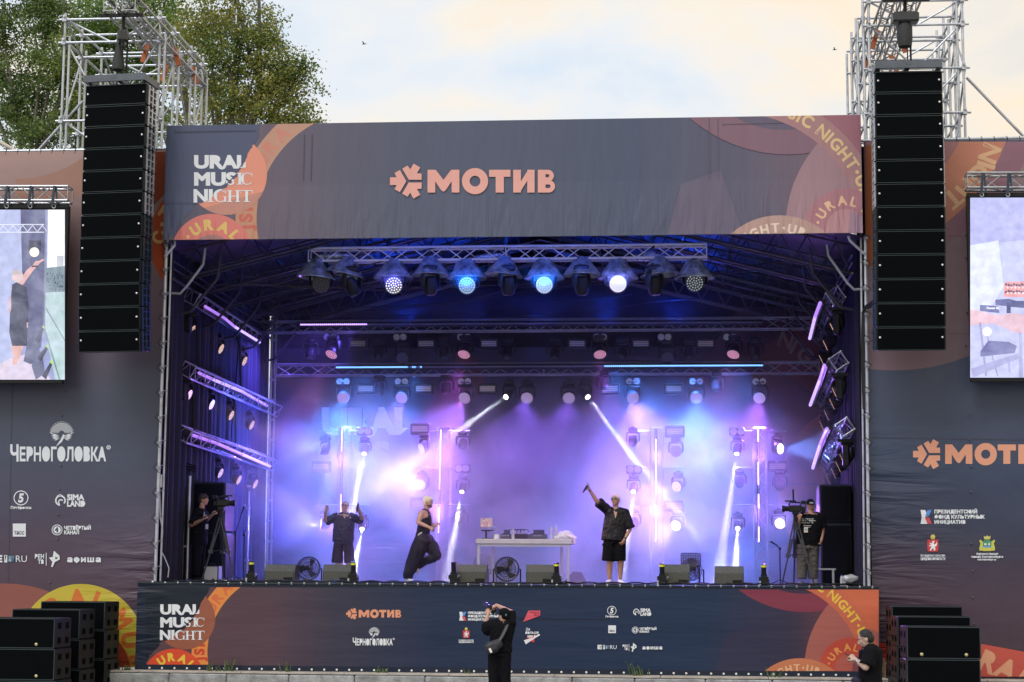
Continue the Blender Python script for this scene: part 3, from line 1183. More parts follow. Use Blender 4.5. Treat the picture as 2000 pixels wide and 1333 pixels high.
# ---------------------------------------------------------------- header banner
hb = banner_thing('header_banner', 'wide printed banner across the top of the stage with an orange star emblem', 'banner')
HX0, HX1 = -6.94, 6.95
HT, HBt = 11.265, 8.905
mb = MB()
mb.add([(HX0, -.3, HBt), (HX1, -.3, HBt), (HX1, -.3, HT), (HX0, -.3, HT)], [(0, 1, 2, 3)])
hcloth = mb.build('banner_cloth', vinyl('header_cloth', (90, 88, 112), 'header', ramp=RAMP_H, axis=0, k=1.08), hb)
mb = MB()
mb.add([(HX0, -.3, HBt), (HX0, -.3, HT), (HX0, .6, HT), (HX0, .6, HBt)], [(0, 1, 2, 3)])
mb.build('banner_return', mat('dark_banner_back', (.012, .012, .02), .8, spec=.1), hb)
mb = MB()
mb.add([(HX1, -.3, HBt), (HX1, .6, HBt), (HX1, .6, HT), (HX1, -.3, HT)], [(0, 1, 2, 3)])
mb.build('banner_return', mat('dark_banner_back', (.012, .012, .02), .8, spec=.1), hb)
pr = Print(hb, -.3, (318, 200, 1690, 480), 'header', 'header', k=1.08)
# clip rectangle is the banner itself: corners of the cloth in photo coordinates differ a little, so clip in world space too
_put = pr.put


def clip_world(o, x0, x1, z0, z1):
    """trim a printed sheet to the rectangle of its banner"""
    me = o.data
    bm = bmesh.new()
    bm.from_mesh(me)
    for co, no in (((x0, 0, 0), (-1, 0, 0)), ((x1, 0, 0), (1, 0, 0)), ((0, 0, z0), (0, 0, -1)), ((0, 0, z1), (0, 0, 1))):
        bmesh.ops.bisect_plane(bm, geom=bm.verts[:] + bm.edges[:] + bm.faces[:], dist=1e-5, plane_co=co, plane_no=no, clear_outer=True)
    bm.to_mesh(me)
    bm.free()


def put_h(*a, **k):
    o = _put(*a, **k)
    if o:
        clip_world(o, HX0 + .004, HX1 - .004, HBt + .004, HT - .004)
    return o


pr.put = put_h
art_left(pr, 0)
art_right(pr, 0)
def strip(pr, x0, y0, x1, y1, w, col):
    """a sewn joint, or the shade of frame and folds painted as a darker strip"""
    L = math.hypot(x1 - x0, y1 - y0)
    nx, ny = -(y1 - y0) / L * w / 2, (x1 - x0) / L * w / 2
    pr.put([[(x0 + nx, y0 + ny), (x1 + nx, y1 + ny), (x1 - nx, y1 - ny), (x0 - nx, y0 - ny)]], col, 'seam_or_shadow')


for a_ in ((594, 262, 592, 352), (609, 262, 607, 352)):  # shadow of the frame behind the cloth, painted as darker strips
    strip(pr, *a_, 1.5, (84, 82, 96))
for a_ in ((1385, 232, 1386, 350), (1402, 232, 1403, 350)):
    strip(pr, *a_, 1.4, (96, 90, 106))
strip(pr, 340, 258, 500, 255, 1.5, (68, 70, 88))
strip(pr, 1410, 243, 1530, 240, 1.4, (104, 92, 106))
motiv(pr, 835, 376.5, 44.5, (226, 160, 146))
# ropes lacing the header to the poles
# ---------------------------------------------------------------- stage platform and skirt
sp = banner_thing('stage_skirt_banner', 'dark blue printed banner along the front of the stage floor, with small sponsor logos', 'banner')
KX0, KX1, KZ0, KZ1 = -7.196, 7.108, .385, 2.105
mb = MB()
mb.add([(KX0, -.4, KZ0), (KX1, -.4, KZ0), (KX1, -.4, KZ1), (KX0, -.4, KZ1)], [(0, 1, 2, 3)])
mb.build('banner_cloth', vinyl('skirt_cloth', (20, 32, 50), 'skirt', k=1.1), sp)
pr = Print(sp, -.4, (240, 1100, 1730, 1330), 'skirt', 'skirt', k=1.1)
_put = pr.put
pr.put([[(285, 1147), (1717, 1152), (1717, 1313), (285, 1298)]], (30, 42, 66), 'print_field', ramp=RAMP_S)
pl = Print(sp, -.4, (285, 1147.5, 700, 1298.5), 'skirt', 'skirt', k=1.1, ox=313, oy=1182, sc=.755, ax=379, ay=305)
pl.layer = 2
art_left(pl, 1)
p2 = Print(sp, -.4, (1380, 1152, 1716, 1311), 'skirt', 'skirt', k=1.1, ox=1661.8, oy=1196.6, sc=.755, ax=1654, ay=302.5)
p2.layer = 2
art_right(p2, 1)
pr.layer = 4
strip(pr, 1003, 1209, 1192, 1210.5, 2.5, (18, 28, 46))
motiv(pr, 700.5, 1206.5, 14.8, (232, 146, 110))
chernogolovka(pr, 689, 1260.5, 82, 11.5)
fond(pr, 897, 1195.5, 17)
crest_red(pr, 910.5, 1226, 13)
pr.put([[(1022, 1215), (1032, 1193), (1055, 1193), (1055, 1203)]], (214, 84, 96), 'logo_print')
pr.put(text_polys('НАЦИОНАЛЬНЫЕ', 1053, 1197, 2.1, .03, 20, align='c')[:0] + text_polys('НАЦИОНАЛЬНЫЕ', 1033, 1197.4, 2.2, .02, 20) + text_polys('ПРОЕКТЫ', 1041, 1200.6, 2.2, .02, 12) + text_polys('РОССИИ', 1043, 1203.8, 2.2, .02, 10), (60, 34, 50), 'print_lettering')
pr.put([[(1028, 1246), (1045, 1240), (1043, 1256), (1036, 1252)]], (206, 64, 72), 'logo_star_print')
pr.put([[(1023, 1251), (1040, 1246), (1053, 1238), (1055, 1241), (1043, 1248), (1027, 1259)]], W2, 'logo_swoosh_print')
pr.put(text_polys('Это', 1027, 1232, 5, .03, 8, shear=.3) + text_polys('больше', 1026, 1238.5, 5.6, .03, 26, shear=.35) + text_polys('чем я', 1030, 1245.5, 5.2, .06, 16, shear=.3), W2, 'print_lettering')
five(pr, 1195, 1193, 9, 25, 3.4)
simaland(pr, 1237, 1196, 15)
tass(pr, 1188, 1222, 15, (24, 40, 64))
channel4(pr, 1234, 1231, 6.6)
e1ru(pr, 1167, 1268, 7.4)
rentv(pr, 1216, 1265, 14)
afisha(pr, 1254.5, 1268.5, 6.4, 39)
# eyelets with white lashing
em = MB()
em.ell((0, 0, 0), (.022, .012, .022), n=8, k=5)
eo = em.build('eyelet', mat('white_rope', (.75, .75, .75), .6), sp)
eo.location = P(298, 1136.8, -.415)
for i in range(1, 58):
    t = i / 57
    inst(eo, 'eyelet', sp, P(298 + (1704 - 298) * t, 1137.2 + 8.6 * t + (2 if False else 0), -.415) + Vector((0, 0, -.012)))
for i in range(59):
    t = i / 58
    inst(eo, 'eyelet', sp, P(292 + (1706 - 292) * t, 1305 + 14.5 * t, -.415))
# rope line along the upper hem
mb = MB()
mb.path([P(270 + 1447 * t / 30, 1138.3 + 8.2 * t / 30 + (t % 2) * .8, -.42) for t in range(31)], .012, n=5)
mb.build('hem_rope', M_EDGE, sp)

st = thing('stage_platform', 'raised black stage floor that the band and equipment stand on', 'stage')
mb = MB()
mb.box((0, 4.9, 2.03), (14.2, 10.5, .14))
mb.build('deck', M_DECK, st)
for k in range(8):
    mb = MB()
    mb.tube((-6.9 + k * 1.97, -.3, GZ - .1), (-6.9 + k * 1.97, -.3, 1.96), .04)
    mb.build('support_leg', M_GALV, st)
mb = MB()
mb.box((0, -.05, 1.1), (14.2, .04, 1.7))
mb.build('inner_skirt', M_CLOTH, st)

# ---------------------------------------------------------------- side walls
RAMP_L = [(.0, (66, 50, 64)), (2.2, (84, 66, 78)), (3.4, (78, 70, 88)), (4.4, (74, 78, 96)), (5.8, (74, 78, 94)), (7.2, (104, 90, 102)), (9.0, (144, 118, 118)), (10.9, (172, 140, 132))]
RAMP_R = [(.0, (70, 52, 62)), (2.0, (76, 58, 70)), (3.2, (56, 60, 80)), (4.6, (60, 72, 94)), (6.2, (78, 84, 104)), (10.9, (80, 84, 104))]
LWX1 = P(327, 400, .25).x
lw = banner_thing('wall_banner', 'tall grey banner wall with a bird emblem and seven smaller logos', 'banner wall')
mb = MB()
LWT = P(100, 296, .25).z


def wall_grid(x0, x1, z0, z1, y, amp, seed, edge_in):
    g = MB()
    nx, nz = 60, 60
    rnd = random.Random(seed)
    for j in range(nz + 1):
        for i in range(nx + 1):
            g.v.append(Vector((x0 + (x1 - x0) * i / nx, y, z0 + (z1 - z0) * j / nz)))
    for j in range(nz):
        for i in range(nx):
            a = j * (nx + 1) + i
            g.f.append((a, a + 1, a + nx + 2, a + nx + 1))
    g.m = [0] * len(g.f)
    return g


LP = [(-17, .25, .35)] + [tuple(P(x, y, .25)) for x, y in ((270, 1304), (302, 1128), (314, 760), (325, 470))] + [(LWX1, .25, LWT), (-17, .25, LWT)]
mb.add(LP, [tuple(range(7))])
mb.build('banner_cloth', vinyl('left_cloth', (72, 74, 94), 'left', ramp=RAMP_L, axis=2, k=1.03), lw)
pr = Print(lw, .25, (-60, 297, 326, 1303), 'left', 'left', k=1.03)
rc, rr = circ3((80, 1172), (150, 1141), (228, 1172))
rc, rr = (158, 1265), 124
# faint old wheel shapes at the top, orange corner near the stage
pr.put(ring_polys((30, 120), 230, 290, 10, 90, 50), (164, 122, 106), 'print_ring')
oc, orr = circ3((318, 375), (297, 470), (312, 545))
pr.put(ring_polys((420, 470), 0, 128, n=64), (178, 80, 44), 'print_disc', half=[(1, 0, 326)])
pr.put(ring_polys((428, 490), 0, 112, n=64), (150, 58, 34), 'print_disc', half=[(1, 0, 326)])
pr.put(arc_text('С·Т', (420, 470), 96, 24, 176, bold=.06), (214, 170, 110), 'print_lettering')
pr.put([[(292, 292), (330, 292), (330, 372), (300, 400)]], (140, 66, 42), 'print_wedge')
pr.put(ring_polys((10, 1380), 0, 240, n=64), (142, 84, 74), 'print_disc', half=[(0, -1, -1000)])
pr.put(ring_polys((120, 1400), 0, 180, n=64), (150, 58, 44), 'print_disc', half=[(0, -1, -1190)])
pr.put(ring_polys(rc, 60, rr, n=96), (196, 176, 62), 'print_ring')
pr.put(arc_text('RAL MUSIC', rc, rr - 42, 30, -132, bold=.08), (208, 112, 48), 'print_lettering')
pr.put(ring_polys((170, 1310), 0, 84, n=48), (170, 66, 40), 'print_disc')
strip(pr, 24, 750, 16, 1140, 1.5, (66, 70, 86))  # a fold in the cloth, its shade painted as a darker strip
chernogolovka(pr, 20, 900.5, 197, 25)
five(pr, 41, 973, 14.5, 40, 5)
simaland(pr, 108, 978, 25)
tass(pr, 25, 1023, 25.5, (72, 74, 94))
channel4(pr, 101, 1035.5, 10.5)
e1ru(pr, -10, 1098, 12.4)
rentv(pr, 68, 1092.5, 25)
afisha(pr, 131, 1098, 10.5, 66)
# tie knots that dimple the cloth
km = MB()
km.ell((0, 0, 0), (.02, .02, .016), n=6, k=4)
ko = km.build('tie_knot', mat('cable_tie', (.1, .11, .14), .5), lw)
ko.location = P(118, 909, .22)
for px, py in ((115, 955), (113, 1005), (111, 1053), (120, 812), (125, 765), (96, 1138)):
    inst(ko, 'tie_knot', lw, P(px, py, .22))
# tube and lashings along the top edge
mb = MB()
mb.tube((-17, .3, LWT + .03), (LWX1, .3, LWT + .03), .03)
mb.build('top_tube', M_GALV, lw)
lm = MB()
lm.loft([(0, -.045, -.09), (.01, -.05, .0), (.0, 0, .045), (0, .05, 0)], [.007] * 4, n=5)
lo = lm.build('lashing', M_BLACK, lw)
lo.location = (-7.3, .3, LWT + .03)
for i in range(1, 40):
    inst(lo, 'lashing', lw, (-7.3 - i * .245, .3, LWT + .03))

RWX0 = P(1689, 400, .25).x
for s_, lab in ((-1, 'left'), (1, 'right')):  # added black sheets that block the sky beside the posts
    mb = MB()
    a_, b_ = sorted((s_ * 8.1, s_ * 6.9))
    mb.add([(a_, .42, 1.9), (b_, .42, 1.9), (b_, .42, 10.8), (a_, .42, 10.8)], [(0, 1, 2, 3)])
    o = mb.build('masking_cloth', M_CLOTH, None)
    tag(o, 'added black cloth blocking sky in the gap behind the %s corner post' % lab, 'curtain')
rw = banner_thing('wall_banner', 'tall grey banner wall with an orange star emblem and two coats of arms', 'banner wall')
RWT = P(1850, 275, .25).z
mb = MB()
mb.add([(RWX0, .25, .3), (18, .25, .3), (18, .25, RWT), (RWX0, .25, RWT)], [(0, 1, 2, 3)])
mb.build('banner_cloth', vinyl('right_cloth', (72, 76, 96), 'right', ramp=RAMP_R, axis=2, k=1.03), rw)
pr = Print(rw, .25, (1690, 277, 2100, 1322), 'right', 'right', k=1.03)
ac, ar = circ3((1690, 722), (1780, 716), (1910, 690))
pr.put(ring_polys((1745, 330), 0, 394, n=128), (132, 104, 112), 'print_disc', ramp=[(5.8, (128, 106, 112)), (11, (142, 116, 118))], axis=2)
pr.put(ring_polys((1700, 180), 0, 330, n=128), (140, 100, 112), 'print_disc', half=[(0, 1, 600)])
pr.put(ring_polys((1640, 160), 0, 345, n=100), (190, 124, 100), 'print_ring', half=[(0, 1, 470)])
pr.put(ring_polys((1640, 160), 0, 262, n=100), (160, 112, 112), 'print_disc')
pr.put([[(1690, 285), (1712, 285), (1712, 520), (1690, 520)]], (166, 88, 46), 'print_wedge')
c0 = (1640, 160)
# NIGHT runs round the ring towards the lower left
q = []
for ch, (x_, y_), a in (('N', (1933, 300), 112), ('I', (1926, 323), 108), ('G', (1912, 340), 125), ('H', (1888, 368), 130), ('T', (1862, 388), 140)):
    v, f = glyphs(ch, .06)
    Wc = max(p[0] for p in v)
    t = math.radians(a)
    for tr in f:
        q.append([(x_ + ((v[i][0] - Wc / 2) * math.cos(t) + (v[i][1] - .5) * math.sin(t)) * 33, y_ + ((v[i][0] - Wc / 2) * math.sin(t) - (v[i][1] - .5) * math.cos(t)) * 33) for i in tr])
pr.put(q, (214, 170, 130), 'print_lettering')
for y_ in (462, 652, 858, 1064):
    strip(pr, 1690, y_ - 3, 2080, y_ + 3, 1.8, (64, 66, 82) if y_ > 700 else (118, 98, 106))
motiv(pr, 1846, 906.5, 38, (228, 158, 128))
fond(pr, 1798, 996.5, 27)
crest_red(pr, 1822, 1044.5, 21.5)
crest_green(pr, 1928, 1047, 26)
pr.put(ring_polys((1840, 1420), 0, 175, n=100), (190, 88, 66), 'print_disc')
pr.put([[(1690, 1240), (1735, 1262), (1760, 1330), (1690, 1330)]], (170, 44, 34), 'print_wedge')
pr.put([[(1700, 1262), (1740, 1300), (1745, 1330), (1728, 1330)]], (196, 160, 130), 'print_stripe')
pr.put([[(1916, 1258), (2090, 1290), (2090, 1330), (1916, 1330)]], (196, 84, 70), 'print_wedge')
v = []
for ch, (x_, y_), a in (('R', (1932, 1294), 25), ('A', (1966, 1308), 27), ('L', (2004, 1325), 35)):
    vv, f = glyphs(ch, .05)
    t = math.radians(a)
    Wc = max(p[0] for p in vv)
    for tr in f:
        v.append([(x_ + ((vv[i][0] - Wc / 2) * math.cos(t) + (vv[i][1] - .5) * math.sin(t)) * 38, y_ + ((vv[i][0] - Wc / 2) * math.sin(t) - (vv[i][1] - .5) * math.cos(t)) * 38) for i in tr])
pr.put(v, (222, 156, 120), 'print_lettering')
for px, py in ((1894, 811), (1894, 860), (1897, 912), (1896, 961), (1897, 1062), (1900, 1115), (1900, 1167), (1902, 1218), (1887, 415), (1887, 458), (1887, 503), (1889, 610), (1887, 675)):
    inst(ko, 'tie_knot', rw, P(px, py, .22))
mb = MB()
mb.tube((RWX0 - .1, .3, RWT + .03), (18, .3, RWT + .08), .03)
mb.build('top_tube', M_GALV, rw)
for i in range(0, 36):
    inst(lo, 'lashing', rw, (7.4 + i * .245, .3, RWT + .04))
# seams printed as joints between the banner lengths
# ---------------------------------------------------------------- trusses
def box_truss(name, label, cat, a, b, w=.29, h=.29, r=.024, rb=.011, step=.5, m=None, group=None, up=(0, 0, 1), rot=0, parts=True, faces=4, parent=None):
    m = m or M_ALU
    a, b = Vector(a), Vector(b)
    if parent is None:
        t = thing(name, label, cat, a, group)
    else:
        t = parent
    d = (b - a).normalized()
    u = Vector(up)
    u = (u - d * u.dot(d)).normalized()
    s = d.cross(u)
    if rot:
        q = Matrix.Rotation(rot, 3, d)
        u, s = q @ u, q @ s
    cs = [u * h / 2 * i + s * w / 2 * j for i, j in ((1, 1), (1, -1), (-1, -1), (-1, 1))]
    for c in cs:
        MB().tube(a + c, b + c, r, n=8).build('chord', m, t, smooth=True)
    L = (b - a).length
    n = max(1, int(round(L / step)))
    base = wloc(t)
    if parts:
        for k in range(n):
            p0, p1 = a + d * (L * k / n), a + d * (L * (k + 1) / n)
            for fi in range(faces):
                c0, c1 = cs[fi], cs[(fi + 1) % 4]
                if (k + fi) % 2:
                    c0, c1 = c1, c0
                MB().tube(p0 + c0, p1 + c1, rb, n=6).build('brace', m, t)
        for e in (a, b, (a + b) / 2):
            for fi in range(4):
                MB().tube(e + cs[fi], e + cs[(fi + 1) % 4], rb, n=6).build('end_strut', m, t)
    else:
        mb = MB()
        for k in range(n):
            p0, p1 = a + d * (L * k / n), a + d * (L * (k + 1) / n)
            for fi in range(faces):
                c0, c1 = cs[fi], cs[(fi + 1) % 4]
                if (k + fi) % 2:
                    c0, c1 = c1, c0
                mb.tube(p0 + c0, p1 + c1, rb, n=5)
        for e in (a, b):
            for fi in range(4):
                mb.tube(e + cs[fi], e + cs[(fi + 1) % 4], rb, n=5)
        mb.build('lattice', m, t)['kind'] = 'stuff'
    return t


def coupler(mb, p, s=.05):
    mb.box(p, (s, s * 1.1, s * .9))


# front lighting truss
FY = 1.5
fa, fb = P(605, 500, FY), P(1380, 492, FY)
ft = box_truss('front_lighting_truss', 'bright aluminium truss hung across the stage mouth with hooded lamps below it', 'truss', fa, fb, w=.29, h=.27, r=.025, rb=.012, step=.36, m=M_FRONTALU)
# suspension straps
for px in (703, 988, 1275):
    p = P(px, 486, FY)
    mb = MB()
    mb.box((p.x, FY, p.z + .45), (.07, .05, .95))
    mb.build('sling', M_BLACK, ft)

# wrapped foil heaps lying in the truss
foil = mat('crinkled_foil', (.42, .48, .53), .25, .55, bump=1.0, bscale=22, var=.5, vscale=12)
for px0, px1 in ((615, 690), (930, 985), (1235, 1290)):
    o = MB()
    a, b = P(px0, 503, FY), P(px1, 500, FY)
    o.loft([a.lerp(b, t) for t in (0, .15, .3, .5, .7, .85, 1)], [.02, .07, .06, .1, .08, .06, .02], n=14)
    ob = o.build('foil_bundle', foil, None, smooth=True)
    for v in ob.data.vertices:
        nn = noise.noise_vector(Vector(v.co) * 9)
        v.co += nn * .045
    tag(ob, {615: 'crumpled foil bundle lying in the truss above the first two hooded lamps', 930: 'crumpled foil bundle lying in the truss beside the middle sling', 1235: 'crumpled foil bundle lying in the truss beside its last sling'}[px0], 'foil', 'foil bundles in the front truss')

# ---------------------------------------------------------------- moving heads
WASH_LIT, SPOTC = {}, {}
ledmats = {}


def led(col, s):
    k = (col, s)
    if k not in ledmats:
        ledmats[k] = mat('led_glow_%d' % len(ledmats), (0, 0, 0), .5, emit=col, es=s)
    return ledmats[k]


M_LENSDARK = mat('unlit_led', (.10, .11, .13), .15)
M_FACE = mat('lamp_face', (.006, .006, .008), .3)


def proto_meshes():
    d = {}
    mb = MB()
    mb.bbox((0, 0, -.10), (.30, .26, .13), b=.03)
    mb.box((0, 0, -.015), (.12, .05, .05))
    d['base'] = mb.build('p_base', M_BLACK)
    mb = MB()
    for s in (-1, 1):
        mb.loft([(s * .10, 0, -.17), (s * .19, 0, -.20), (s * .21, 0, -.30), (s * .205, 0, -.44), (s * .19, 0, -.48)], [(.03, .05), (.03, .06), (.025, .07), (.025, .06), (.02, .04)], side=(1, 0, 0), n=8)
    mb.bbox((0, 0, -.19), (.30, .12, .05), b=.02)
    d['yoke'] = mb.build('p_yoke', M_BLACK, smooth=True)
    # wash head: axis -Z, pivot origin
    mb = MB()
    mb.loft([(0, 0, .13), (0, 0, .12), (0, 0, .02), (0, 0, -.08), (0, 0, -.12)], [.09, .12, .16, .172, .165], n=24)
    d['head'] = mb.build('p_head', M_BLACK, smooth=True)
    mb = MB()
    mb.loft([(0, 0, -.121), (0, 0, -.128)], [.158, .155], n=28)
    d['face'] = mb.build('p_face', M_FACE)
    mb = MB()
    pts = [(0, 0)]
    for k, n in ((1, 6), (2, 12), (3, 18)):
        for i in range(n):
            a = 2 * PI * i / n + k * .2
            pts.append((math.cos(a) * k * .0455, math.sin(a) * k * .0455))
    for x, y in pts:
        mb.loft([(x, y, -.128), (x, y, -.133)], [.0138, .0120], n=8)
    d['leds'] = mb
    # spot head: deeper, hexagonal body with one lens
    mb = MB()
    mb.loft([(0, 0, .19), (0, 0, .17), (0, 0, 0), (0, 0, -.15), (0, 0, -.18)], [(.09, .08), (.13, .11), (.155, .13), (.12, .12), (.085, .085)], n=12)
    d['shead'] = mb.build('p_shead', M_BLACK, smooth=True)
    mb = MB()
    mb.loft([(0, 0, -.178), (0, 0, -.19)], [.07, .066], n=20)
    d['slens'] = mb
    return d


PM = proto_meshes()
for k in ('base', 'yoke', 'head', 'face', 'shead'):
    bpy.data.objects.remove(PM[k]) if False else None
PD = {k: (v.data if not isinstance(v, MB) else v) for k, v in PM.items()}
for k, v in PM.items():
    if not isinstance(v, MB):
        bpy.data.objects.remove(v)
LEDMESH = {}


def ledmesh(kind, m):
    key = (kind, m.name)
    if key not in LEDMESH:
        o = PD[kind].build('t', m)
        LEDMESH[key] = o.data
        bpy.data.objects.remove(o)
    return LEDMESH[key]


def head_light(kind, face_pt, direc, label, group, lit=None, es=6, sc=1.0, up=True, energy=0, angle=30, lcol=None, blend=.5):
    """kind 'wash' or 'spot'; face_pt = world centre of the front lens; direc = where it points; hung from above (up) or standing"""
    direc = Vector(direc).normalized()
    off = (.128 if kind == 'wash' else .185) * sc
    piv = Vector(face_pt) - direc * off
    t = thing('moving_head_%s_light' % ('wash' if kind == 'wash' else 'beam'), label, 'stage light', piv, group)
    sg = 1 if up else -1
    pan = math.atan2(-direc.x, direc.y) if abs(direc.x) + abs(direc.y) > .02 else 0
    pan = max(-.9, min(.9, math.atan2(direc.x, -direc.y)))
    Rz = Matrix.Rotation(pan, 3, 'Z') @ (Matrix.Identity(3) if up else Matrix.Rotation(PI, 3, 'X'))
    Sm = Matrix.Scale(sc, 3)

    def add(me, name, par, loc, R):
        o = bpy.data.objects.new(name, me)
        COL.objects.link(o)
        o.parent = par
        o.location = loc
        o.rotation_euler = R.to_euler()
        o.scale = (sc,) * 3 if par is t else (1, 1, 1)
        return o
    add(PD['base'], 'base', t, (0, 0, .44 * sg * sc), Matrix.Identity(3) if up else Matrix.Rotation(PI, 3, 'X'))
    add(PD['yoke'], 'yoke', t, (0, 0, .44 * sg * sc), Rz)
    Rh = direc.to_track_quat('-Z', 'Y').to_matrix()
    h = add(PD['head'] if kind == 'wash' else PD['shead'], 'head', t, (0, 0, 0), Rh)
    m = led(lit, es) if lit else M_LENSDARK
    if kind == 'wash':
        add(PD['face'], 'lens_plate', h, (0, 0, 0), Matrix.Identity(3))
        add(ledmesh('leds', m), 'led_cluster', h, (0, 0, 0), Matrix.Identity(3))['kind'] = 'stuff'
    else:
        add(ledmesh('slens', m), 'lens', h, (0, 0, 0), Matrix.Identity(3))
    if energy:
        spot(t, direc * (off + .02), direc, lcol or lit, energy, angle, blend, size=.1 * sc if kind == 'wash' else .04)
    return t


# ---------------------------------------------------------------- line arrays
def line_array(rows, side, label):
    """rows: list of (x_left, x_right, y_top, y_bottom) of each cabinet front in photo pixels"""
    Y = -1.25
    x0, x1, y0, y1 = rows[0]
    c = P((x0 + x1) / 2, y0, Y)
    t = thing('line_array', label, 'loudspeaker', (c.x, Y + .3, c.z))
    yaw = Matrix.Rotation(-.10 if side < 0 else .0, 3, 'Z')
    for i, (xl, xr, yt, yb) in enumerate(rows):
        a, b = P(xl, yt, Y), P(xr, yt, Y)
        e = P((xl + xr) / 2, yb, Y)
        wd = b.x - a.x
        ht = a.z * .5 + b.z * .5 - e.z
        cx = (P((xl + xr) / 2, (yt + yb) / 2, Y)).x
        cz = (a.z + b.z) / 2 - ht / 2
        tilt = Matrix.Rotation(math.radians(-1.5 + i * .75), 3, 'X')
        R = yaw @ tilt
        cen = Vector((cx, Y + .30, cz))
        mb = MB()
        mb.bbox(cen, (wd, .56, ht - .012), R=R, b=.018)
        cab = mb.build('cabinet', M_BLACKCAB, t)
        mb = MB()
        mb.box(cen + R @ Vector((0, -.283, 0)), (wd - .035, .008, ht - .045), R=R)
        mb.build('grille', M_GRILLE, cab)
        mb = MB()
        for s in (-1, 1):
            mb.box(cen + R @ Vector((0, -.284, s * (ht / 2 - .016))), (wd - .03, .006, .009), R=R)
        mb.build('front_trim', M_EDGE, cab)
        for s in (-1, 1):
            mb = MB()
            mb.ell(cen + R @ Vector((s * (wd / 2 - .06), -.29, .03)), (.021, .014, .021), n=10, k=6)
            mb.build('screw_knob', M_KNOB, cab, smooth=True)
            # rigging plates with slots on both flanks
            mb = MB()
            sx = s * (wd / 2 + .012)
            for yy in (-.16, .02, .20):
                mb.box(cen + R @ Vector((sx, yy, 0)), (.022, .05, ht - .03), R=R)
            for zz in (-.3, 0, .3):
                mb.box(cen + R @ Vector((sx, .03, zz * ht)), (.03, .42, .02), R=R)
            mb.build('rigging_plate', M_GALV if i < 6 else M_EDGE, cab)
    # fly frame on top
    a, b = P(x0, y0, Y), P(x1, y0, Y)
    wd = b.x - a.x
    cen = Vector(((a.x + b.x) / 2, Y + .32, a.z + .11))
    mb = MB()
    for s in (-1, 1):
        mb.box(cen + yaw @ Vector((s * (wd / 2 - .03), .02, 0)), (.05, .78, .13), R=yaw)
        mb.box(cen + yaw @ Vector((0, s * .36, .0)), (wd, .05, .14), R=yaw)
    mb.box(cen + Vector((0, 0, .02)), (.10, .78, .06), R=yaw)
    mb.build('fly_frame', mat('painted_steel', (.09, .11, .14), .45, var=.2), t)
    mb = MB()
    for s in (-1, 1):
        mb.tube(cen + yaw @ Vector((s * (wd / 2 - .08), .1, -.15)), cen + yaw @ Vector((s * (wd / 2 - .08), .1, 0)), .025)
        mb.tube(cen + yaw @ Vector((s * (wd / 2 - .08), -.2, -.15)), cen + yaw @ Vector((s * (wd / 2 - .08), -.2, 0)), .025)
    mb.path([cen + Vector((-.4, .1, -.07)), cen + Vector((-.1, .0, -.05)), cen + Vector((.1, .15, -.08)), cen + Vector((.45, .05, -.06))], .03)
    mb.build('frame_pins', M_RUBBER, t)
    return t, cen


ly = [165, 206, 247, 289, 332, 374, 418, 462, 507, 552, 597, 643, 685]
rows = []
for i in range(12):
    f = i / 11
    xl = 166 + (152.5 - 166) * min(1, f * 1.25)
    xr = 290 + (277 - 290) * min(1, f * 1.25)
    rows.append((xl, xr, ly[i], ly[i + 1]))
LA, lac = line_array(rows, -1, 'twelve black line array speakers hanging beside the leafy tree')
ry = [139.5, 181.5, 225, 267, 312, 357, 402, 448.6, 495, 542.5, 589, 636, 681.5]
rows = []
for i in range(12):
    f = i / 11
    rows.append((1709 + 3.5 * min(1, f * 1.6), 1840.5 + 6.5 * min(1, f * 1.6), ry[i], ry[i + 1]))
RA, rac = line_array(rows, 1, 'twelve black line array speakers hanging in front of the open pale sky')
# blue tape line down the flank of the left array
for (t, cen, txt, tall) in ((LA, lac, 'black chain hoist in a cloth bag above the speakers beside the tree', .78), (RA, rac, 'black chain hoist with a boxy motor above the speakers against open sky', .95)):
    h = thing('chain_hoist', txt, 'hoist', cen + Vector((0, 0, .1)), 'chain hoists above the line arrays')
    c = cen + Vector((0, -.02, 0))
    mb = MB()
    if t is RA:
        mb.bbox(c + Vector((0, 0, 1.02)), (.50, .30, .20), b=.03)
    else:
        mb.bbox(c + Vector((-.02, 0, .92)), (.20, .42, .24), R=Matrix.Rotation(.35, 3, 'Z'), b=.04)
    mb.build('motor', mat('hoist_body', (.03, .035, .04), .35), h)
    mb = MB()
    if t is RA:
        mb.loft([c + Vector((-.02, 0, z)) for z in (.92, .86, .6, .45, .42)], [(.10, .1), (.15, .12), (.15, .13), (.13, .12), (.05, .05)], side=(1, 0, 0), n=10)
    else:
        mb.loft([c + Vector((-.08, 0, z)) for z in (.80, .70, .45, .26, .22)], [(.04, .04), (.07, .06), (.12, .1), (.13, .12), (.05, .05)], side=(1, 0, 0), n=10)
    o = mb.build('chain_bag', mat('bag_cloth', (.022, .026, .03), .7, bump=.6, bscale=14), h, smooth=True)
    mb = MB()
    mb.tube(c + Vector((.02, -.04, .05)), c + Vector((.02, -.04, .9)), .012)
    mb.tube(c + Vector((.09, .02, .1)), c + Vector((.09, .02, .9)), .02)
    mb.build('chain', M_BLACK, h)
    mb = MB()
    mb.tube(c + Vector((0, 0, .0)), c + Vector((0, 0, .16)), .03)
    mb.build('hook', M_KNOB, h)
    mb = MB()
    top = c + Vector((0, 0, 1.1))
    mb.path([top, top + Vector((0, 0, .3))], .035)
    mb.path([top + Vector((0, 0, .28)), top + Vector((-.3, .05, .62))], .022)
    mb.path([top + Vector((0, 0, .28)), top + Vector((.3, .05, .62))], .022)
    mb.build('sling', M_BLACK, h)

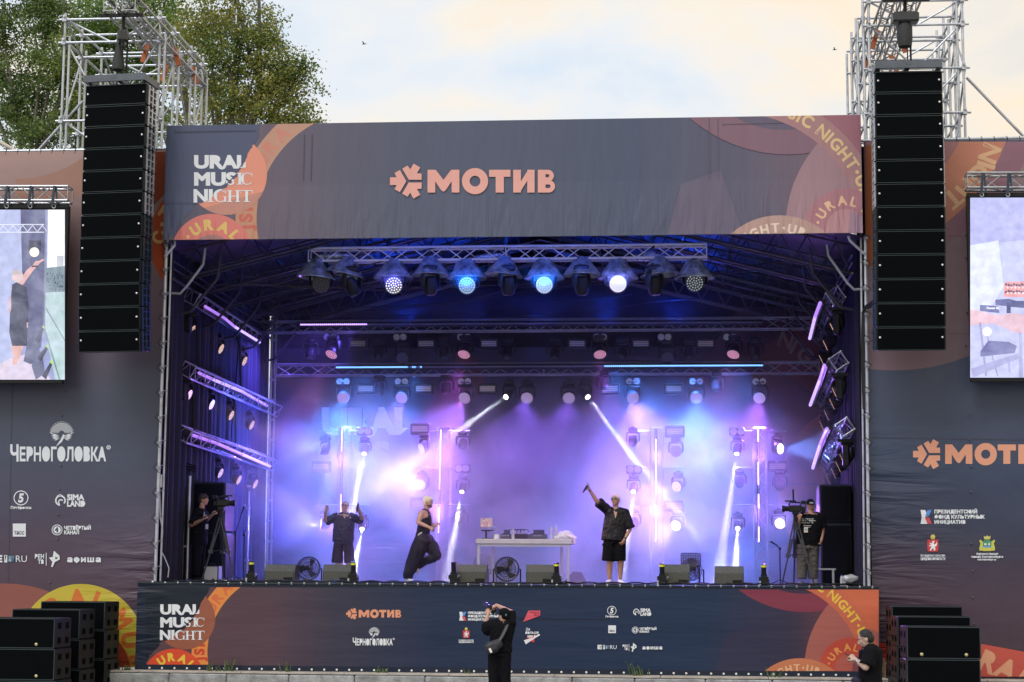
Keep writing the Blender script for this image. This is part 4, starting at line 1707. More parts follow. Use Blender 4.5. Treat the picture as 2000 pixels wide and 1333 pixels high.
# ---------------------------------------------------------------- scaffold towers
def tower(label, xs, Ys, ztop, zbot, ledz, sgn):
    t = thing('scaffold_tower', label, 'scaffold tower', (sum(xs) / 2, sum(Ys) / 2, zbot), 'scaffold towers behind the side walls')
    r = .027
    for x in xs:
        for y in Ys:
            for dx in (0, .11 * sgn):
                MB().tube((x + dx, y, zbot), (x + dx, y, ztop + (.15 if dx == 0 else -.35)), r).build('upright', M_GALV, t, smooth=True)
    for z in ledz:
        for y in Ys:
            MB().tube((xs[0] - .12, y - .03, z), (xs[1] + .12, y - .03, z), r).build('ledger', M_GALV, t, smooth=True)
        for x in xs:
            MB().tube((x, Ys[0] - .12, z + .06), (x, Ys[-1] + .12, z + .06), r).build('ledger', M_GALV, t, smooth=True)
    for i in range(len(ledz) - 1):
        z0, z1 = ledz[i + 1], ledz[i]
        for y in Ys[::2] if len(Ys) > 2 else Ys:
            m_ = (xs[0] + xs[1]) / 2
            for q0, q1 in (((xs[0] + .05, z1), (m_, z0)), ((m_, z0), (xs[1] - .05, z1))):
                MB().tube((q0[0], y + .03, q0[1]), (q1[0], y + .03, q1[1]), .021).build('brace', M_GALV, t, smooth=True)
        for k in range(len(Ys) - 1):
            for x in xs:
                a, b = (z0, z1) if (i + k) % 2 else (z1, z0)
                MB().tube((x + .03, Ys[k], a), (x + .03, Ys[k + 1], b), .021).build('brace', M_GALV, t, smooth=True)
    for x in xs:
        for y in Ys:
            for z in ledz:
                mb = MB()
                mb.box((x, y - .02, z), (.085, .10, .085))
                mb.build('clamp', M_GALV, t)
    return t


la, lb = P(127, 60, .9).x, P(313, 60, .9).x
zt1, zt2 = P(220, 38, .9).z, P(220, 83, .9).z
LT = tower('silver scaffold tower with diagonal braces rising in front of the green tree', (la, lb), (.9, 2.0, 3.4, 4.4), zt1, GZ, [zt1, zt2, zt2 - 1.7, P(220, 297, .9).z, 6.5, 4.0, 1.6], 1)
ra, rb = P(1697, 60, .9).x, P(1880, 60, .9).x
zt1, zt2 = P(1790, 3, .9).z, P(1790, 50, .9).z
RT = tower('silver scaffold tower standing against the open sky', (ra, rb), (.9, 2.0, 3.4, 4.4), zt1 + .3, GZ, [zt1, zt2, P(1790, 135, .9).z, P(1790, 222, .9).z, 8.0, 5.0, 2.0], -1)
for (t, a, b) in ((RT, (1888, 152, 1.2), (2010, 278, 1.2)), (LT, (162, 198, 1.0), (72, 297, 1.0))):
    MB().tube(P(*a), P(*b), .03).build('raking_brace', M_GALV, t, smooth=True)
for (xc, label) in ((lac.x, 'pair of aluminium trusses reaching out over the tower above the speakers beside the tree'), (rac.x, 'pair of aluminium trusses reaching out above the speakers against the sky')):
    left = xc < 0
    z0 = (P(230, 14, -1.0).z if left else P(1775, -18, -1.0).z)
    t = thing('cantilever_truss', label, 'truss', (xc, -1.3, z0))
    for dx in (-.19, .19):
        box_truss('', '', '', (xc + dx, -1.25, z0), (xc + dx, 4.4, z0), w=.26, h=.30, r=.024, rb=.012, step=.42, parent=t, parts=False)
    mb = MB()
    mb.box((xc, -1.1, z0 - .21), (.9, .08, .06))
    mb.build('cross_beam', M_BLACK, t)
    for k, yy in enumerate((1.6, 3.1)):
        mb = MB()
        mb.box((xc - .3, yy, z0 - .18), (.10, .04, .42), R=Matrix.Rotation(.3, 3, 'Y'))
        mb.box((xc + .3, yy + .3, z0 - .18), (.10, .04, .42), R=Matrix.Rotation(-.3, 3, 'Y'))
        mb.build('ratchet_strap', mat('orange_strap', (.55, .16, .06), .7), t)

# ---------------------------------------------------------------- subwoofers
def sub_mesh(flip):
    pass


def subwoofer(x0, x1, yt, yb, Y, label, ghost=None, knob=True):
    a, b, e = P(x0, yt, Y), P(x1, yt, Y), P((x0 + x1) / 2, yb, Y)
    wd = b.x - a.x
    ht = (a.z + b.z) / 2 - e.z
    cen = Vector(((a.x + b.x) / 2, Y + .45, (a.z + b.z) / 2 - ht / 2))
    t = thing('subwoofer_cabinet', label, 'subwoofer', cen - Vector((0, 0, ht / 2)), 'subwoofers stacked on the ground')
    mb = MB()
    mb.bbox(cen, (wd, .9, ht - .006), b=.015)
    mb.build('cabinet', M_BLACKCAB, t)
    mb = MB()
    mb.box(cen + Vector((0, -.452, 0)), (wd - .05, .008, ht - .05))
    mb.build('grille', M_GRILLE, t)
    mb = MB()
    for s in (-1, 1):
        mb.box(cen + Vector((0, -.454, s * (ht / 2 - .014))), (wd - .02, .006, .012))
        mb.box(cen + Vector((s * (wd / 2 - .012), -.454, 0)), (.012, .006, ht - .04))
    mb.build('front_trim', M_EDGE, t)
    for s in (-1, 1):
        mb = MB()
        for yy in (-.2, .22):
            for zz in (-.13, .13):
                mb.box(cen + Vector((s * (wd / 2 + .003), yy, zz)), (.01, .16, .11))
                mb.box(cen + Vector((s * (wd / 2 + .012), yy, zz)), (.014, .10, .02))
        mb.build('side_handle', M_GRILLE, t)
    for sx in ((-.30, .30) if knob else ()):
        mb = MB()
        mb.ell(cen + Vector((sx * wd, -.462, -ht * .36)), (.03, .015, .03), n=10, k=6)
        mb.build('cup_latch', mat('brass_latch', (.55, .52, .3), .35, .6), t, smooth=True)
    return t


cols = [('left', 'front', -66, 108, [1207, 1267, 1329, 1391], -3.6), ('left', 'middle', 24, 157, [1190, 1249, 1308, 1367], -2.3), ('left', 'rear', 80, 206, [1175, 1231, 1288, 1345], -1.15)]
rn = {0: 'topmost', 1: 'second from the top', 2: 'lowest'}
for side, dep, xa, xb, ys, Y in cols:
    for k in range(3):
        subwoofer(xa, xb, ys[k], ys[k + 1], Y, 'black subwoofer, %s of the %s stack by the yellow arc' % (rn[k], dep), knob=(dep == 'front'))
cols = [('right', 'front', 1770, 1915, [1224, 1288, 1352, 1416], -4.0), ('right', 'middle', 1752, 1896, [1204, 1264, 1325, 1386], -2.7), ('right', 'rear', 1741, 1880, [1184, 1243, 1302, 1361], -1.4)]
for side, dep, xa, xb, ys, Y in cols:
    for k in range(3):
        subwoofer(xa, xb, ys[k], ys[k + 1], Y, 'black subwoofer, %s of the %s stack by the phone man' % (rn[k], dep), knob=(dep == 'front' and k == 0))

# ---------------------------------------------------------------- stage posts
def post(px0, py0, px1, py1, sgn, label):
    Y = .0
    a, b = P(px0, py0, Y), P(px1, py1, Y)
    a.z = 2.11
    t = thing('stage_corner_post', label, 'scaffold post', a, 'scaffold posts at the stage corners')
    MB().tube(a, b, .033).build('upright', M_GALV, t, smooth=True)
    MB().tube(a + Vector((.075 * sgn, .1, 0)), b + Vector((.075 * sgn, .1, 0)), .02).build('upright', M_GALV, t, smooth=True)
    z = 2.35
    i = 0
    while z < b.z:
        f = (z - a.z) / (b.z - a.z)
        p = a.lerp(b, f)
        mb = MB()
        mb.box(p + Vector((.0, -.02, 0)), (.075, .09, .05))
        mb.tube(p + Vector((-.02, 0, .05)), p + Vector((.09 * sgn, .1, .05)), .012)
        mb.build('clamp', mat('dull_clamp', (.28, .30, .33), .5, .6), t)
        if i % 1 == 0:
            mb = MB()
            mb.path([p + Vector((-.05, -.03, .1)), p + Vector((-.10 * sgn, -.06, .0)), p + Vector((.02, -.05, -.1))], .008, n=5)
            mb.build('lacing', M_RUBBER, t)
        z += .5
        i += 1
    return t


PL = post(303, 1138, 326, 470, 1, 'galvanised post wrapped with clamps at the stage corner beside the bird emblem wall')
PR = post(1697, 1143, 1690, 462, -1, 'galvanised post wrapped with clamps at the stage corner beside the right speaker array')
for t, pts in ((PL, [(322, 573), (352, 574), (365, 560), (397, 517), (401, 485)]), (PR, [(1690, 565), (1668, 566), (1655, 553), (1618, 500), (1615, 478)])):
    MB().path([P(x, y, .2) for x, y in pts], .027, n=8).build('bent_eaves_tube', mat('dull_clamp', 0), t, smooth=True)
for t, pts in ((PL, [(341, 464), (341, 480), (322, 502)]), (PR, [(1657, 461), (1660, 470), (1688, 496)])):
    MB().path([P(x, y, -.05) for x, y in pts], .03, n=8).build('corner_strut', M_GALV, t, smooth=True)

# ---------------------------------------------------------------- roof
roof = thing('stage_roof', 'dark gabled roof with lattice rafters over the stage', 'roof', (0, 0, 8.2))
RZ0, RZ1 = 8.30, 10.0


def rz(x):
    return RZ1 - abs(x) * (RZ1 - RZ0) / 6.8


for yy in (.7, 2.6, 4.5, 6.4, 8.7):
    for s in (-1, 1):
        rf = []
        p0, p1 = Vector((s * 6.8, yy, RZ0)), Vector((0, yy, RZ1))
        q0, q1 = p0 + Vector((0, 0, .55)), p1 + Vector((0, 0, .55))
        mb = MB()
        mb.tube(p0, p1, .028)
        mb.tube(p0 + Vector((0, .28, 0)), p1 + Vector((0, .28, 0)), .024)
        mb.tube(q0, q1, .028)
        n = 12
        for k in range(n):
            a, b = p0.lerp(p1, k / n), q0.lerp(q1, (k + .5) / n)
            c = p0.lerp(p1, (k + 1) / n)
            mb.tube(a, b, .014, n=5)
            mb.tube(b, c, .014, n=5)
        mb.build('rafter', M_DARKSTEEL if yy < 8 else mat('rear_rafter', (.09, .09, .13), .4, .3), roof)
        MB().path([Vector((s * 6.85, yy, RZ0 - .75)), Vector((s * 6.6, yy, RZ0 - .7)), Vector((s * 6.05, yy, RZ0 - .0)), Vector((s * 6.0, yy, RZ0 + .5))], .03).build('knee_tube', M_DARKSTEEL, roof)
for k in range(7):
    for s in (-1, 1):
        x = s * (6.5 - k)
        MB().tube((x, .5, rz(x) + .58), (x, 9.2, rz(x) + .58), .025, n=6).build('purlin', M_DARKSTEEL, roof)
mb = MB()
mb.add([(-7.0, -.1, rz(7.0) + .62), (0, -.1, RZ1 + .66), (0, 10, RZ1 + .66), (-7.0, 10, rz(7.0) + .62), (7.0, -.1, rz(7) + .62), (7.0, 10, rz(7) + .62)], [(0, 1, 2, 3), (1, 4, 5, 2)])
mb.build('roof_cloth', mat('black_roof_sheet', (.005, .005, .008), .6, bump=.5, bscale=3), roof)
mb = MB()
mb.add([(-7.0, 9.98, 2), (7.0, 9.98, 2), (7.0, 9.98, 11), (-7.0, 9.98, 11)], [(0, 1, 2, 3)])
mb.build('gable_cloth', M_CLOTH, roof)
# black back sheet of the header, inside the roof
for s in (-1, 1):
    mb = MB()
    for k, (zz, r) in enumerate(((8.15, .03), (8.35, .02), (8.5, .02))):
        mb.tube((s * 6.75, -.1, zz), (s * 6.75, 9.4, zz), r)
    mb.build('eaves_beam', M_DARKSTEEL, roof)
# sagging cables under the roof
mb = MB()
rr = random.Random(4)
for k in range(10):
    a = Vector((rr.uniform(-6.6, -5), rr.uniform(1, 7), 8.2 + rr.random() * .3))
    b = Vector((rr.uniform(-3, 6.5), rr.uniform(1, 8), 8.9 + rr.random() * .4))
    pts = []
    for i in range(9):
        t = i / 8
        p = a.lerp(b, t)
        p.z -= math.sin(t * PI) * rr.uniform(.1, .35)
        pts.append(p)
    mb.path(pts, .014, n=5)
mb.build('cable_bundle', M_RUBBER, roof)

# ---------------------------------------------------------------- curtains and backdrop
def drape(name, label, cat, x, y0, y1, z0, z1, m, amp=.07, fold=.42, sgn=1):
    mb = MB()
    n = 140
    nz = 8
    for j in range(nz + 1):
        z = z0 + (z1 - z0) * j / nz
        for i in range(n + 1):
            y = y0 + (y1 - y0) * i / n
            f = math.sin(y / fold * 2 * PI + math.sin(y * 1.7) * 1.3 + .25 * math.sin(z * .8)) * amp * (1 - .35 * j / nz) + math.sin(y * 9.1 + z * .5) * .012
            mb.v.append(Vector((x + sgn * f, y, z)))
    for j in range(nz):
        for i in range(n):
            a = j * (n + 1) + i
            mb.f.append((a, a + 1, a + n + 2, a + n + 1))
    mb.m = [0] * len(mb.f)
    o = mb.build(name, m, None, smooth=False)
    o.data.shade_smooth()
    tag(o, label, cat)
    return o


M_SIDE = mat('charcoal_drape', (.022, .022, .040), .8, spec=.2, bump=.25, bscale=12)
drape('side_curtain', 'folded curtain along the stage side behind the black clad cameraman', 'curtain', -6.95, .35, 9.7, 2.1, 8.92, M_SIDE)
drape('side_curtain', 'folded curtain along the stage side behind the capped cameraman', 'curtain', 6.98, .35, 9.7, 2.1, 8.92, M_SIDE, sgn=-1)
bd = banner_thing('backdrop_banner', 'huge printed backdrop with giant pale letters across the rear of the stage', 'backdrop')
BY = 9.75
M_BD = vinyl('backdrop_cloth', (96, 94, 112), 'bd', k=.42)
mb = MB()
mb.add([(-6.9, BY, 2.1), (6.95, BY, 2.1), (6.95, BY, 8.0), (-6.9, BY, 8.0)], [(0, 1, 2, 3)])
mb.build('banner_cloth', M_BD, bd)
pr = Print(bd, BY, (533, 600, 1660, 1140), 'bd', 'bd', k=.42)
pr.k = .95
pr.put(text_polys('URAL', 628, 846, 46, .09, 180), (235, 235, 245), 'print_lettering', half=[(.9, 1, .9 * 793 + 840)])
pr.k = .36  # ink of the words below dimmed to stand in for smoke over them
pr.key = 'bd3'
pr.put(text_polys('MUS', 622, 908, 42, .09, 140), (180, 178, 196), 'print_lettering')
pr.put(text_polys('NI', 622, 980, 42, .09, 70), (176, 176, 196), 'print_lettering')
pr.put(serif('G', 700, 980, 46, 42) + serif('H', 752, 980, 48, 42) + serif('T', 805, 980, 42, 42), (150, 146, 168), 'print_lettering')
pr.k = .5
pr.key = 'bd2'
pr.put(ring_polys((780, 1320), 0, 260, n=64), (170, 120, 120), 'print_disc')
pr.put(ring_polys((1545, 1190), 0, 125, n=64), (220, 120, 96), 'print_disc')
pr.put(ring_polys((1420, 640), 0, 330, -60, 130, n=80), (110, 64, 70), 'print_disc')
pr.put(ring_polys((1700, 640), 0, 180, n=80), (66, 60, 80), 'print_disc', half=[(0, -1, -700)])
pr.put(ring_polys((1700, 960), 0, 180, n=80), (196, 104, 66), 'print_disc')
pr.put([[(1470, 690), (1560, 640), (1640, 700), (1600, 780), (1560, 750)]], (150, 70, 62), 'print_wedge')
pr.put(ring_polys((890, 740), 0, 55, 270, 450, n=30), (150, 66, 50), 'print_disc')
q = []
for ch, (x_, y_), a in (('N', (1535, 665), 20), ('I', (1550, 678), 28), ('G', (1572, 694), 40), ('H', (1596, 718), 50)):
    vv, f = glyphs(ch, .05)
    t = math.radians(a)
    Wc = max(p[0] for p in vv)
    for tr in f:
        q.append([(x_ + ((vv[i][0] - Wc / 2) * math.cos(t) + (vv[i][1] - .5) * math.sin(t)) * 27, y_ + ((vv[i][0] - Wc / 2) * math.sin(t) - (vv[i][1] - .5) * math.cos(t)) * 27) for i in tr])
pr.put(q, (206, 170, 140), 'print_lettering')
# joints of the backdrop lengths
mb = MB()
for px in (706, 996, 1280):
    p = P(px, 900, BY - .06)
    mb.box((p.x, BY - .06, 5.0), (.02, .004, 5.8))
p = P(1000, 945, BY - .06)
mb.box((0, BY - .07, p.z), (13.7, .004, .02))
mb.build('seam_or_shadow', mat('seam_dark', (.05, .05, .07), .7), bd)
WHITE, BLUE, PINK, PURP, WARM, COOL = (1, .97, 1), (.35, .6, 1), (1, .35, .75), (.62, .32, 1), (1, .62, .38), (.75, .85, 1)
CAMD = (CAM - Vector((0, FY, 9))).normalized()

# hooded lamps on the front truss
hood_m = mat('rain_hood_plastic', (.22, .27, .31), .15, .15, bump=1.0, bscale=12, var=.7, vscale=7, spec=.8)


def hood(c, ang, sc):
    mb = MB()
    n = 22
    rings = [(-.0, .02), (0.0, .16), (-.10, .20), (-.24, .30), (-.36, .40), (-.385, .425), (-.40, .42)]
    for j, (z, r) in enumerate(rings):
        for i in range(n):
            a = 2 * PI * i / n
            k = noise.noise(Vector((math.cos(a) * 3, math.sin(a) * 3, z * 6 + c.x * 5))) * .05 if 0 < j < 5 else 0
            mb.v.append(Vector((math.cos(a) * (r + k), math.sin(a) * (r + k) * .9, z + k * .5)))
    for j in range(len(rings) - 1):
        for i in range(n):
            q = (i + 1) % n
            mb.f.append((j * n + i, (j + 1) * n + i, (j + 1) * n + q, j * n + q))
    mb.m = [0] * len(mb.f)
    R = Matrix.Rotation(ang, 3, 'Y')
    mb.v = [c + R @ (v * sc) for v in mb.v]
    return mb


front = [(627, 556, 'w', 0, 'off', .10, 'first hooded lamp, unlit honeycomb face, at the left end of the front truss'),
         (696, 545, 's', 0, 'off', .22, 'hooded unlit lamp twisted sideways, just before the first bright one on the front truss'),
         (769, 558, 'w', WHITE, 'dim', 0, 'hooded lamp with a white and violet lit face, first bright one of the front truss'),
         (842, 545, 's', 0, 'off', 0, 'hooded unlit lamp between the violet white and the pale blue one, front truss'),
         (912, 558, 'w', (.5, .75, 1), 'blue', 0, 'hooded lamp with pale cyan blue lit face on the front truss'),
         (993, 545, 's', 0, 'off', .1, 'hooded unlit lamp hanging at the middle sling of the front truss'),
         (1063, 557, 'w', (.6, .8, 1), 'blue2', 0, 'hooded lamp with dazzling blue glow near the middle of the front truss'),
         (1137, 545, 's', 0, 'off', 0, 'hooded unlit lamp between the two most dazzling ones on the front truss'),
         (1207, 555, 'w', (1, .95, 1), 'white', 0, 'hooded lamp with dazzling white face, last bright one of the front truss'),
         (1280, 548, 's', 0, 'off', -.1, 'hooded unlit lamp tipped down beside the last sling of the front truss'),
         (1357, 553, 'w', (.7, .8, .9), 'faint', 0, 'hooded lamp with faint white dots, last one at the right end of the front truss')]
for px, py, k, col, st_, ang, lab in front:
    lens = P(px, py, FY - .15)
    d = (CAM - lens).normalized()
    if k == 'w':
        es = {'off': 0, 'dim': 1.5, 'blue': 1.8, 'blue2': 2.6, 'white': 2.8, 'faint': .5}[st_]
        t = head_light('wash', lens, d + Vector((0, 0, -.03)), lab, 'hooded lamps on the front truss', lit=col if es else None, es=es, sc=1.12)
        gl = {'dim': (.12, .12, 1, 4500), 'blue': (.01, .14, 1, 16000), 'blue2': (.01, .14, 1, 26000), 'white': (.14, .18, 1, 17000)}.get(st_)
        if gl:
            spot(t, d * .22, Vector((0, -1, .45)), gl[:3], gl[3], 104, .8, size=.05)
    else:
        t = head_light('spot', P(px, 577, FY - .15), Vector((.5 if ang > .15 else .05, .35, -1)), lab, 'hooded lamps on the front truss', sc=1.05)
    top = P(px - ang * 60, 508 if k == 'w' else 503, FY - .06)
    hood(top, ang, 1.0 if k == 'w' else .98).build('rain_hood', hood_m, t, smooth=True)

# ---------------------------------------------------------------- rear trusses
RY = 8.7
ta = box_truss('rear_upper_truss', 'dark rear truss with a violet row of diodes, upper of two', 'truss', P(497, 640, RY), P(1592, 632, RY), w=.29, h=.27, r=.022, rb=.010, step=.42)
tb = box_truss('rear_lower_truss', 'dark rear truss with two pale blue rows of diodes, lower of two', 'truss', P(538, 724, RY), P(1600, 719, RY), w=.29, h=.27, r=.022, rb=.010, step=.42)


def led_row(name, label, pts, lit, n, col, es, parent=None, r=.02, body=(.07, .05), dim=.0, grp=None):
    """a batten of diodes along a line of points, lit = list of (from, to) fractions"""
    a, b = pts
    t = thing(name, label, 'led bar', (a + b) / 2, grp) if parent is None else parent
    mb = MB()
    d = (b - a)
    mb.loft([a + Vector((0, .05, 0)), b + Vector((0, .05, 0))], [body, body], side=(0, 0, 1), n=4)
    mb.build('housing', M_BLACK, t)
    for nm, cond, m in (('lit_diodes', True, led(col, es)), ('dark_diodes', False, mat('dim_diode', (.3, .3, .36), .3))):
        mb = MB()
        for i in range(n):
            f = (i + .5) / n
            if any(l0 <= f <= l1 for l0, l1 in lit) == cond:
                p = a.lerp(b, f)
                mb.ell(p, (r, .018, r) if abs(d.x) > abs(d.z) else (r, .018, r), n=8, k=4)
        if mb.v:
            mb.build(nm, m, t, smooth=True)['kind'] = 'stuff'
    return t


lr1 = led_row('led_batten', 'row of diodes along the upper rear truss, lit violet white at one end', (P(586, 634.5, RY - .3), P(1490, 629.5, RY - .3)), [(0, .148)], 230, (.55, .36, 1), 2.2, r=.023)
lr2 = led_row('led_batten', 'row of diodes along the lower rear truss, lit pale blue at both ends', (P(656, 718, RY - .3), P(1490, 714, RY - .3)), [(0, .172), (.18, .19), (.202, .207), (.632, 1)], 210, (.18, .45, 1), 2.4, r=.023)


for pxs, py, t_, c_, e_, dr in (((600, 640, 690), 640, lr1, (.16, .10, 1), 900, (-.75, -.45, -1)), ((670, 715, 760, 810), 724, lr2, (.05, .22, 1), 1900, (0, -.35, -1)), ((1200, 1250, 1300, 1350, 1400, 1450), 722, lr2, (.05, .22, 1), 1700, (.05, -.35, -1))):
    for px in pxs:
        spot(t_, P(px, py, RY - .36), Vector(dr), c_, e_, 85, 1, size=.12, local=False)

for px in (800, 930, 1060, 1190, 1320):  # added blue fill for the haze under the roof; diodes here are unlit
    spot(lr1, P(px, 630, RY - .42), Vector((0, -.75, .8)), (.01, .06, 1), 260, 140, 1, size=.12, local=False)


def blinder(px, py, Y, label, glow=.25):
    c = P(px, py, Y)
    t = thing('blinder_lamp', label, 'blinder', c, 'twin round blinder lamps')
    mb = MB()
    mb.bbox(c + Vector((0, .12, 0)), (.36, .16, .2), b=.03)
    mb.build('housing', M_BLACK, t)
    for s in (-1, 1):
        mb = MB()
        mb.loft([c + Vector((s * .085, y, 0)) for y in (.05, -.01, -.02, .0)], [.078, .08, .066, .06], n=18)
        mb.build('reflector_ring', M_ALU, t, smooth=True)
        mb = MB()
        mb.loft([c + Vector((s * .085, y, 0)) for y in (-.004, -.012)], [.055, .02], n=14)
        mb.build('bulb', mat('warm_reflector', (.35, .33, .33), .15, .8), t, smooth=True)
    return t


def strobe(px, py, Y, label):
    c = P(px, py, Y)
    t = thing('strobe_lamp', label, 'strobe', c, 'flat strobe lamps')
    mb = MB()
    mb.bbox(c + Vector((0, .08, 0)), (.46, .14, .27), b=.02)
    mb.build('housing', M_BLACK, t)
    for k in (-1, 0, 1):
        mb = MB()
        mb.box(c + Vector((0, -.0, .0 + k * .045)), (.36, .02, .034))
        mb.build('strobe_tube', mat('strobe_glass', (.42, .42, .42), .25, .3) if k else mat('strobe_amber', (.5, .44, .36), .25, .3), t)
    return t


FX = 'lamps hung from the rear trusses'
Y1 = RY - .15


def ordn(n):
    return ('first', 'second', 'third', 'fourth', 'fifth', 'sixth', 'seventh', 'eighth', 'ninth', 'tenth', 'eleventh', 'twelfth', 'thirteenth')[n]


for i, (px, lit, dx, en, lc) in enumerate([(647, PINK, -.25, 1600, (.75, .25, 1)), (786, None, 0, 0, 0), (906, PINK, -.15, 1800, (.75, .12, 1)), (1172, PINK, .1, 2000, (.6, .12, 1)), (1303, None, 0, 0, 0), (1432, PINK, -.22, 2200, (.6, .25, 1))]):
    head_light('wash', P(px, 693 if lit else 700, Y1 - .1), Vector((dx, -.55 if lit else -.7, -.75 if lit else -.3)), ('pink lit wash lamp, %s wash lamp below the upper rear truss' if lit else 'unlit wash lamp, %s wash lamp below the upper rear truss') % ordn(i), FX, lit=lit and (1, .42, .7), es=1.6, sc=.95, energy=en, angle=34, lcol=lc)
for i, px in enumerate((605, 738, 866, 990, 1083, 1215, 1346, 1475)):
    head_light('spot', P(px, 700, Y1), Vector((0, -.5, -.8)), 'dark beam lamp, %s of those below the upper rear truss' % ordn(i), FX, sc=.9)
for i, px in enumerate((645, 781, 906, 1172, 1298, 1426)):
    blinder(px, 658.5, Y1 - .1, 'twin round blinder, %s of those below the upper rear truss' % ordn(i))
for i, px in enumerate((699, 832, 955, 1127, 1252, 1378)):
    strobe(px, 671.5, Y1, 'flat strobe lamp, %s of those below the upper rear truss' % ordn(i))
rowb = [(670, (1, .85, 1), .1, 3800, (.08, .24, 1)), (784, (1, .8, 1), 0, 2400, (.28, .18, 1)), (907, (1, .85, 1), -.25, 3200, (.42, .18, 1)), (1029, (.9, .85, 1), 0, 1300, (.26, .12, 1)), (1111, (.9, .85, 1), 0, 1300, (.26, .12, 1)), (1236, (1, .85, 1), .2, 3200, (.42, .2, 1)), (1360, (1, .9, 1), 0, 3800, (.08, .24, 1)), (1483, (1, .85, .95), -.25, 3200, (.45, .14, 1))]
for i, (px, c, dx, en, lc) in enumerate(rowb):
    head_light('wash', P(px, 778, Y1 - .1), Vector((dx * .6, -.8, -.45)), 'lit wash lamp, %s of those below the lower rear truss' % ordn(i), FX, lit=(c[0] * .8, c[1] * .62, 1), es=1.5, sc=.92, energy=en, angle=40, lcol=lc)
    if i not in (3, 4):
        blinder(px, 745.5, Y1 - .1, 'twin round blinder, %s of those below the lower rear truss' % ordn(i - (2 if i > 4 else 0)))
for i, px in enumerate((714, 827, 952, 1192, 1316)):
    strobe(px, 759.5, Y1, 'flat strobe lamp, %s of those below the lower rear truss' % ordn(i))
for i, (px, py, tx, ty) in enumerate(((870, 770, 0, 0), (988, 776, 840, 880), (1148, 776, 1290, 965), (740, 770, 0, 0), (1180, 762, 0, 0), (1400, 765, 0, 0))):
    if tx:
        a = P(px, py, Y1 - .1)
        b = P(tx, ty, Y1 - 2.6)
        head_light('spot', a, b - a, 'beam lamp throwing a white shaft towards the %s' % ('stage centre left' if tx < 1000 else 'pointing singer'), FX, lit=WHITE, es=10, sc=.85, energy=50000, angle=4.0, lcol=(.85, .88, 1), blend=.6)
    else:
        head_light('spot', P(px, py, Y1), Vector((0, -.5, -.8)), 'dark beam lamp below the lower rear truss near the %s strobe' % {870: 'third', 740: 'first', 1180: 'fourth', 1400: 'last'}[px], FX, sc=.85)

# ---------------------------------------------------------------- side trusses with lamps
sideL = [((368, 585), (500, 661), 'upper'), ((360, 728), (537, 800), 'middle'), ((352, 853), (527, 905), 'lowest')]
for i, (a, b, nm) in enumerate(sideL):
    A = P(a[0] + 6, a[1] - 5, 1.4)
    Bp = P(b[0], b[1], 8.3)
    box_truss('side_truss', 'aluminium side truss at the left curtain, %s of three, square open end towards the crowd' % nm, 'truss', A, Bp, w=.27, h=.27, r=.02, rb=.009, step=.34, rot=math.radians(28))
for i, (a, b, nm) in enumerate(sideL):
    tr_ = bpy.data.objects['side_truss' + ('.%03d' % i if i else '')]
    for f in (.12, .6):
        q = P(a[0] + (b[0] - a[0]) * f, a[1] + (b[1] - a[1]) * f, 1.4 + 6.9 * f)
        m_ = MB()
        m_.loft([q + Vector((.05, 0, .1)), q + Vector((.0, 0, 1.1)), q + Vector((-.08, 0, 1.35))], [.035, .03, .03], n=6)
        m_.loft([q + Vector((-.1, .1, .1)), q + Vector((-.06, .1, 1.2))], [.02, .02], n=5)
        m_.build('sling', M_BLACK, tr_)
bars = [([(398, 599), (436, 622), (455, 638), (505, 669)], .0), ([(386, 729), (412, 741), (470, 765), (519, 793)], .35), ([(372, 850), (420, 866), (470, 888), (525, 911)], .5)]
for i, (pts, k) in enumerate(bars):
    t = thing('led_tube_bar', 'lilac glowing light bar on the %s left side truss' % ('upper', 'middle', 'lowest')[i], 'led bar', P(pts[0][0], pts[0][1], 1.8), 'glowing bars on the side trusses')
    ys = [1.7, 3.4, 4.6, 8.0]
    pp = [P(x, y, yy) for (x, y), yy in zip(pts, ys)]
    mb = MB()
    mb.loft([p + Vector((-.03, 0, -.03)) for p in pp], [(.05, .06)] * 4, side=(0, 0, 1), n=4)
    mb.build('housing', M_BLACK, t)
    for j in range(3):
        c = [(.32, .15, .62), (.38, .2, .78), (.62, .46, 1)][j] if i != 1 else [(.34, .17, .68), (.55, .42, 1), (.42, .28, .8)][j]
        mb = MB()
        mb.loft([pp[j] + Vector((.03, -.01, 0)), pp[j + 1] + Vector((.03, -.01, 0))], [(.036, .03)] * 2, side=(0, 0, 1), n=6)
        mb.build('diffuser', mat('lilac_glow_%d_%d' % (i, j), (.2, .1, .3), .4, emit=c, es=1.3), t)
lampsL = [[(377, 646), (432, 682), (478, 706)], [(370, 772), (414, 791), (452, 812), (492, 831)], [(350, 900), (389, 911), (431, 925), (467, 938), (499, 946)]]
for i, row in enumerate(lampsL):
    for j, (px, py) in enumerate(row):
        f = j / (len(row) - 1)
        yy = (2.2, 1.9, 1.7)[i] + f * ((4.4, 5.4, 5.8)[i] - 0)
        head_light('wash', P(px, py, yy), Vector((.95, -.12, -.42)), 'peach lit side lamp, %s from the crowd under the %s left truss' % (ordn(j), ('upper', 'middle', 'lowest')[i]), 'lamps under the left side trusses', lit=(1, .68, .52), es=1.6, sc=.74, energy=(1500 if j == 0 else 600) if i < 2 else 400, angle=22, lcol=(1, .55, .35))
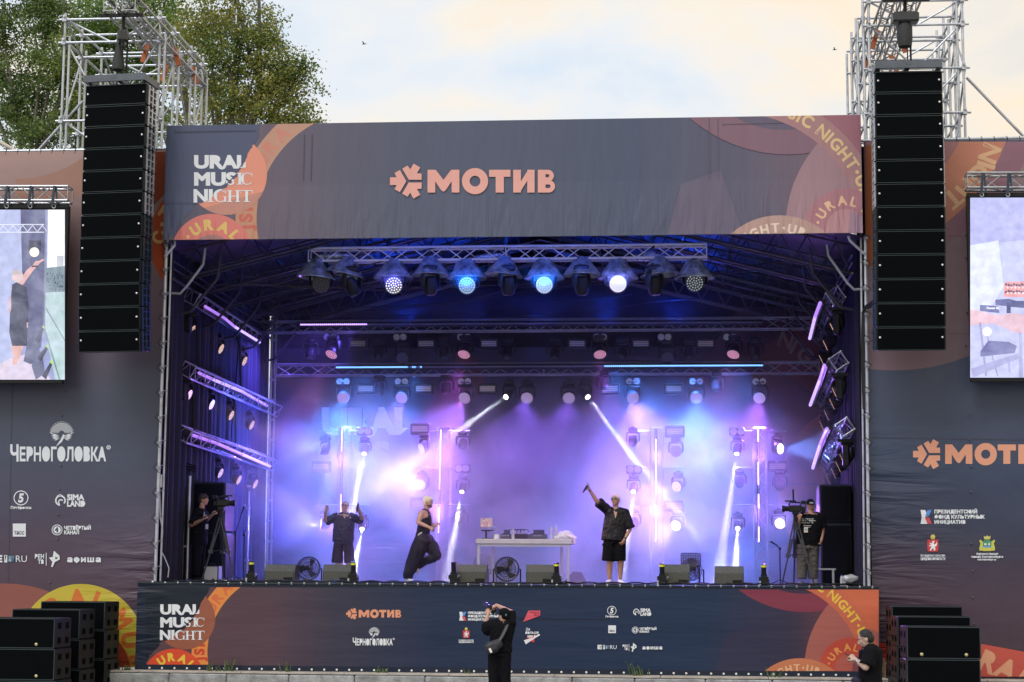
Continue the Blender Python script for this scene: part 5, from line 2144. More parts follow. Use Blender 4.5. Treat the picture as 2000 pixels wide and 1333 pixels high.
for i, (px, py, tx) in enumerate(((1632, 577, 1612), (1638, 705, 1618), (1650, 834, 1626))):
    nm = ('upper', 'middle', 'lowest')[i]
    A = P(px, py, 1.4)
    Bp = P(tx - 12, py + 75, 7.9)
    box_truss('side_truss', 'aluminium side truss at the right curtain, %s of three, square open end towards the crowd' % nm, 'truss', A, Bp, w=.28, h=.28, r=.02, rb=.009, step=.34, rot=math.radians(-33))
    pts = ([(1604, 592), (1594, 618), (1583, 662)], [(1612, 714), (1603, 742), (1584, 792)], [(1617, 838), (1604, 868), (1589, 915)])[i]
    t = thing('led_tube_bar', 'lilac glowing light bar on the %s right side truss' % nm, 'led bar', P(pts[0][0], pts[0][1], 1.8), 'glowing bars on the side trusses')
    pp = [P(x, y, yy) for (x, y), yy in zip(pts, (1.6, 3.6, 6.6))]
    mb = MB()
    mb.loft([p + Vector((.05, 0, .02)) for p in pp], [(.05, .06)] * 3, side=(0, 0, 1), n=4)
    mb.build('housing', M_BLACK, t)
    for j in range(2):
        mb = MB()
        mb.loft([pp[j] + Vector((-.02, -.01, 0)), pp[j + 1] + Vector((-.02, -.01, 0))], [(.036, .036)] * 2, side=(0, 0, 1), n=6)
        mb.build('diffuser', mat('lilac_glow_r%d' % j, (.2, .1, .3), .4, emit=((.36, .2, .72), (.6, .42, 1))[j], es=1.3), t)
    row = ([(1626, 642), (1612, 675), (1604, 703)], [(1630, 768), (1625, 790), (1614, 811), (1605, 832)], [(1645, 898), (1637, 912), (1628, 925), (1617, 937)])[i]
    for j, (x, y) in enumerate(row):
        f = j / (len(row) - 1)
        head_light('wash', P(x, y, 2 + 5 * f), Vector((-.96, .12, -.42)), 'side lamp seen edge on, %s from the crowd under the %s right truss' % (ordn(j), nm), 'lamps under the right side trusses', lit=(1, .55, .42), es=1.4, sc=.8, energy=300, angle=26, lcol=(.9, .4, .5))
    # dark control lamp hanging at the near end
    c = P(px + 2, py + 56, 1.9)
    mb = MB()
    mb.bbox(c, (.14, .18, .46), b=.03)
    mb.box(c + Vector((0, 0, .3)), (.34, .2, .06))
    o = mb.build('hanging_power_box', M_BLACK, None)
    tag(o, 'slim black power box hanging from the %s right side truss' % nm, 'power box', 'power boxes at the side trusses')
for i, (px, py) in enumerate(((368, 634), (357, 766), (341, 878))):
    c = P(px, py, 1.7)
    mb = MB()
    mb.bbox(c, (.14, .18, .36), b=.03)
    mb.box(c + Vector((0, 0, .22)), (.4, .2, .06))
    o = mb.build('hanging_power_box', M_BLACK, None)
    tag(o, 'slim black power box hanging from the %s left side truss' % ('upper', 'middle', 'lowest')[i], 'power box', 'power boxes at the side trusses')

# ---------------------------------------------------------------- floor towers
TY = 7.0
towers = [(676, 664, 836, 'leftmost lighting tower behind the singer with raised arms', [(0, .17), (.5, .66), (.72, .9)], 668, 664, .86),
          (868, 848, 836, 'lighting tower behind the leaping man', [(0.02, .56), (.72, .95)], 861, 856, .72),
          (1282, 1282, 836, 'lighting tower beside the pointing singer', [(.1, .58), (.68, 1)], 1281, 1281, .74),
          (1483, 1483, 836, 'rightmost lighting tower left of the capped cameraman', [(0, .12), (.3, .5), (.58, .7), (.86, 1)], 1480.5, 1482, .74)]
for i, (px, pb, py, lab, lit, bx0, bx1, fr) in enumerate(towers):
    a, b = P(px, py, TY), P(px, 1138, TY)
    a.z, b.z = a.z, 2.1
    b.x = a.x
    t = box_truss('floor_lighting_tower', 'slim upright truss, ' + lab, 'lighting tower', b, a, w=.29, h=.29, r=.018, rb=.008, step=.33, up=(0, 1, 0), parts=False, group='upright lighting towers at the rear of the stage', m=M_ALU)
    for k, yy in enumerate((843, 914, 987)):
        for s in (-1, 1):
            if i in (0,) and s < 0 and k == 1:
                continue
            q = P(px + s * 33, yy, TY - .2)
            MB().tube((a.x + s * .12, TY - .2, q.z), (a.x + s * .62, TY - .2, q.z), .02).build('cross_bar', M_ALU, t, smooth=True)
    la_ = P(bx0, 837, TY - .35)
    lb_ = P(bx1, 837 + 300 * fr, TY - .35)
    led_row('', '', (la_, lb_), lit, 74, (.9, .6, 1), 5, parent=t, r=.0155, body=(.035, .035))
    mid = la_.lerp(lb_, .5)
    for z in (.25, .75):
        spot(t, la_.lerp(lb_, z) + Vector((0, -.05, 0)), (0.0, -1, .0), (.40, .17, 1), 340, 130, 1, size=.15, local=False)
TF = 'lamps on the upright towers'
tw = ['first', 'second', 'third', 'fourth']
washes = [(0, 627, 877, COOL, 2.6, (-1, -.2, .25), 1500, (.10, .14, 1)), (0, 627, 1023, WHITE, 3, (-1, -.3, .05), 1100, (.12, .12, 1)), (1, 823, 877, (.8, .95, 1), 2, (-.85, -.75, -.45), 450, (.2, .3, 1)), (1, 822, 948, WHITE, 3.5, (-.2, -1, 0), 500, (.8, .5, 1)),
          (2, 1321, 951, (1, .85, 1), 3.2, (-.5, -.85, -.25), 700, (.5, .3, 1)), (2, 1320, 1027, WHITE, 9, (-.45, -.9, -.3), 700, (.5, .4, 1)), (3, 1524, 877, WHITE, 9, (.75, -.65, -.05), 3000, (.2, .3, 1)), (3, 1523, 1023, (.9, .85, 1), 4, (.1, -1, .05), 300, (.6, .5, 1)),
          (3, 1524, 948, None, 0, (0, -1, -.1), 0, 0), (2, 1320, 882, None, 0, (0, -1, -.1), 0, 0)]
for (ti, px, py, lit, es, d, en, lc) in washes:
    head_light('wash', P(px, py, TY - .45), Vector(d), '%s wash lamp beside the %s upright tower, at %s height' % ('lit' if lit else 'unlit', tw[ti], 'upper' if py < 900 else ('mid' if py < 960 else 'low')), TF, lit=lit, es=es, sc=.78, energy=en, angle=110 if d[0] == -1 else 42, lcol=lc)
spots = [(0, 711, 887, (676, 1060), 1), (0, 707, 1034, (690, 1120), 1), (1, 902, 961, (872, 1125), 1), (1, 903, 875, 0, 0), (1, 900, 1025, 0, 0), (2, 1237, 961, (1218, 1110), 1), (2, 1238, 1030, 0, 0), (2, 1236, 868, 0, 0), (3, 1439, 887, (1404, 1120), 1), (3, 1445, 950, 0, 0), (3, 1441, 1033, (1436, 1120), 1)]
for (ti, px, py, tgt, lit) in spots:
    a = P(px, py, TY - .5)
    d = (P(tgt[0], tgt[1], TY - 2.2) - a) if lit else Vector((0, -.6, -.6))
    head_light('spot', a, d, '%s beam lamp beside the %s upright tower, at %s height' % ('white shining' if lit else 'dark', tw[ti], 'upper' if py < 900 else ('mid' if py < 990 else 'low')), TF, lit=WHITE if lit else None, es=8, sc=.72, energy=20000 if lit else 0, angle=5.5, lcol=(.9, .88, 1), blend=.5)
for (ti, px, py) in ((0, 711, 842), (1, 903, 915), (2, 1238, 917), (3, 1440, 843)):
    blinder(px, py, TY - .45, 'twin round blinder beside the %s upright tower' % tw[ti])
for (ti, px, py) in ((0, 626, 912), (1, 820, 838), (1, 820, 984), (2, 1318, 843), (2, 1317, 988), (3, 1519, 911)):
    strobe(px, py, TY - .4, 'flat strobe beside the %s upright tower%s' % (tw[ti], {838: ', upper one', 984: ', lower one', 843: ', upper one', 988: ', lower one'}.get(py, '')))

# ---------------------------------------------------------------- smoke in the stage
sm = MB()
sm.box((0, 5.25, 5.55), (13.5, 8.7, 6.86))
so = sm.build('stage_smoke', None)
tag(so, kind='stuff')
m = bpy.data.materials.new('stage_smoke')
m.use_nodes = True
t = m.node_tree
t.nodes.clear()
o = N(t, 'ShaderNodeOutputMaterial')
v = N(t, 'ShaderNodeVolumePrincipled')
t.links.new(v.outputs[0], o.inputs['Volume'])
v.inputs['Color'].default_value = (.93, .93, .95, 1)
v.inputs['Anisotropy'].default_value = .2
g = N(t, 'ShaderNodeNewGeometry')
n = N(t, 'ShaderNodeTexNoise')
n.inputs['Scale'].default_value = .55
n.inputs['Detail'].default_value = 4
n.inputs['Roughness'].default_value = .6
n.inputs['Distortion'].default_value = .5
t.links.new(g.outputs['Position'], n.inputs[0])
r = N(t, 'ShaderNodeMapRange')
r.inputs[1].default_value = .44
r.inputs[2].default_value = .60
r.inputs[3].default_value = .28
r.inputs[4].default_value = 2.3
t.links.new(n.outputs[0], r.inputs[0])
sep = N(t, 'ShaderNodeSeparateXYZ')
t.links.new(g.outputs['Position'], sep.inputs[0])
rz_ = N(t, 'ShaderNodeMapRange', interpolation_type='SMOOTHSTEP')
rz_.inputs[1].default_value = 7.1
rz_.inputs[2].default_value = 4.4
rz_.inputs[3].default_value = .05
t.links.new(sep.outputs[2], rz_.inputs[0])
ry_ = N(t, 'ShaderNodeMapRange', interpolation_type='SMOOTHSTEP')
ry_.inputs[1].default_value = 2.2
ry_.inputs[2].default_value = 5.5
ry_.inputs[3].default_value = .08
t.links.new(sep.outputs[1], ry_.inputs[0])
rx_ = N(t, 'ShaderNodeMapRange', interpolation_type='SMOOTHSTEP')
rx_.inputs[1].default_value = 6.3
rx_.inputs[2].default_value = 4.0
rx_.inputs[3].default_value = .18
ab = N(t, 'ShaderNodeMath', operation='ABSOLUTE')
t.links.new(sep.outputs[0], ab.inputs[0])
t.links.new(ab.outputs[0], rx_.inputs[0])
ds = N(t, 'ShaderNodeVectorMath', operation='DISTANCE')
ds.inputs[1].default_value = (.4, 7.5, 6.3)
t.links.new(g.outputs['Position'], ds.inputs[0])
rh = N(t, 'ShaderNodeMapRange', interpolation_type='SMOOTHSTEP')
rh.inputs[1].default_value = .9
rh.inputs[2].default_value = 3.0
rh.inputs[3].default_value = .32
t.links.new(ds.outputs['Value'], rh.inputs[0])
prev = r.outputs[0]
for q in (rz_, ry_, rx_, rh):
    mm = N(t, 'ShaderNodeMath', operation='MULTIPLY')
    t.links.new(prev, mm.inputs[0])
    t.links.new(q.outputs[0], mm.inputs[1])
    prev = mm.outputs[0]
mm = N(t, 'ShaderNodeMath', operation='MULTIPLY')
mm.inputs[1].default_value = .17
t.links.new(prev, mm.inputs[0])
ad = N(t, 'ShaderNodeMath', operation='ADD')
ad.inputs[1].default_value = .0035
t.links.new(mm.outputs[0], ad.inputs[0])
t.links.new(ad.outputs[0], v.inputs['Density'])
so.data.materials.clear()
so.data.materials.append(m)
# ---------------------------------------------------------------- wedges
def wedge(px0, px1, Y, label, py_top=1103):
    a, b = P(px0, 1130, Y), P(px1, 1130, Y)
    z0 = 2.1
    zt = P((px0 + px1) / 2, py_top, Y).z
    h = zt - z0
    w = b.x - a.x
    t = thing('floor_monitor', label, 'floor monitor', ((a.x + b.x) / 2, Y, z0), 'wedge monitors along the stage edge')
    prof = [(0, 0), (0, h * .62), (.12, h), (.30, h), (.52, h * .35), (.52, 0)]
    # audience sees the back of the wedge: upright lower part, sloping upper part
    mb = MB()
    n = len(prof)
    va = [Vector((a.x, Y + y, z0 + z)) for y, z in prof]
    vb = [Vector((b.x, Y + y, z0 + z)) for y, z in prof]
    mb.add(va + vb, [tuple(range(n)), tuple(reversed(range(n, 2 * n)))] + [(i, n + i, n + (i + 1) % n, (i + 1) % n) for i in range(n)])
    mb.build('cabinet', mat('wedge_paint', (.085, .09, .095), .7, bump=.5, bscale=160, var=.3, vscale=30), t)
    mb = MB()
    mb.box(((a.x + b.x) / 2, Y - .004, z0 + h * .33), (w - .06, .01, h * .5))
    mb.build('rear_panel', mat('speckled_panel', (.12, .125, .115), .8, bump=1, bscale=220, var=.6, vscale=120), t)
    mb = MB()
    mb.box((b.x - .13, Y - .02, z0 + .06), (.18, .03, .09))
    mb.build('connector_plate', M_BLACK, t)
    return t


wedge(516, 575, .9, 'grey floor monitor at the left end of the row, beside the first fan')
wedge(630, 685, .9, 'grey floor monitor in front of the singer with raised arms')
wedge(893, 950, .6, 'grey floor monitor to the left of the middle fan')
wedge(1027, 1082, .6, 'grey floor monitor to the right of the middle fan')
wedge(1290, 1347, .6, 'grey floor monitor beside the pointing singer, with a fan behind it')
wedge(1396, 1453, .6, 'grey floor monitor at the right end of the row', 1106)

# spark machines
for i, (px, lab, yel) in enumerate(((491, 'left of the first floor monitor', 1), (690, 'beside the singer with raised arms', 1), (886, 'left of the middle fan and its monitor', 0), (1087, 'right of the middle fan and its monitor', 1), (1293, 'in front of the fan behind a monitor', 1), (1492, 'near the capped cameraman', 1))):
    Y = .45
    c = P(px, 1136, Y)
    c.z = 2.1
    t = thing('confetti_cannon', 'black confetti cannon with a %s standing %s' % ('yellow collar' if yel else 'plain tube', lab), 'confetti cannon', c, 'confetti cannons along the stage edge')
    mb = MB()
    mb.bbox(c + Vector((0, 0, .09)), (.19, .2, .17), b=.015)
    mb.box(c + Vector((0, -.02, .19)), (.12, .12, .06))
    mb.build('base', M_BLACK, t)
    mb = MB()
    mb.tube(c + Vector((0, 0, .2)), c + Vector((0, -.03, .42)), .05, n=12)
    mb.build('barrel', M_BLACK, t, smooth=True)
    if yel:
        mb = MB()
        mb.tube(c + Vector((0, -.025, .355)), c + Vector((0, -.028, .395)), .053, n=12)
        mb.build('yellow_collar', mat('yellow_tape', (.72, .75, .04), .5), t, smooth=True)
    mb = MB()
    mb.tube(c + Vector((.07, -.06, .1)), c + Vector((.12, -.1, .16)), .02)
    mb.box(c + Vector((-.08, -.1, .05)), (.03, .04, .08))
    mb.build('valve', M_GALV, t)

# ---------------------------------------------------------------- fans
def fan(px, py, Y, rpx, label, yaw=0):
    c = P(px, py, Y)
    r = rpx / 3560 * (Y - CAM.y)
    t = thing('floor_fan', label, 'fan', (c.x, c.y, 2.1), 'round floor fans')
    R = Matrix.Rotation(yaw, 3, 'Z') @ Matrix.Rotation(math.radians(-10), 3, 'X')

    def W(x, y, z):
        return c + R @ Vector((x, y, z))
    wire = mat('fan_wire', (.05, .05, .06), .35, .5)
    mb = MB()
    for (rr, y, th) in ((r, 0, .012), (r * .97, -.07, .007), (r * .97, .07, .007), (r * .45, -.10, .005), (r * .7, -.095, .005), (r * .7, .095, .005)):
        n = 36
        mb.loft([W(rr * math.cos(2 * PI * i / n), y, rr * math.sin(2 * PI * i / n)) for i in range(n + 1)], [th] * (n + 1), n=5)
    mb.build('guard_ring', wire, t)
    mb = MB()
    for k in range(30):
        a = 2 * PI * k / 30
        for s in (-1, 1):
            mb.path([W(r * .18 * math.cos(a), s * .11, r * .18 * math.sin(a)), W(r * .6 * math.cos(a + .05), s * .10, r * .6 * math.sin(a + .05)), W(r * math.cos(a + .08), s * .01, r * math.sin(a + .08))], .0035, n=4)
    mb.build('guard_mesh', wire, t)['kind'] = 'stuff'
    for k in range(3):
        a0 = math.radians(k * 120 + 20)
        mb = MB()
        g = []
        n1, n2 = 6, 5
        for i in range(n1 + 1):
            f = i / n1
            rr = r * (.15 + .72 * f)
            for j in range(n2 + 1):
                a = a0 + (.15 + .95 * j / n2 * (1 - .25 * f)) + .35 * f
                y = -.05 + .09 * j / n2
                g.append(W(rr * math.cos(a), y, rr * math.sin(a)))
        o = len(g)
        g2 = [p + R @ Vector((0, .006, 0)) for p in g]
        fs = []
        for i in range(n1):
            for j in range(n2):
                q = i * (n2 + 1) + j
                fs.append((q, q + 1, q + n2 + 2, q + n2 + 1))
                fs.append((o + q + n2 + 1, o + q + n2 + 2, o + q + 1, o + q))
        mb.add(g + g2, fs)
        mb.build('blade', mat('fan_blade', (.02, .02, .025), .35), t, smooth=True)
    mb = MB()
    mb.loft([W(0, y, 0) for y in (-.13, -.12, .0, .16, .18)], [r * .1, r * .17, r * .18, r * .2, r * .12], n=18)
    mb.build('motor', M_BLACK, t, smooth=True)
    mb = MB()
    for s in (-1, 1):
        e = c + Vector((s * (r + .03), .02, 0))
        mb.path([c + Vector((s * r, 0, 0)), e, Vector((e.x, e.y, 2.13)), Vector((e.x - s * .02, e.y - .18, 2.12))], .014)
        mb.path([Vector((e.x, e.y, 2.13)), Vector((e.x, e.y + .2, 2.12))], .014)
    mb.build('stand', M_BLACK, t)
    return t


fan(603, 1110.5, 1.3, 22.5, 'black round fan between the first two floor monitors')
fan(990, 1112, .9, 23.5, 'black round fan in the middle of the row, in front of the table')
fan(1350, 1113, 1.6, 21, 'black round fan half hidden behind the monitor near the pointing singer', .6)
fan(946, 1104, 5.5, 21, 'fan standing in smoke behind the table legs')

# ---------------------------------------------------------------- blue panel light on the floor behind
c = P(1349, 1094, 3)
t = thing('led_panel_lamp', 'square lamp with a grid of blue cells leaning behind the fan near the pointing singer', 'panel lamp', (c.x, 3, 2.1))
mb = MB()
R = Matrix.Rotation(-.25, 3, 'X')
mb.bbox(c, (.42, .1, .3), R=R, b=.02)
mb.tube((c.x - .18, 3.05, 2.1), (c.x - .18, 3.05, c.z), .02)
mb.tube((c.x + .18, 3.05, 2.1), (c.x + .18, 3.05, c.z), .02)
mb.build('housing', M_BLACK, t)
mb = MB()
for i in range(8):
    for j in range(5):
        mb.box(c + R @ Vector((-.175 + i * .05, -.053, -.1 + j * .05)), (.036, .008, .036), R=R)
mb.build('cell_grid', mat('blue_cells', (.08, .09, .3), .3, emit=(.1, .12, .6), es=.35), t)

# ---------------------------------------------------------------- table and its things
TBY = 3.2
tb_ = thing('folding_table', 'white topped table holding the music gear in the middle of the stage', 'table', (P(1022, 1060, TBY).x, TBY, 2.1))
a, b = P(929, 1055, TBY), P(1117, 1053, TBY)
wt = mat('table_white', (.55, .54, .58), .45, var=.1)
zt = P(1022, 1053, TBY).z
x0, x1 = a.x, b.x
MB().bbox(((x0 + x1) / 2, TBY + .42, zt - .055), (x1 - x0, .85, .11), b=.012).build('table_top', wt, tb_)
al = mat('table_leg_metal', (.5, .5, .58), .35, .5)
for x in (x0 + .06, x0 + .3, x1 - .08, x1 - .26):
    for y in ((TBY + .06,) if x in (x0 + .06, x1 - .08) else (TBY + .75,)):
        mb = MB()
        mb.bbox((x, y, (2.1 + zt - .1) / 2), (.06, .05, zt - .1 - 2.1), b=.008)
        mb.build('leg', al, tb_)
MB().box(((x0 + x1) / 2, TBY + .05, zt - .135), (x1 - x0 - .2, .03, .05)).build('apron', al, tb_)


def rest(name, label, cat, loc, grp=None):
    return thing(name, label, cat, loc, grp)


# laptop on a stand, lid towards the crowd with stickers
c = P(952, 1034, TBY + .25)
lp = rest('laptop', 'open laptop raised on a stand, lid covered with pink and white stickers', 'laptop', (c.x, c.y, c.z - .1))
Rl = Matrix.Rotation(-.18, 3, 'X') @ Matrix.Rotation(-.06, 3, 'Y')
cc = P(950, 1021.5, TBY + .25)
MB().bbox(cc, (.26, .012, .2), R=Rl, b=.004).build('lid', mat('laptop_lid', (.55, .38, .36), .4), lp)
rr = random.Random(8)
for i in range(14):
    u, w_ = rr.uniform(-.10, .10), rr.uniform(-.075, .075)
    mb = MB()
    n = rr.choice((4, 6, 10))
    rad = rr.uniform(.016, .03)
    mb.loft([cc + Rl @ Vector((u, -.0065 - i * .0004, w_)), cc + Rl @ Vector((u, -.0075 - i * .0004, w_))], [rad, rad], n=n)
    mb.build('sticker', mat('sticker_%d' % (i % 4), [(.8, .25, .25), (.82, .8, .8), (.08, .06, .12), (.75, .4, .5)][i % 4], .5), lp)
MB().bbox(P(952, 1036, TBY + .1) + Vector((0, .0, 0)), (.27, .2, .014), R=Matrix.Rotation(.05, 3, 'X'), b=.004).build('keyboard_base', M_BLACK, lp)
ls = rest('laptop_stand', 'black stand carrying the stickered laptop', 'laptop stand', (c.x, TBY + .3, zt))
mb = MB()
pp = P(952, 1037.5, TBY + .3)
mb.tube((pp.x - .03, pp.y, zt), (pp.x - .03, pp.y, pp.z), .02)
mb.box((pp.x, pp.y, zt + .012), (.22, .2, .02))
mb.box((pp.x, pp.y - .02, pp.z), (.22, .2, .012))
mb.build('frame', M_BLACK, ls)


def player(px0, px1, label):
    a, b = P(px0, 1050, TBY + .15), P(px1, 1050, TBY + .15)
    t = rest('media_player', label, 'dj player', ((a.x + b.x) / 2, TBY + .4, zt), 'players on the table')
    w_ = b.x - a.x
    MB().bbox(((a.x + b.x) / 2, TBY + .38, zt + .06), (w_, .4, .1), b=.01).build('body', mat('player_dark', (.05, .05, .075), .35), t)
    mb = MB()
    mb.loft([((a.x + b.x) / 2, TBY + .36, zt + .112), ((a.x + b.x) / 2, TBY + .36, zt + .128)], [w_ * .38, w_ * .36], n=24)
    mb.build('jog_wheel', M_BLACK, t, smooth=True)
    mb = MB()
    mb.box(((a.x + b.x) / 2, TBY + .52, zt + .16), (w_ * .6, .02, .1), R=Matrix.Rotation(.6, 3, 'X'))
    mb.build('screen', mat('player_screen', (.05, .07, .12), .2), t)
    mb = MB()
    o = Print(t, TBY + .178, (0, 0, 3000, 3000), None, 'pl')
    o.put(text_polys('Pioneer Dj', (px0 + px1) / 2 - 8, 1047.5, 2.2, .03, 15), (170, 160, 190), 'print_lettering')


player(977, 997, 'left media player on the table behind a water bottle')
player(1032, 1068, 'wide right media player on the table near the bottles')
a = P(1015, 1050, TBY + .15)
mx = rest('mixer', 'small mixer with knobs and curled cables between the two players', 'mixer', (a.x, TBY + .4, zt))
MB().bbox((a.x, TBY + .38, zt + .06), (.33, .4, .1), b=.01).build('body', M_BLACK, mx)
mb = MB()
for i in range(6):
    for j in range(4):
        mb.tube((a.x - .13 + i * .052, TBY + .25 + j * .08, zt + .11), (a.x - .13 + i * .052, TBY + .25 + j * .08, zt + .135), .012)
mb.build('knob_rows', mat('knob_grey', (.4, .4, .45), .4), mx)
mb = MB()
for k in range(4):
    q = [(a.x - .1 + .06 * k, TBY + .2, zt + .12)]
    mb.path([Vector((a.x - .15 + .08 * k + .09 * math.cos(s), TBY + .3, zt + .16 + .05 * math.sin(s))) for s in [x * .5 for x in range(8)]], .008, n=5)
mb.build('patch_cable', M_RUBBER, mx)
c = P(970, 1043, TBY + .1)
ad = rest('power_adapter', 'white power adapter with a looping cable beside the laptop', 'adapter', (c.x, c.y, zt))
MB().bbox((c.x, c.y, zt + .05), (.10, .08, .10), b=.01).build('body', M_WHITE, ad)
mb = MB()
mb.path([Vector((c.x + .03 - .14 * math.sin(s * .45) ** 2 + .0, c.y, zt + .1 + .16 * math.sin(s * .32))) + Vector((.14 * s / 9 - .12, 0, 0)) for s in range(10)], .008, n=5)
mb.build('cable', M_WHITE, ad)
pl_ = mat('bottle_plastic', (.62, .64, .72), .12, spec=.8, alpha=.75)
for (px, h, lab) in ((1002, .22, 'clear water bottle in front of the left player'), (1077, .26, 'clear water bottle, left of the pair near the towel'), (1086, .30, 'clear water bottle, taller of the pair near the towel')):
    c = P(px, 1050, TBY + .12)
    t = rest('water_bottle', lab, 'bottle', (c.x, c.y, zt), 'bottles on the table')
    MB().loft([(c.x, c.y, zt + z * h) for z in (0, .02, .3, .34, .38, .7, .82, .92)], [.028, .034, .034, .031, .034, .034, .02, .013], n=14).build('body', pl_, t, smooth=True)
    MB().loft([(c.x, c.y, zt + z * h) for z in (.9, 1.0)], [.016, .016], n=10).build('cap', M_WHITE, t, smooth=True)
    MB().loft([(c.x, c.y, zt + z * h) for z in (.42, .64)], [.0352, .0352], n=14, cap=False).build('label', mat('bottle_label', (.45, .35, .6), .5), t, smooth=True)
tw_ = MB()
ca, cb = P(1090, 1050, TBY + .1), P(1117, 1050, TBY + .1)
for (u, h_, r_) in ((0, .05, .10), (.3, .10, .13), (.6, .11, .13), (.95, .05, .10)):
    tw_.ell((ca.x + (cb.x - ca.x) * u, TBY + .22, zt + h_ * .6), (r_, .20, h_), n=14, k=10)
tw_.loft([(cb.x - .08, TBY + .16, zt + .06), (cb.x + .03, TBY + .14, zt + .02), (cb.x + .05, TBY + .14, zt - .10)], [(.14, .03), (.14, .03), (.11, .02)], side=(0, 1, 0), n=12)
ttop = thing('towel', None, None, (ca.x, TBY + .2, zt))
TOWEL = (tw_, ttop)
o = ttop
tag(o, 'crumpled white towel draped over the table corner', 'towel')

# ---------------------------------------------------------------- side speakers
def big_speaker(px0, px1, y0, Y, label, z0=2.1, name='side_fill_speaker', dep=.8, hpx=None):
    a, b = P(px0, y0, Y), P(px1, y0, Y)
    zt_ = a.z
    t = thing(name, label, 'loudspeaker', ((a.x + b.x) / 2, Y, z0), 'large loudspeakers at the stage sides')
    c = Vector(((a.x + b.x) / 2, Y + dep / 2, (zt_ + z0) / 2))
    MB().bbox(c, (b.x - a.x, dep, zt_ - z0 - .01), b=.03).build('cabinet', M_BLACKCAB, t)
    MB().box(c + Vector((0, -dep / 2 - .004, 0)), (b.x - a.x - .08, .012, zt_ - z0 - .1)).build('grille', M_GRILLE, t)
    mb = MB()
    for s in (-1, 1):
        mb.box(c + Vector((s * (b.x - a.x) / 2, 0, .1)), (.02, .14, .2))
    mb.build('side_handle', M_EDGE, t)
    return t, zt_


zm = P(400, 1040, 2.6).z
big_speaker(375, 441, 1040, 2.6, 'black loudspeaker standing on the floor behind the black clad cameraman')
big_speaker(378, 441, 942, 2.6, 'black loudspeaker stacked on top behind the black clad cameraman', z0=zm)
zm = P(1640, 1022, 2.3).z
big_speaker(1602, 1664, 1022, 2.3, 'black subwoofer box on the floor beside the capped cameraman')
big_speaker(1600, 1662, 946, 2.3, 'black loudspeaker stacked on top beside the capped cameraman', z0=zm)
# speaker shaped grille box on a pole at the left
c = P(351, 910, 2.0)
t = thing('scaffold_stand', 'scaffold stand with a bent wire basket in front of the left curtain', 'scaffold', (P(358, 1130, 2.0).x, 2.0, 2.1))
for dx in (0, .12):
    MB().tube((P(358, 1000, 2).x + dx, 2.0, 2.1), (P(358, 1000, 2).x + dx, 2.0, P(358, 930, 2).z), .03).build('upright', M_GALV, t, smooth=True)
mb = MB()
for i in range(12):
    x = P(348 + i * 3, 910, 2.0)
    h = .16 - i * .008
    mb.path([x + Vector((0, 0, h - .02 * i * .5)), x + Vector((0, -.05, 0)), x + Vector((0, 0, -h - .02))], .010, n=4)
for k in (-1, -.4, .2, .8):
    mb.path([P(347, 910, 2) + Vector((0, -.03, k * .15)), P(384, 916, 2) + Vector((0, -.03, k * .06))], .01, n=4)
mb.build('wire_basket', M_BLACK, t)
MB().tube(P(322, 1068, 2), P(366, 1068, 2), .025).build('ledger', M_GALV, t)
MB().tube(P(312, 960, 2.0), P(352, 1120, 2.0), .03).build('raking_brace', M_GALV, t)
MB().path([P(312, 952, .3), P(313, 1010, .3), P(318, 1040, .3), P(314, 1075, .3), P(322, 1090, .3), P(330, 1110, .3), P(328, 1128, .3)], .012, n=6).build('loose_cable', mat('pale_cable', (.45, .47, .5), .5), t, smooth=True)
mb = MB()
c = P(312, 940, .05)
mb.bbox(c, (.10, .08, .26), b=.01)
o = mb.build('junction_box', mat('pale_box', (.45, .48, .52), .5))
tag(o, 'small pale junction box strapped to the left corner post', 'junction box')
# rear posts
for (px, lab) in ((532, 'silver scaffold post at the rear corner beside the left light bars'), (1612, 'silver scaffold post at the rear corner behind the right light bars')):
    t = thing('rear_post', lab, 'scaffold post', P(px - 6, 1138, 8.9), 'scaffold posts at the rear of the stage')
    a = P(px, 640, 8.9)
    for dx in (0, .1):
        MB().tube((a.x + dx, 8.9, 2.1), (a.x + dx, 8.9, a.z + 1.4), .03).build('upright', M_ALU, t, smooth=True)
    for z in [2.6 + k * .5 for k in range(13)]:
        MB().box((a.x + .05, 8.88, z), (.17, .07, .05)).build('clamp', M_ALU, t)
t = thing('rear_post', 'thin pole standing in blue smoke behind the microphone stands', 'scaffold post', P(486, 1138, 6), 'scaffold posts at the rear of the stage')
a = P(486, 960, 6)
MB().tube((a.x, 6, 2.1), (a.x, 6, a.z), .025).build('upright', M_ALU, t)
for z in (2.6, 3.2, 3.8, 4.3):
    MB().box((a.x, 5.98, z), (.08, .07, .05)).build('clamp', M_ALU, t)

# ---------------------------------------------------------------- camera tripods
def video_camera(px, py, Y, sgn, label, tl):
    c = P(px, py, Y)
    t = thing('video_camera', label, 'video camera', c)
    mb = MB()
    mb.bbox(c, (.26, .15, .13), b=.02)
    mb.bbox(c + Vector((-sgn * .14, 0, -.01)), (.12, .1, .09), b=.015)
    mb.build('body', M_BLACK, t)
    MB().loft([c + Vector((sgn * x, 0, .0)) for x in (.12, .2, .21, .26)], [.05, .055, .065, .068], n=16).build('lens', M_BLACK, t, smooth=True)
    MB().path([c + Vector((-sgn * .1, 0, .06)), c + Vector((-sgn * .1, 0, .12)), c + Vector((sgn * .1, 0, .13)), c + Vector((sgn * .12, 0, .06))], .016).build('handle', M_BLACK, t)
    MB().tube(c + Vector((-sgn * .02, -.05, .15)), c + Vector((sgn * .2, -.05, .15)), .014).build('microphone', M_BLACK, t)
    MB().bbox(c + Vector((-sgn * .16, -.08, .12)), (.1, .05, .07), b=.01).build('viewfinder', M_BLACK, t)
    return t


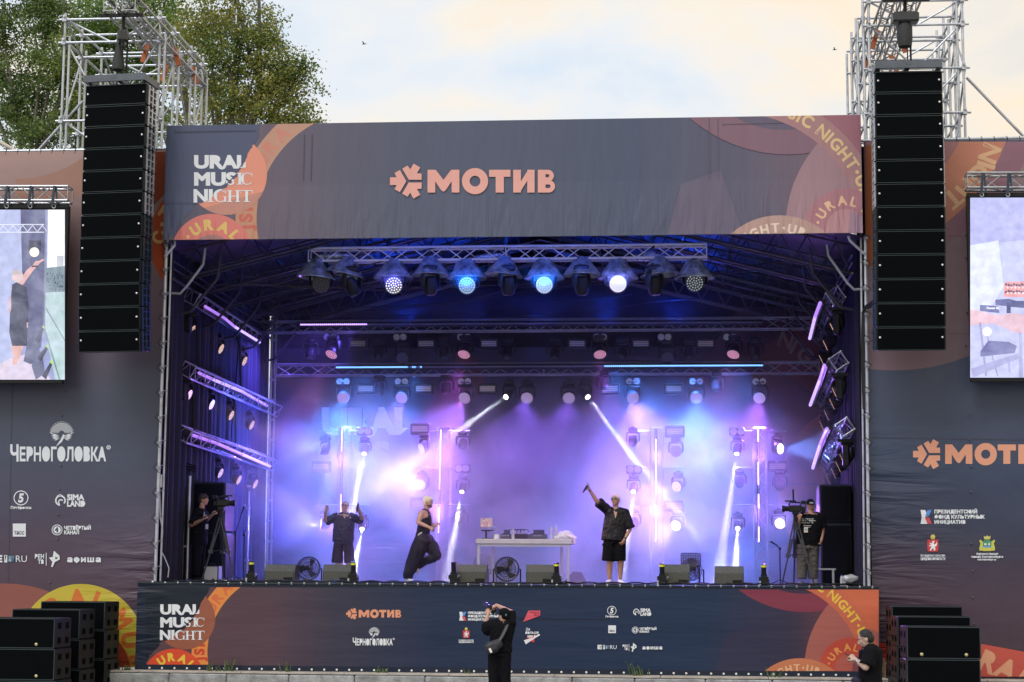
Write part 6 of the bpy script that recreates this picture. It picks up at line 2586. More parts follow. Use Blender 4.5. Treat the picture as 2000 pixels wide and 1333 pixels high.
def tripod(top, feet, Y, label, mid=.55):
    tp = P(top[0], top[1], Y)
    t = thing('tripod', label, 'tripod', (tp.x, Y, 2.1))
    MB().bbox(tp + Vector((0, 0, .06)), (.13, .13, .1), b=.02).build('pan_head', M_BLACK, t)
    MB().tube(tp + Vector((0, 0, -.12)), tp + Vector((0, 0, .05)), .045, n=12).build('bowl', M_BLACK, t, smooth=True)
    for i, (fx, dy) in enumerate(feet):
        f = P(fx, 1130, Y + dy)
        f.z = 2.11
        a = tp + Vector((0, 0, -.08))
        m_ = a.lerp(f, mid)
        side = Vector((.03, 0, 0))
        mb = MB()
        mb.tube(a + side, m_ + side * .7, .014)
        mb.tube(a - side, m_ - side * .7, .014)
        mb.tube(a.lerp(f, .3), f, .016)
        mb.bbox(m_, (.09, .06, .08), b=.01)
        mb.build('leg', mat('tripod_dark', (.05, .055, .065), .35, .4), t)
        MB().ell(f + Vector((0, 0, .01)), (.035, .035, .02), n=10, k=5).build('foot', M_RUBBER, t)
    c0 = tp.copy()
    c0.z = 2.1 + (tp.z - 2.1) * .45
    mb = MB()
    for i, (fx, dy) in enumerate(feet):
        f = P(fx, 1130, Y + dy)
        f.z = 2.11
        mb.tube(c0, (tp + Vector((0, 0, -.08))).lerp(f, .55), .01)
    mb.build('spreader', M_BLACK, t)
    MB().tube(tp + Vector((0, .02, .05)), tp + Vector((-.42 if top[0] < 1000 else .3, -.1, -.16)), .012).build('pan_bar', M_BLACK, t)
    return t


video_camera(436, 983, 1.4, 1, 'black video camera on the tripod of the man in profile', '')
tripod((432, 1000), [(394, -.1), (458, -.1), (436, .6)], 1.4, 'black three legged tripod in front of the man in profile')
video_camera(1553, 994, 1.0, -1, 'black video camera with an upright aerial beside the capped man', '')
MB().tube(P(1550, 982, 1.0), P(1549, 956, 1.0), .018).build('aerial', M_BLACK, bpy.data.objects['video_camera.001'])
tripod((1554, 1007), [(1527, 0), (1590, -.2), (1550, .5)], 1.0, 'black three legged tripod in front of the capped man')

# microphone stands
def mic_stand(base, mid_, tip, Y, label, mic=True):
    b = P(base[0], 1134, Y)
    b.z = 2.1
    t = thing('microphone_stand', label, 'microphone stand', b, 'microphone stands')
    m_, e = P(mid_[0], mid_[1], Y), P(tip[0], tip[1], Y)
    MB().tube((b.x, Y, 2.1), (b.x, Y, m_.z), .013).build('pole', M_BLACK, t)
    MB().tube(Vector((b.x, Y, m_.z)) + (Vector((b.x, Y, m_.z)) - e) * .2, e, .010).build('boom', M_BLACK, t)
    mb = MB()
    for k in range(3):
        a = k * 2.1 + .4
        mb.tube((b.x, Y, 2.22), (b.x + .3 * math.cos(a), Y + .3 * math.sin(a), 2.11), .010)
    mb.build('base_legs', M_BLACK, t)
    MB().bbox(Vector((b.x, Y - .02, m_.z)), (.05, .05, .06), b=.01).build('clutch', M_BLACK, t)
    if mic:
        d = (e - m_).normalized()
        u = thing('microphone', 'microphone clipped on top of the boom, ' + label[-40:].split(' ', 1)[1], 'microphone', e)
        MB().loft([e - d * .05, e + d * .1, e + d * .12], [.012, .02, .022], n=12).build('body', M_BLACK, u, smooth=True)
        MB().ell(e + d * .14, (.03, .03, .03), n=12, k=8).build('grille_ball', mat('mic_ball', (.4, .4, .42), .35, .7), u, smooth=True)
    return t


mic_stand((458, 1134), (458, 1040), (473, 1000), 3.4, 'boom microphone stand slanting up behind the left tripod')
mic_stand((475, 1134), (475, 1045), (475.5, 1034), 3.0, 'straight short stand without a boom right of the left tripod', mic=False)
mic_stand((1524, 1134), (1528, 1072), (1515, 1064), 2.6, 'low microphone stand with a short boom left of the capped man')
# flight case etc.
c = P(412, 1117, 2.0)
t = thing('flight_case', 'small silver edged case on the floor behind the left tripod', 'case', (c.x, 2.0, 2.1))
zc = P(412, 1106, 2.0).z
MB().bbox((c.x, 2.2, (2.1 + zc) / 2), (.3, .4, zc - 2.1), b=.012).build('body', mat('case_white', (.5, .52, .6), .45), t)
mb = MB()
for s in (-1, 1):
    mb.box((c.x + s * .15, 2.0, (2.1 + zc) / 2), (.02, .02, zc - 2.1))
mb.box((c.x, 2.0, zc), (.32, .02, .02))
mb.build('edge_trim', M_BLACK, t)
MB().path([(c.x - .06, 2.1, zc), (c.x - .05, 2.1, zc + .05), (c.x + .05, 2.1, zc + .05), (c.x + .06, 2.1, zc)], .01).build('handle', M_BLACK, t)
c = P(1610, 1112, 1.6)
t = thing('low_riser_frame', 'small metal frame table on the floor between the capped man and the loudspeakers', 'frame', (c.x, 1.6, 2.1))
zc = P(1610, 1112, 1.6).z
mb = MB()
for x, y in ((1592, 1.6), (1627, 1.6), (1592, 2.0), (1627, 2.0)):
    q = P(x, 1110, y)
    mb.box((q.x, y, (2.1 + zc) / 2), (.04, .04, zc - 2.1))
mb.box((P(1610, 1110, 1.8).x, 1.8, zc), (.42, .46, .03))
mb.build('frame', M_ALU, t)
pbm = mat('clear_wrap', (.5, .52, .56), .15, .2, bump=1, bscale=16)
for i, (px, h) in enumerate(((1644, .22), (1650, .2))):
    c = P(px, 1134, 1.2)
    t = thing('water_bottle', ('clear bottle standing at the foot of the right loudspeakers, left one', 'clear bottle standing at the foot of the right loudspeakers, right one')[i], 'bottle', (c.x, c.y, 2.1))
    MB().loft([(c.x, c.y, 2.1 + z * h) for z in (0, .02, .7, .85, .92)], [.026, .032, .032, .02, .013], n=12).build('body', pl_, t, smooth=True)
    MB().loft([(c.x, c.y, 2.1 + z * h) for z in (.9, 1.0)], [.015, .015], n=8).build('cap', mat('cap_blue', (.1, .2, .6), .5), t)
c = P(1661, 1131, 1.0)
mb = MB()
mb.ell(c + Vector((0, 0, .0)), (.16, .1, .085), n=20, k=12)
o = mb.build('plastic_bag', pbm, None, smooth=True)
for v in o.data.vertices:
    v.co += noise.noise_vector(Vector(v.co) * 14) * .03
tag(o, 'crumpled clear plastic bag beside the bottles under the right curtain', 'bag')
c = P(1139, 1120, 4.5)
wm_ = MB()
w0, w1 = P(1102, 1138, 4.5), P(1146, 1138, 4.5)
wm_.add([(w0.x, 4.5, 2.1), (w1.x, 4.5, 2.1), (w1.x - .12, 4.5, 2.36), (w1.x - .3, 4.5, 2.38), (w0.x, 4.5, 2.16), (w0.x, 5, 2.1), (w1.x, 5, 2.1), (w1.x - .12, 5, 2.36), (w1.x - .3, 5, 2.38), (w0.x, 5, 2.16)], [(0, 1, 2, 3, 4), (9, 8, 7, 6, 5), (0, 5, 6, 1), (1, 6, 7, 2), (2, 7, 8, 3), (3, 8, 9, 4), (4, 9, 5, 0)])
t = thing('floor_monitor', 'wedge monitor seen side on in the smoke behind the pointing singer', 'floor monitor', (w0.x, 4.5, 2.1), 'wedge monitors deeper on the stage')
wm_.build('cabinet', mat('wedge_paint', 0), t)

# floor cables
CL = ['between the left tripod and the first monitor', 'in front of the first monitor', 'running from the first fan to the leaping man', 'under the leaping man', 'before the middle fan', 'before the pointing singer', 'beside the right middle monitor', 'in front of the monitor with the fan behind', 'below the last two monitors', 'at the feet of the capped cameraman', 'under the left loudspeakers', 'beside the right corner post']
rr = random.Random(12)
for k, (xa, xb, Y) in enumerate(((400, 560, .5), (430, 700, .35), (560, 890, .30), (700, 900, .55), (880, 1100, .3), (1090, 1300, .28), (1040, 1130, .5), (1280, 1480, .4), (1300, 1600, .3), (1450, 1700, .5), (330, 480, .6), (1560, 1690, .35))):
    pts = []
    n = 16
    for i in range(n + 1):
        px = xa + (xb - xa) * i / n
        lift = .0
        p = P(px, 1136, Y + .25 * math.sin(i * .7 + k))
        p.z = 2.115 + abs(math.sin(i * .9 + k * 2)) * .035 * (1 if k % 2 else .4)
        pts.append(p)
    o = MB().path(pts, .014, n=5).build('floor_cable', M_RUBBER, None, smooth=True)
    tag(o, 'black cable lying on the stage edge ' + CL[k], 'cable', 'black cables along the stage edge')

o = MB()
for k in range(4):
    o.path([P(1708, 585 + 3 * k, -.6), P(1700, 592 + 3 * k, -.3), P(1690, 598 + 2 * k, -.1), P(1684 + k, 612, -.05), P(1683 + k, 700, -.05), P(1686 + k, 800, -.05)], .016, n=5)
o = o.build('speaker_cable_loom', M_RUBBER, None)
tag(o, 'bundle of black cables looping from the right speaker array to the corner post', 'cable')
rr = random.Random(31)
o = MB()
for k in range(9):
    x0 = 330 + k * 17
    pts = [P(x0 + rr.uniform(-6, 6) + 2 * i, 1137 - abs(math.sin(i + k)) * 7 * rr.random(), .8 + k * .1) for i in range(7)]
    o.path(pts, .02, n=5)
o = o.build('coiled_cable', M_RUBBER, None)
tag(o, 'heap of coiled black cable on the floor by the left corner post', 'cable')

# ---------------------------------------------------------------- video screens
def screen(px0, px1, py0, py1, Y, label, tlabel, tx0, tx1, ty0, ty1, ropes):
    a, b, e = P(px0, py0, Y), P(px1, py0, Y), P((px0 + px1) / 2, py1, Y)
    t = thing('video_screen', label, 'video screen', ((a.x + b.x) / 2, Y, e.z))
    z1, z0 = (a.z + b.z) / 2, e.z
    MB().box(((a.x + b.x) / 2, Y + .07, (z0 + z1) / 2), (b.x - a.x + .10, .12, z1 - z0 + .10)).build('cabinet', M_BLACK, t)
    MB().box(((a.x + b.x) / 2, Y + .01, z1 + .05), (b.x - a.x + .1, .05, .08)).build('top_beam', M_BLACK, t)
    tr = box_truss('screen_truss', tlabel, 'truss', P(tx0, (ty0 + ty1) / 2, Y + .1), P(tx1, (ty0 + ty1) / 2, Y + .1), w=.30, h=.29, r=.026, rb=.012, step=.33)
    for px in ropes:
        p = P(px, ty1, Y)
        mb = MB()
        mb.box((p.x, Y - .08, p.z + .14), (.05, .02, .42), R=Matrix.Rotation(.1, 3, 'Y'))
        mb.box((p.x + .06, Y - .06, p.z + .16), (.035, .02, .4), R=Matrix.Rotation(-.06, 3, 'Y'))
        mb.build('strap', mat('dark_strap', (.02, .04, .07), .6), tr)
        mb = MB()
        n = 14
        mb.loft([(p.x + .035 * math.cos(2 * PI * i / n), Y - .02, p.z - .06 + .035 * math.sin(2 * PI * i / n)) for i in range(n + 1)], [.009] * (n + 1), n=6)
        mb.build('lifting_eye', M_KNOB, tr, smooth=True)
    return t


SY = -.35
s1 = screen(-180, 129, 409, 744, SY, 'led video screen showing a man in black shorts pointing upward', 'aluminium truss wrapped with straps above the screen showing a pointing man', -200, 137, 364, 398, (14, 60, 106, -40))
pr = Print(s1, SY, (-176, 410, 126.5, 742), None, 's1', emis=1.15)
R4 = lambda x0, y0, x1, y1: [[(x0, y0), (x1, y0), (x1, y1), (x0, y1)]]
pr.put(R4(-176, 410, 127, 742), (150, 158, 205), 'picture_field')
pr.put([[(-176, 410), (40, 410), (46, 560), (20, 742), (-176, 742)]], (176, 184, 224), 'picture_smoke')
pr.put([[(40, 410), (90, 410), (88, 600), (80, 680), (56, 680), (44, 560)]], (84, 86, 126), 'picture_curtain')
pr.put([[(94, 410), (127, 410), (127, 525), (92, 525)]], (250, 250, 252), 'picture_sky')
pr.put(R4(111, 500, 124, 526), (190, 195, 205), 'picture_building')
pr.put([[(88, 524), (127, 520), (127, 572), (86, 572)]], (120, 140, 150), 'picture_crowd')
rr = random.Random(2)
pr.put([q for _ in range(70) for q in R4(*(lambda x, y: (x, y, x + 1.8, y + 2.4))(rr.uniform(90, 124), rr.uniform(532, 568)))], (70, 84, 100), 'picture_crowd')
pr.put([[(86, 572), (127, 570), (127, 742), (108, 742), (86, 640)]], (178, 204, 206), 'picture_paving')
pr.put([[(90, 600), (127, 664), (127, 668), (90, 606)], [(88, 640), (118, 742), (115, 742), (87, 650)]], (120, 150, 155), 'picture_kerb')
pr.put([[(88, 410), (91, 410), (88, 652), (85, 652)]], (130, 134, 160), 'picture_post')
tr_ = []
for k in range(8):
    x = -60 + k * 19
    tr_ += [[(x, 452), (x + 9, 440), (x + 10, 441), (x + 1, 453)], [(x + 10, 440), (x + 19, 452), (x + 18, 453), (x + 9, 441)]]
pr.put(R4(-100, 438, 86, 440) + R4(-100, 453, 86, 455) + tr_, (222, 226, 245), 'picture_truss')
pr.put(R4(56, 470, 80, 492), (30, 32, 60), 'picture_lamp')
pr.put(ring_polys((67, 493), 0, 9.5, n=24), (255, 246, 226), 'picture_lamp')
pr.put([[(20, 700), (60, 690), (100, 742), (6, 742)], [(-60, 742), (20, 700), (60, 742)]], (214, 200, 220), 'picture_floor')
pr.put([[(56, 655), (76, 650), (78, 700), (60, 712), (46, 706)], [(66, 690), (82, 686), (88, 730), (70, 742), (62, 716)]], (94, 98, 130), 'picture_monitor')
pr.put([[(68, 665), (84, 636), (87, 640), (76, 672)], [(72, 700), (92, 674), (95, 679), (80, 706)], [(82, 735), (100, 705), (103, 710), (90, 742)]], (44, 50, 70), 'picture_cannons')
pr.put([[(84, 636), (88, 640), (86, 643), (82, 639)], [(92, 673), (96, 679), (93, 681), (89, 676)], [(99, 704), (104, 709), (101, 712), (97, 707)]], (176, 214, 90), 'picture_cannons')
# the man on the screen
pr.put([[(22, 674), (46, 676), (38, 700), (32, 712), (24, 712), (26, 696)]], (222, 170, 160), 'picture_legs')
pr.put([[(24, 556), (32, 552), (44, 556), (52, 562), (56, 600), (54, 640), (53, 676), (24, 676), (18, 650), (20, 600), (22, 575)]], (26, 32, 58), 'picture_shirt')
pr.put([[(36, 553), (44, 558), (64, 530), (78, 514), (87, 508), (84, 506), (76, 510), (70, 510), (64, 518), (52, 528)]], (222, 172, 168), 'picture_arm')
pr.put([[(17, 580), (22, 582), (22, 604), (18, 616), (16, 600)], [(52, 630), (55, 630), (55, 642), (52, 640)]], (206, 170, 180), 'picture_arm')
pr.put(ring_polys((34, 540), 0, 11.5, n=24), (220, 196, 200), 'picture_head')
pr.put(ring_polys((32, 537), 0, 10, 170, 350, n=24), (196, 186, 190), 'picture_hair')
pr.put(R4(62, 519, 75, 522), (50, 44, 50), 'picture_microphone')
pr.put([[(x0, y), (x1, y), (x1, y + .7), (x0, y + .7)] for y in [556 + 4.6 * k for k in range(26)] for x0, x1 in ((21, 55),)], (58, 66, 104), 'picture_scanlines')

s2 = screen(1893, 2190, 385, 740, SY, 'led video screen showing a forearm over a console with a sticker box', 'aluminium truss wrapped with straps above the screen showing a forearm', 1887, 2210, 336, 375, (1917, 1968, 2020, 2100))
pr = Print(s2, SY, (1895, 386.5, 2188, 738), None, 's2', emis=1.15)
pr.put(R4(1893, 386, 2190, 740), (196, 200, 240), 'picture_field')
pr.put([[(1893, 386), (2190, 386), (2190, 450), (1893, 480)]], (182, 184, 236), 'picture_sky')
pr.put([[(1893, 480), (1950, 470), (1960, 560), (1930, 610), (1893, 610)]], (222, 228, 250), 'picture_smoke')
pr.put([[(1944, 586), (1970, 584), (2030, 600), (2030, 606), (1944, 596)], [(1914, 596), (1950, 598), (1952, 612), (1914, 608)]], (96, 100, 158), 'picture_console')
pr.put(R4(1966, 592, 1974, 612) + R4(1975, 588, 2000, 600), (70, 76, 130), 'picture_console')
pr.put([[(1962, 551), (2050, 549), (2050, 582), (1960, 580)]], (238, 160, 160), 'picture_sticker_box')
q = []
for k in range(16):
    q += ring_polys((1965 + (k % 8) * 5.2, 556 + (k // 8) * 13 + (k % 3)), 0, 2.6, n=7)
pr.put(q, (92, 60, 96), 'picture_stickers')
q = []
for k in range(10):
    q += ring_polys((1968 + (k % 5) * 7.5, 562 + (k // 5) * 11), 0, 2.3, n=6)
pr.put(q, (240, 226, 230), 'picture_stickers')
pr.put(text_polys('Pioneer Dj', 1927, 604, 4, .08, 24), (240, 240, 255), 'print_lettering')
pr.put([[(1893, 610), (1930, 612), (1950, 616), (1980, 612), (2040, 622), (2040, 655), (1980, 650), (1960, 640), (1940, 632), (1893, 636)]], (226, 190, 206), 'picture_forearm')
pr.put([[(1893, 604), (1925, 610), (1930, 628), (1893, 634)]], (238, 200, 214), 'picture_hand')
pr.put([[(1912, 630), (1916, 630), (1928, 735), (1924, 735)], [(1922, 640), (1925, 640), (1950, 735), (1947, 735)]], (160, 160, 205), 'picture_stand')
pr.put([[(1915, 686), (1930, 666), (1970, 668), (1986, 676), (1982, 690), (1915, 697)]], (110, 112, 170), 'picture_monitor')
pr.put([[(1897, 720), (1990, 690), (1996, 698), (1900, 738)], [(1990, 650), (1996, 650), (1998, 738), (1990, 738)], [(1968, 704), (1972, 702), (1974, 728), (1970, 728)]], (172, 172, 220), 'picture_frame')
pr.put(ring_polys((1928, 648), 0, 9, n=20), (246, 246, 255), 'picture_glow')
# ---------------------------------------------------------------- people
def remeshed(mb, name, m, parent, voxel=.012, smooth=4, disp=0, dsize=.12, zsquash=1):
    o = mb.build('t', m, None)
    md = o.modifiers.new('r', 'REMESH')
    md.mode = 'VOXEL'
    md.voxel_size = voxel
    md.use_smooth_shade = True
    sm_ = o.modifiers.new('s', 'SMOOTH')
    sm_.factor = .5
    sm_.iterations = smooth
    COL.objects.unlink(o)
    TMP.collection.objects.link(o)
    dg = tmp_dg()
    me = bpy.data.meshes.new_from_object(o.evaluated_get(dg))
    old = o.data
    bpy.data.objects.remove(o)
    bpy.data.meshes.remove(old)
    me.name = name
    off = wloc(parent)
    nv = len(me.vertices)
    co = np.empty(nv * 3, dtype=np.float32)
    me.vertices.foreach_get('co', co)
    if disp:
        nr = np.empty(nv * 3, dtype=np.float32)
        me.vertex_normals.foreach_get('vector', nr)
        ks = np.empty(nv, dtype=np.float32)
        cl = co.reshape(-1, 3).tolist()
        for i, (x, y, z) in enumerate(cl):
            q = Vector((x / dsize, y / dsize, z * zsquash / dsize))
            ks[i] = 1 - abs(noise.noise(q) + .5 * noise.noise(q * 2.3)) * 2.2
        co = (co.reshape(-1, 3) + nr.reshape(-1, 3) * (ks * disp)[:, None]).ravel()
    co = (co.reshape(-1, 3) - np.array(off, dtype=np.float32)).ravel()
    me.vertices.foreach_set('co', co)
    me.update()
    me.shade_smooth()
    ob = bpy.data.objects.new(name, me)
    COL.objects.link(ob)
    ob.parent = parent
    if not me.materials:
        me.materials.append(m)
    return ob


def skin(name, c):
    return mat('skin_' + name, c, .5, var=.12, vscale=14)


SK = skin('a', (.42, .23, .165))
SK2 = skin('b', (.48, .275, .20))
BLACKC = mat('black_fabric', (.005, .0055, .008), .85, spec=.12, bump=.3, bscale=50)
SATIN = mat('dark_satin', (.007, .006, .012), .5, bump=.4, bscale=12, spec=.3)


def limb(mb, pts, rad, n=12):
    mb.loft(pts, rad, n=n, round_cap=True)


def hand(mb, wrist, d, up, curl=.5, point=False, size=1.0, spread=.10, thumb=1):
    """palm and five separate fingers; d = direction of the hand, up = direction of the back of the hand"""
    d = d.normalized()
    up = (up - d * up.dot(d)).normalized()
    s = d.cross(up).normalized()
    L = .085 * size
    mb.loft([wrist - d * .02, wrist + d * .02, wrist + d * L * .6, wrist + d * L], [(.024 * size, .019 * size), (.030 * size, .018 * size), (.040 * size, .016 * size), (.040 * size, .013 * size)], side=s, n=12, round_cap=True)
    ln = (.068, .076, .072, .058)
    for i in range(4):
        off = (i - 1.5) * .0205 * size
        c = curl
        if point and i == 0:
            c = .05
        b = wrist + d * L * .92 + s * off
        dd = (d + s * (i - 1.5) * spread).normalized()
        pts = [b]
        ang = 0
        for k, f in enumerate((.42, .33, .25)):
            ang += c * (1.0, 1.25, .9)[k]
            v = dd * math.cos(ang) - up * math.sin(ang)
            pts.append(pts[-1] + v * ln[i] * size * f)
        mb.loft(pts, [.0100 * size, .0092 * size, .0085 * size, .0072 * size], n=8, round_cap=True)
    b = wrist + d * .018 + s * (-.028 * size) * thumb
    v1 = (d * .6 - s * .75 * thumb - up * .25).normalized()
    v2 = (d * .9 - s * .15 * thumb - up * (.3 + curl * .4)).normalized()
    mb.loft([b, b + v1 * .035 * size, b + v1 * .035 * size + v2 * .030 * size, b + v1 * .035 * size + v2 * .052 * size], [.014 * size, .012 * size, .0105 * size, .008 * size], n=8, round_cap=True)


def head(mb, c, face, upv, sc=1.0):
    """skull, jaw, nose, brow, ears, lips; c = centre of the head, face = viewing direction"""
    f = face.normalized()
    u = (upv - f * upv.dot(f)).normalized()
    s = u.cross(f)
    R = Matrix((s, f, u)).transposed()

    def W(x, y, z):
        return c + R @ Vector((x, y, z)) * sc
    mb.ell(W(0, -.012, .03), (.077 * sc, .094 * sc, .092 * sc), R=R, n=20, k=14)
    mb.ell(W(0, .012, -.035), (.062 * sc, .075 * sc, .078 * sc), R=R, n=18, k=12)
    mb.ell(W(0, .052, -.092), (.030 * sc, .028 * sc, .024 * sc), R=R, n=12, k=8)
    mb.ell(W(0, .078, .028), (.050 * sc, .014 * sc, .011 * sc), R=R, n=12, k=8)
    mb.loft([W(0, .088, .018), W(0, .108, -.020), W(0, .098, -.030)], [.009 * sc, .015 * sc, .010 * sc], n=8, round_cap=True)
    for sg in (-1, 1):
        mb.ell(W(sg * .012, .092, -.029), (.010 * sc, .010 * sc, .008 * sc), n=8, k=6)
        mb.ell(W(sg * .045, .064, -.012), (.020 * sc, .016 * sc, .020 * sc), n=10, k=8)
        mb.ell(W(sg * .078, -.008, -.008), (.008 * sc, .018 * sc, .030 * sc), R=R, n=10, k=8)
    mb.ell(W(0, .083, -.056), (.022 * sc, .010 * sc, .007 * sc), R=R, n=10, k=6)
    mb.ell(W(0, .080, -.066), (.019 * sc, .010 * sc, .007 * sc), R=R, n=10, k=6)
    return W, R


def face_bits(par, W, R, sc, eyes=True, mouth=True, glasses=None, brow=(.06, .04, .03)):
    if eyes:
        for sg in (-1, 1):
            mb = MB()
            mb.ell(W(sg * .031, .079, .008), (.013 * sc, .008 * sc, .0075 * sc), R=R, n=10, k=6)
            mb.build('eye', mat('eye_white', (.6, .58, .56), .3), par, smooth=True)
            mb = MB()
            mb.ell(W(sg * .031, .0845, .008), (.0065 * sc, .004 * sc, .0065 * sc), R=R, n=10, k=6)
            mb.build('iris', mat('iris_dark', (.03, .02, .015), .2), par, smooth=True)
    mb = MB()
    for sg in (-1, 1):
        mb.loft([W(sg * .012, .091, .030), W(sg * .032, .088, .036), W(sg * .052, .074, .028)], [.0035 * sc, .0045 * sc, .0028 * sc], n=6)
    mb.build('eyebrows', mat('brow_hair', brow, .8), par)
    if mouth:
        mb = MB()
        mb.ell(W(0, .0905, -.061), (.021 * sc, .005 * sc, .0035 * sc), R=R, n=10, k=5)
        mb.build('lips', mat('lip', (.30, .11, .09), .5), par)
    if glasses:
        mb = MB()
        for sg in (-1, 1):
            mb.ell(W(sg * .032, .098, .010), (.027 * sc, .006 * sc, .017 * sc), R=R, n=14, k=8)
        mb.build('sunglass_lenses', mat('glass_' + glasses[0], glasses[1], .08, spec=1), par, smooth=True)
        mb = MB()
        mb.path([W(-.012, .103, .014), W(.012, .103, .014)], .0035 * sc, n=5)
        for sg in (-1, 1):
            mb.path([W(sg * .058, .092, .016), W(sg * .076, .05, .014), W(sg * .082, -.01, .006)], .0035 * sc, n=5)
        mb.build('sunglass_frame', M_BLACK, par)


def hair_cap(par, W, R, sc, m, style='short', seed=0):
    mb = MB()
    if style == 'short':
        mb.ell(W(0, -.022, .046), (.084 * sc, .094 * sc, .086 * sc), R=R, n=20, k=12)
        mb.ell(W(0, -.050, .01), (.078 * sc, .070 * sc, .080 * sc), R=R, n=18, k=12)
    elif style == 'buzz':
        mb.ell(W(0, -.020, .040), (.080 * sc, .091 * sc, .087 * sc), R=R, n=20, k=12)
        mb.ell(W(0, -.045, .0), (.0775 * sc, .068 * sc, .080 * sc), R=R, n=18, k=12)
    elif style == 'fringe':
        mb.ell(W(0, -.018, .050), (.090 * sc, .104 * sc, .086 * sc), R=R, n=20, k=12)
        mb.ell(W(0, -.055, .00), (.083 * sc, .068 * sc, .086 * sc), R=R, n=18, k=12)
        mb.ell(W(0, .062, .062), (.062 * sc, .034 * sc, .026 * sc), R=R, n=14, k=8)
        r = random.Random(seed)
        for i in range(26):
            a = r.uniform(0, 2 * PI)
            x, y = math.cos(a) * .07, math.sin(a) * .085 - .02
            mb.loft([W(x * .6, y * .6, .12), W(x * 1.05, y * 1.05, .085), W(x * 1.15, y * 1.18, .045)], [.012 * sc, .012 * sc, .006 * sc], n=6)
    return remeshed(mb, 'hair', m, par, .007, 1, disp=.004, dsize=.02)


def shoe(mb, ankle, toe_dir, z=None, L=.27):
    t = toe_dir.normalized()
    a = Vector(ankle)
    zz = a.z - .08 if z is None else z
    s = t.cross(Vector((0, 0, 1)))
    b = Vector((a.x, a.y, zz))
    mb.loft([b - t * .07 + Vector((0, 0, .045)), b - t * .03 + Vector((0, 0, .05)), b + t * .06 + Vector((0, 0, .042)), b + t * .13 + Vector((0, 0, .034)), b + t * (L - .09) + Vector((0, 0, .026))], [(.034, .045), (.042, .052), (.045, .044), (.048, .034), (.036, .024)], side=s, n=14, round_cap=True)


def proto_person(label, px, py, Y):
    c = P(px, py, Y)
    c.z = max(c.z, GZ)
    return thing('person', label, 'person', c)


FRONT = Vector((0, -1, 0))
Z = Vector((0, 0, 1))


def J(Y0):
    return lambda px, py, dy=0: P(px, py, Y0 + dy)


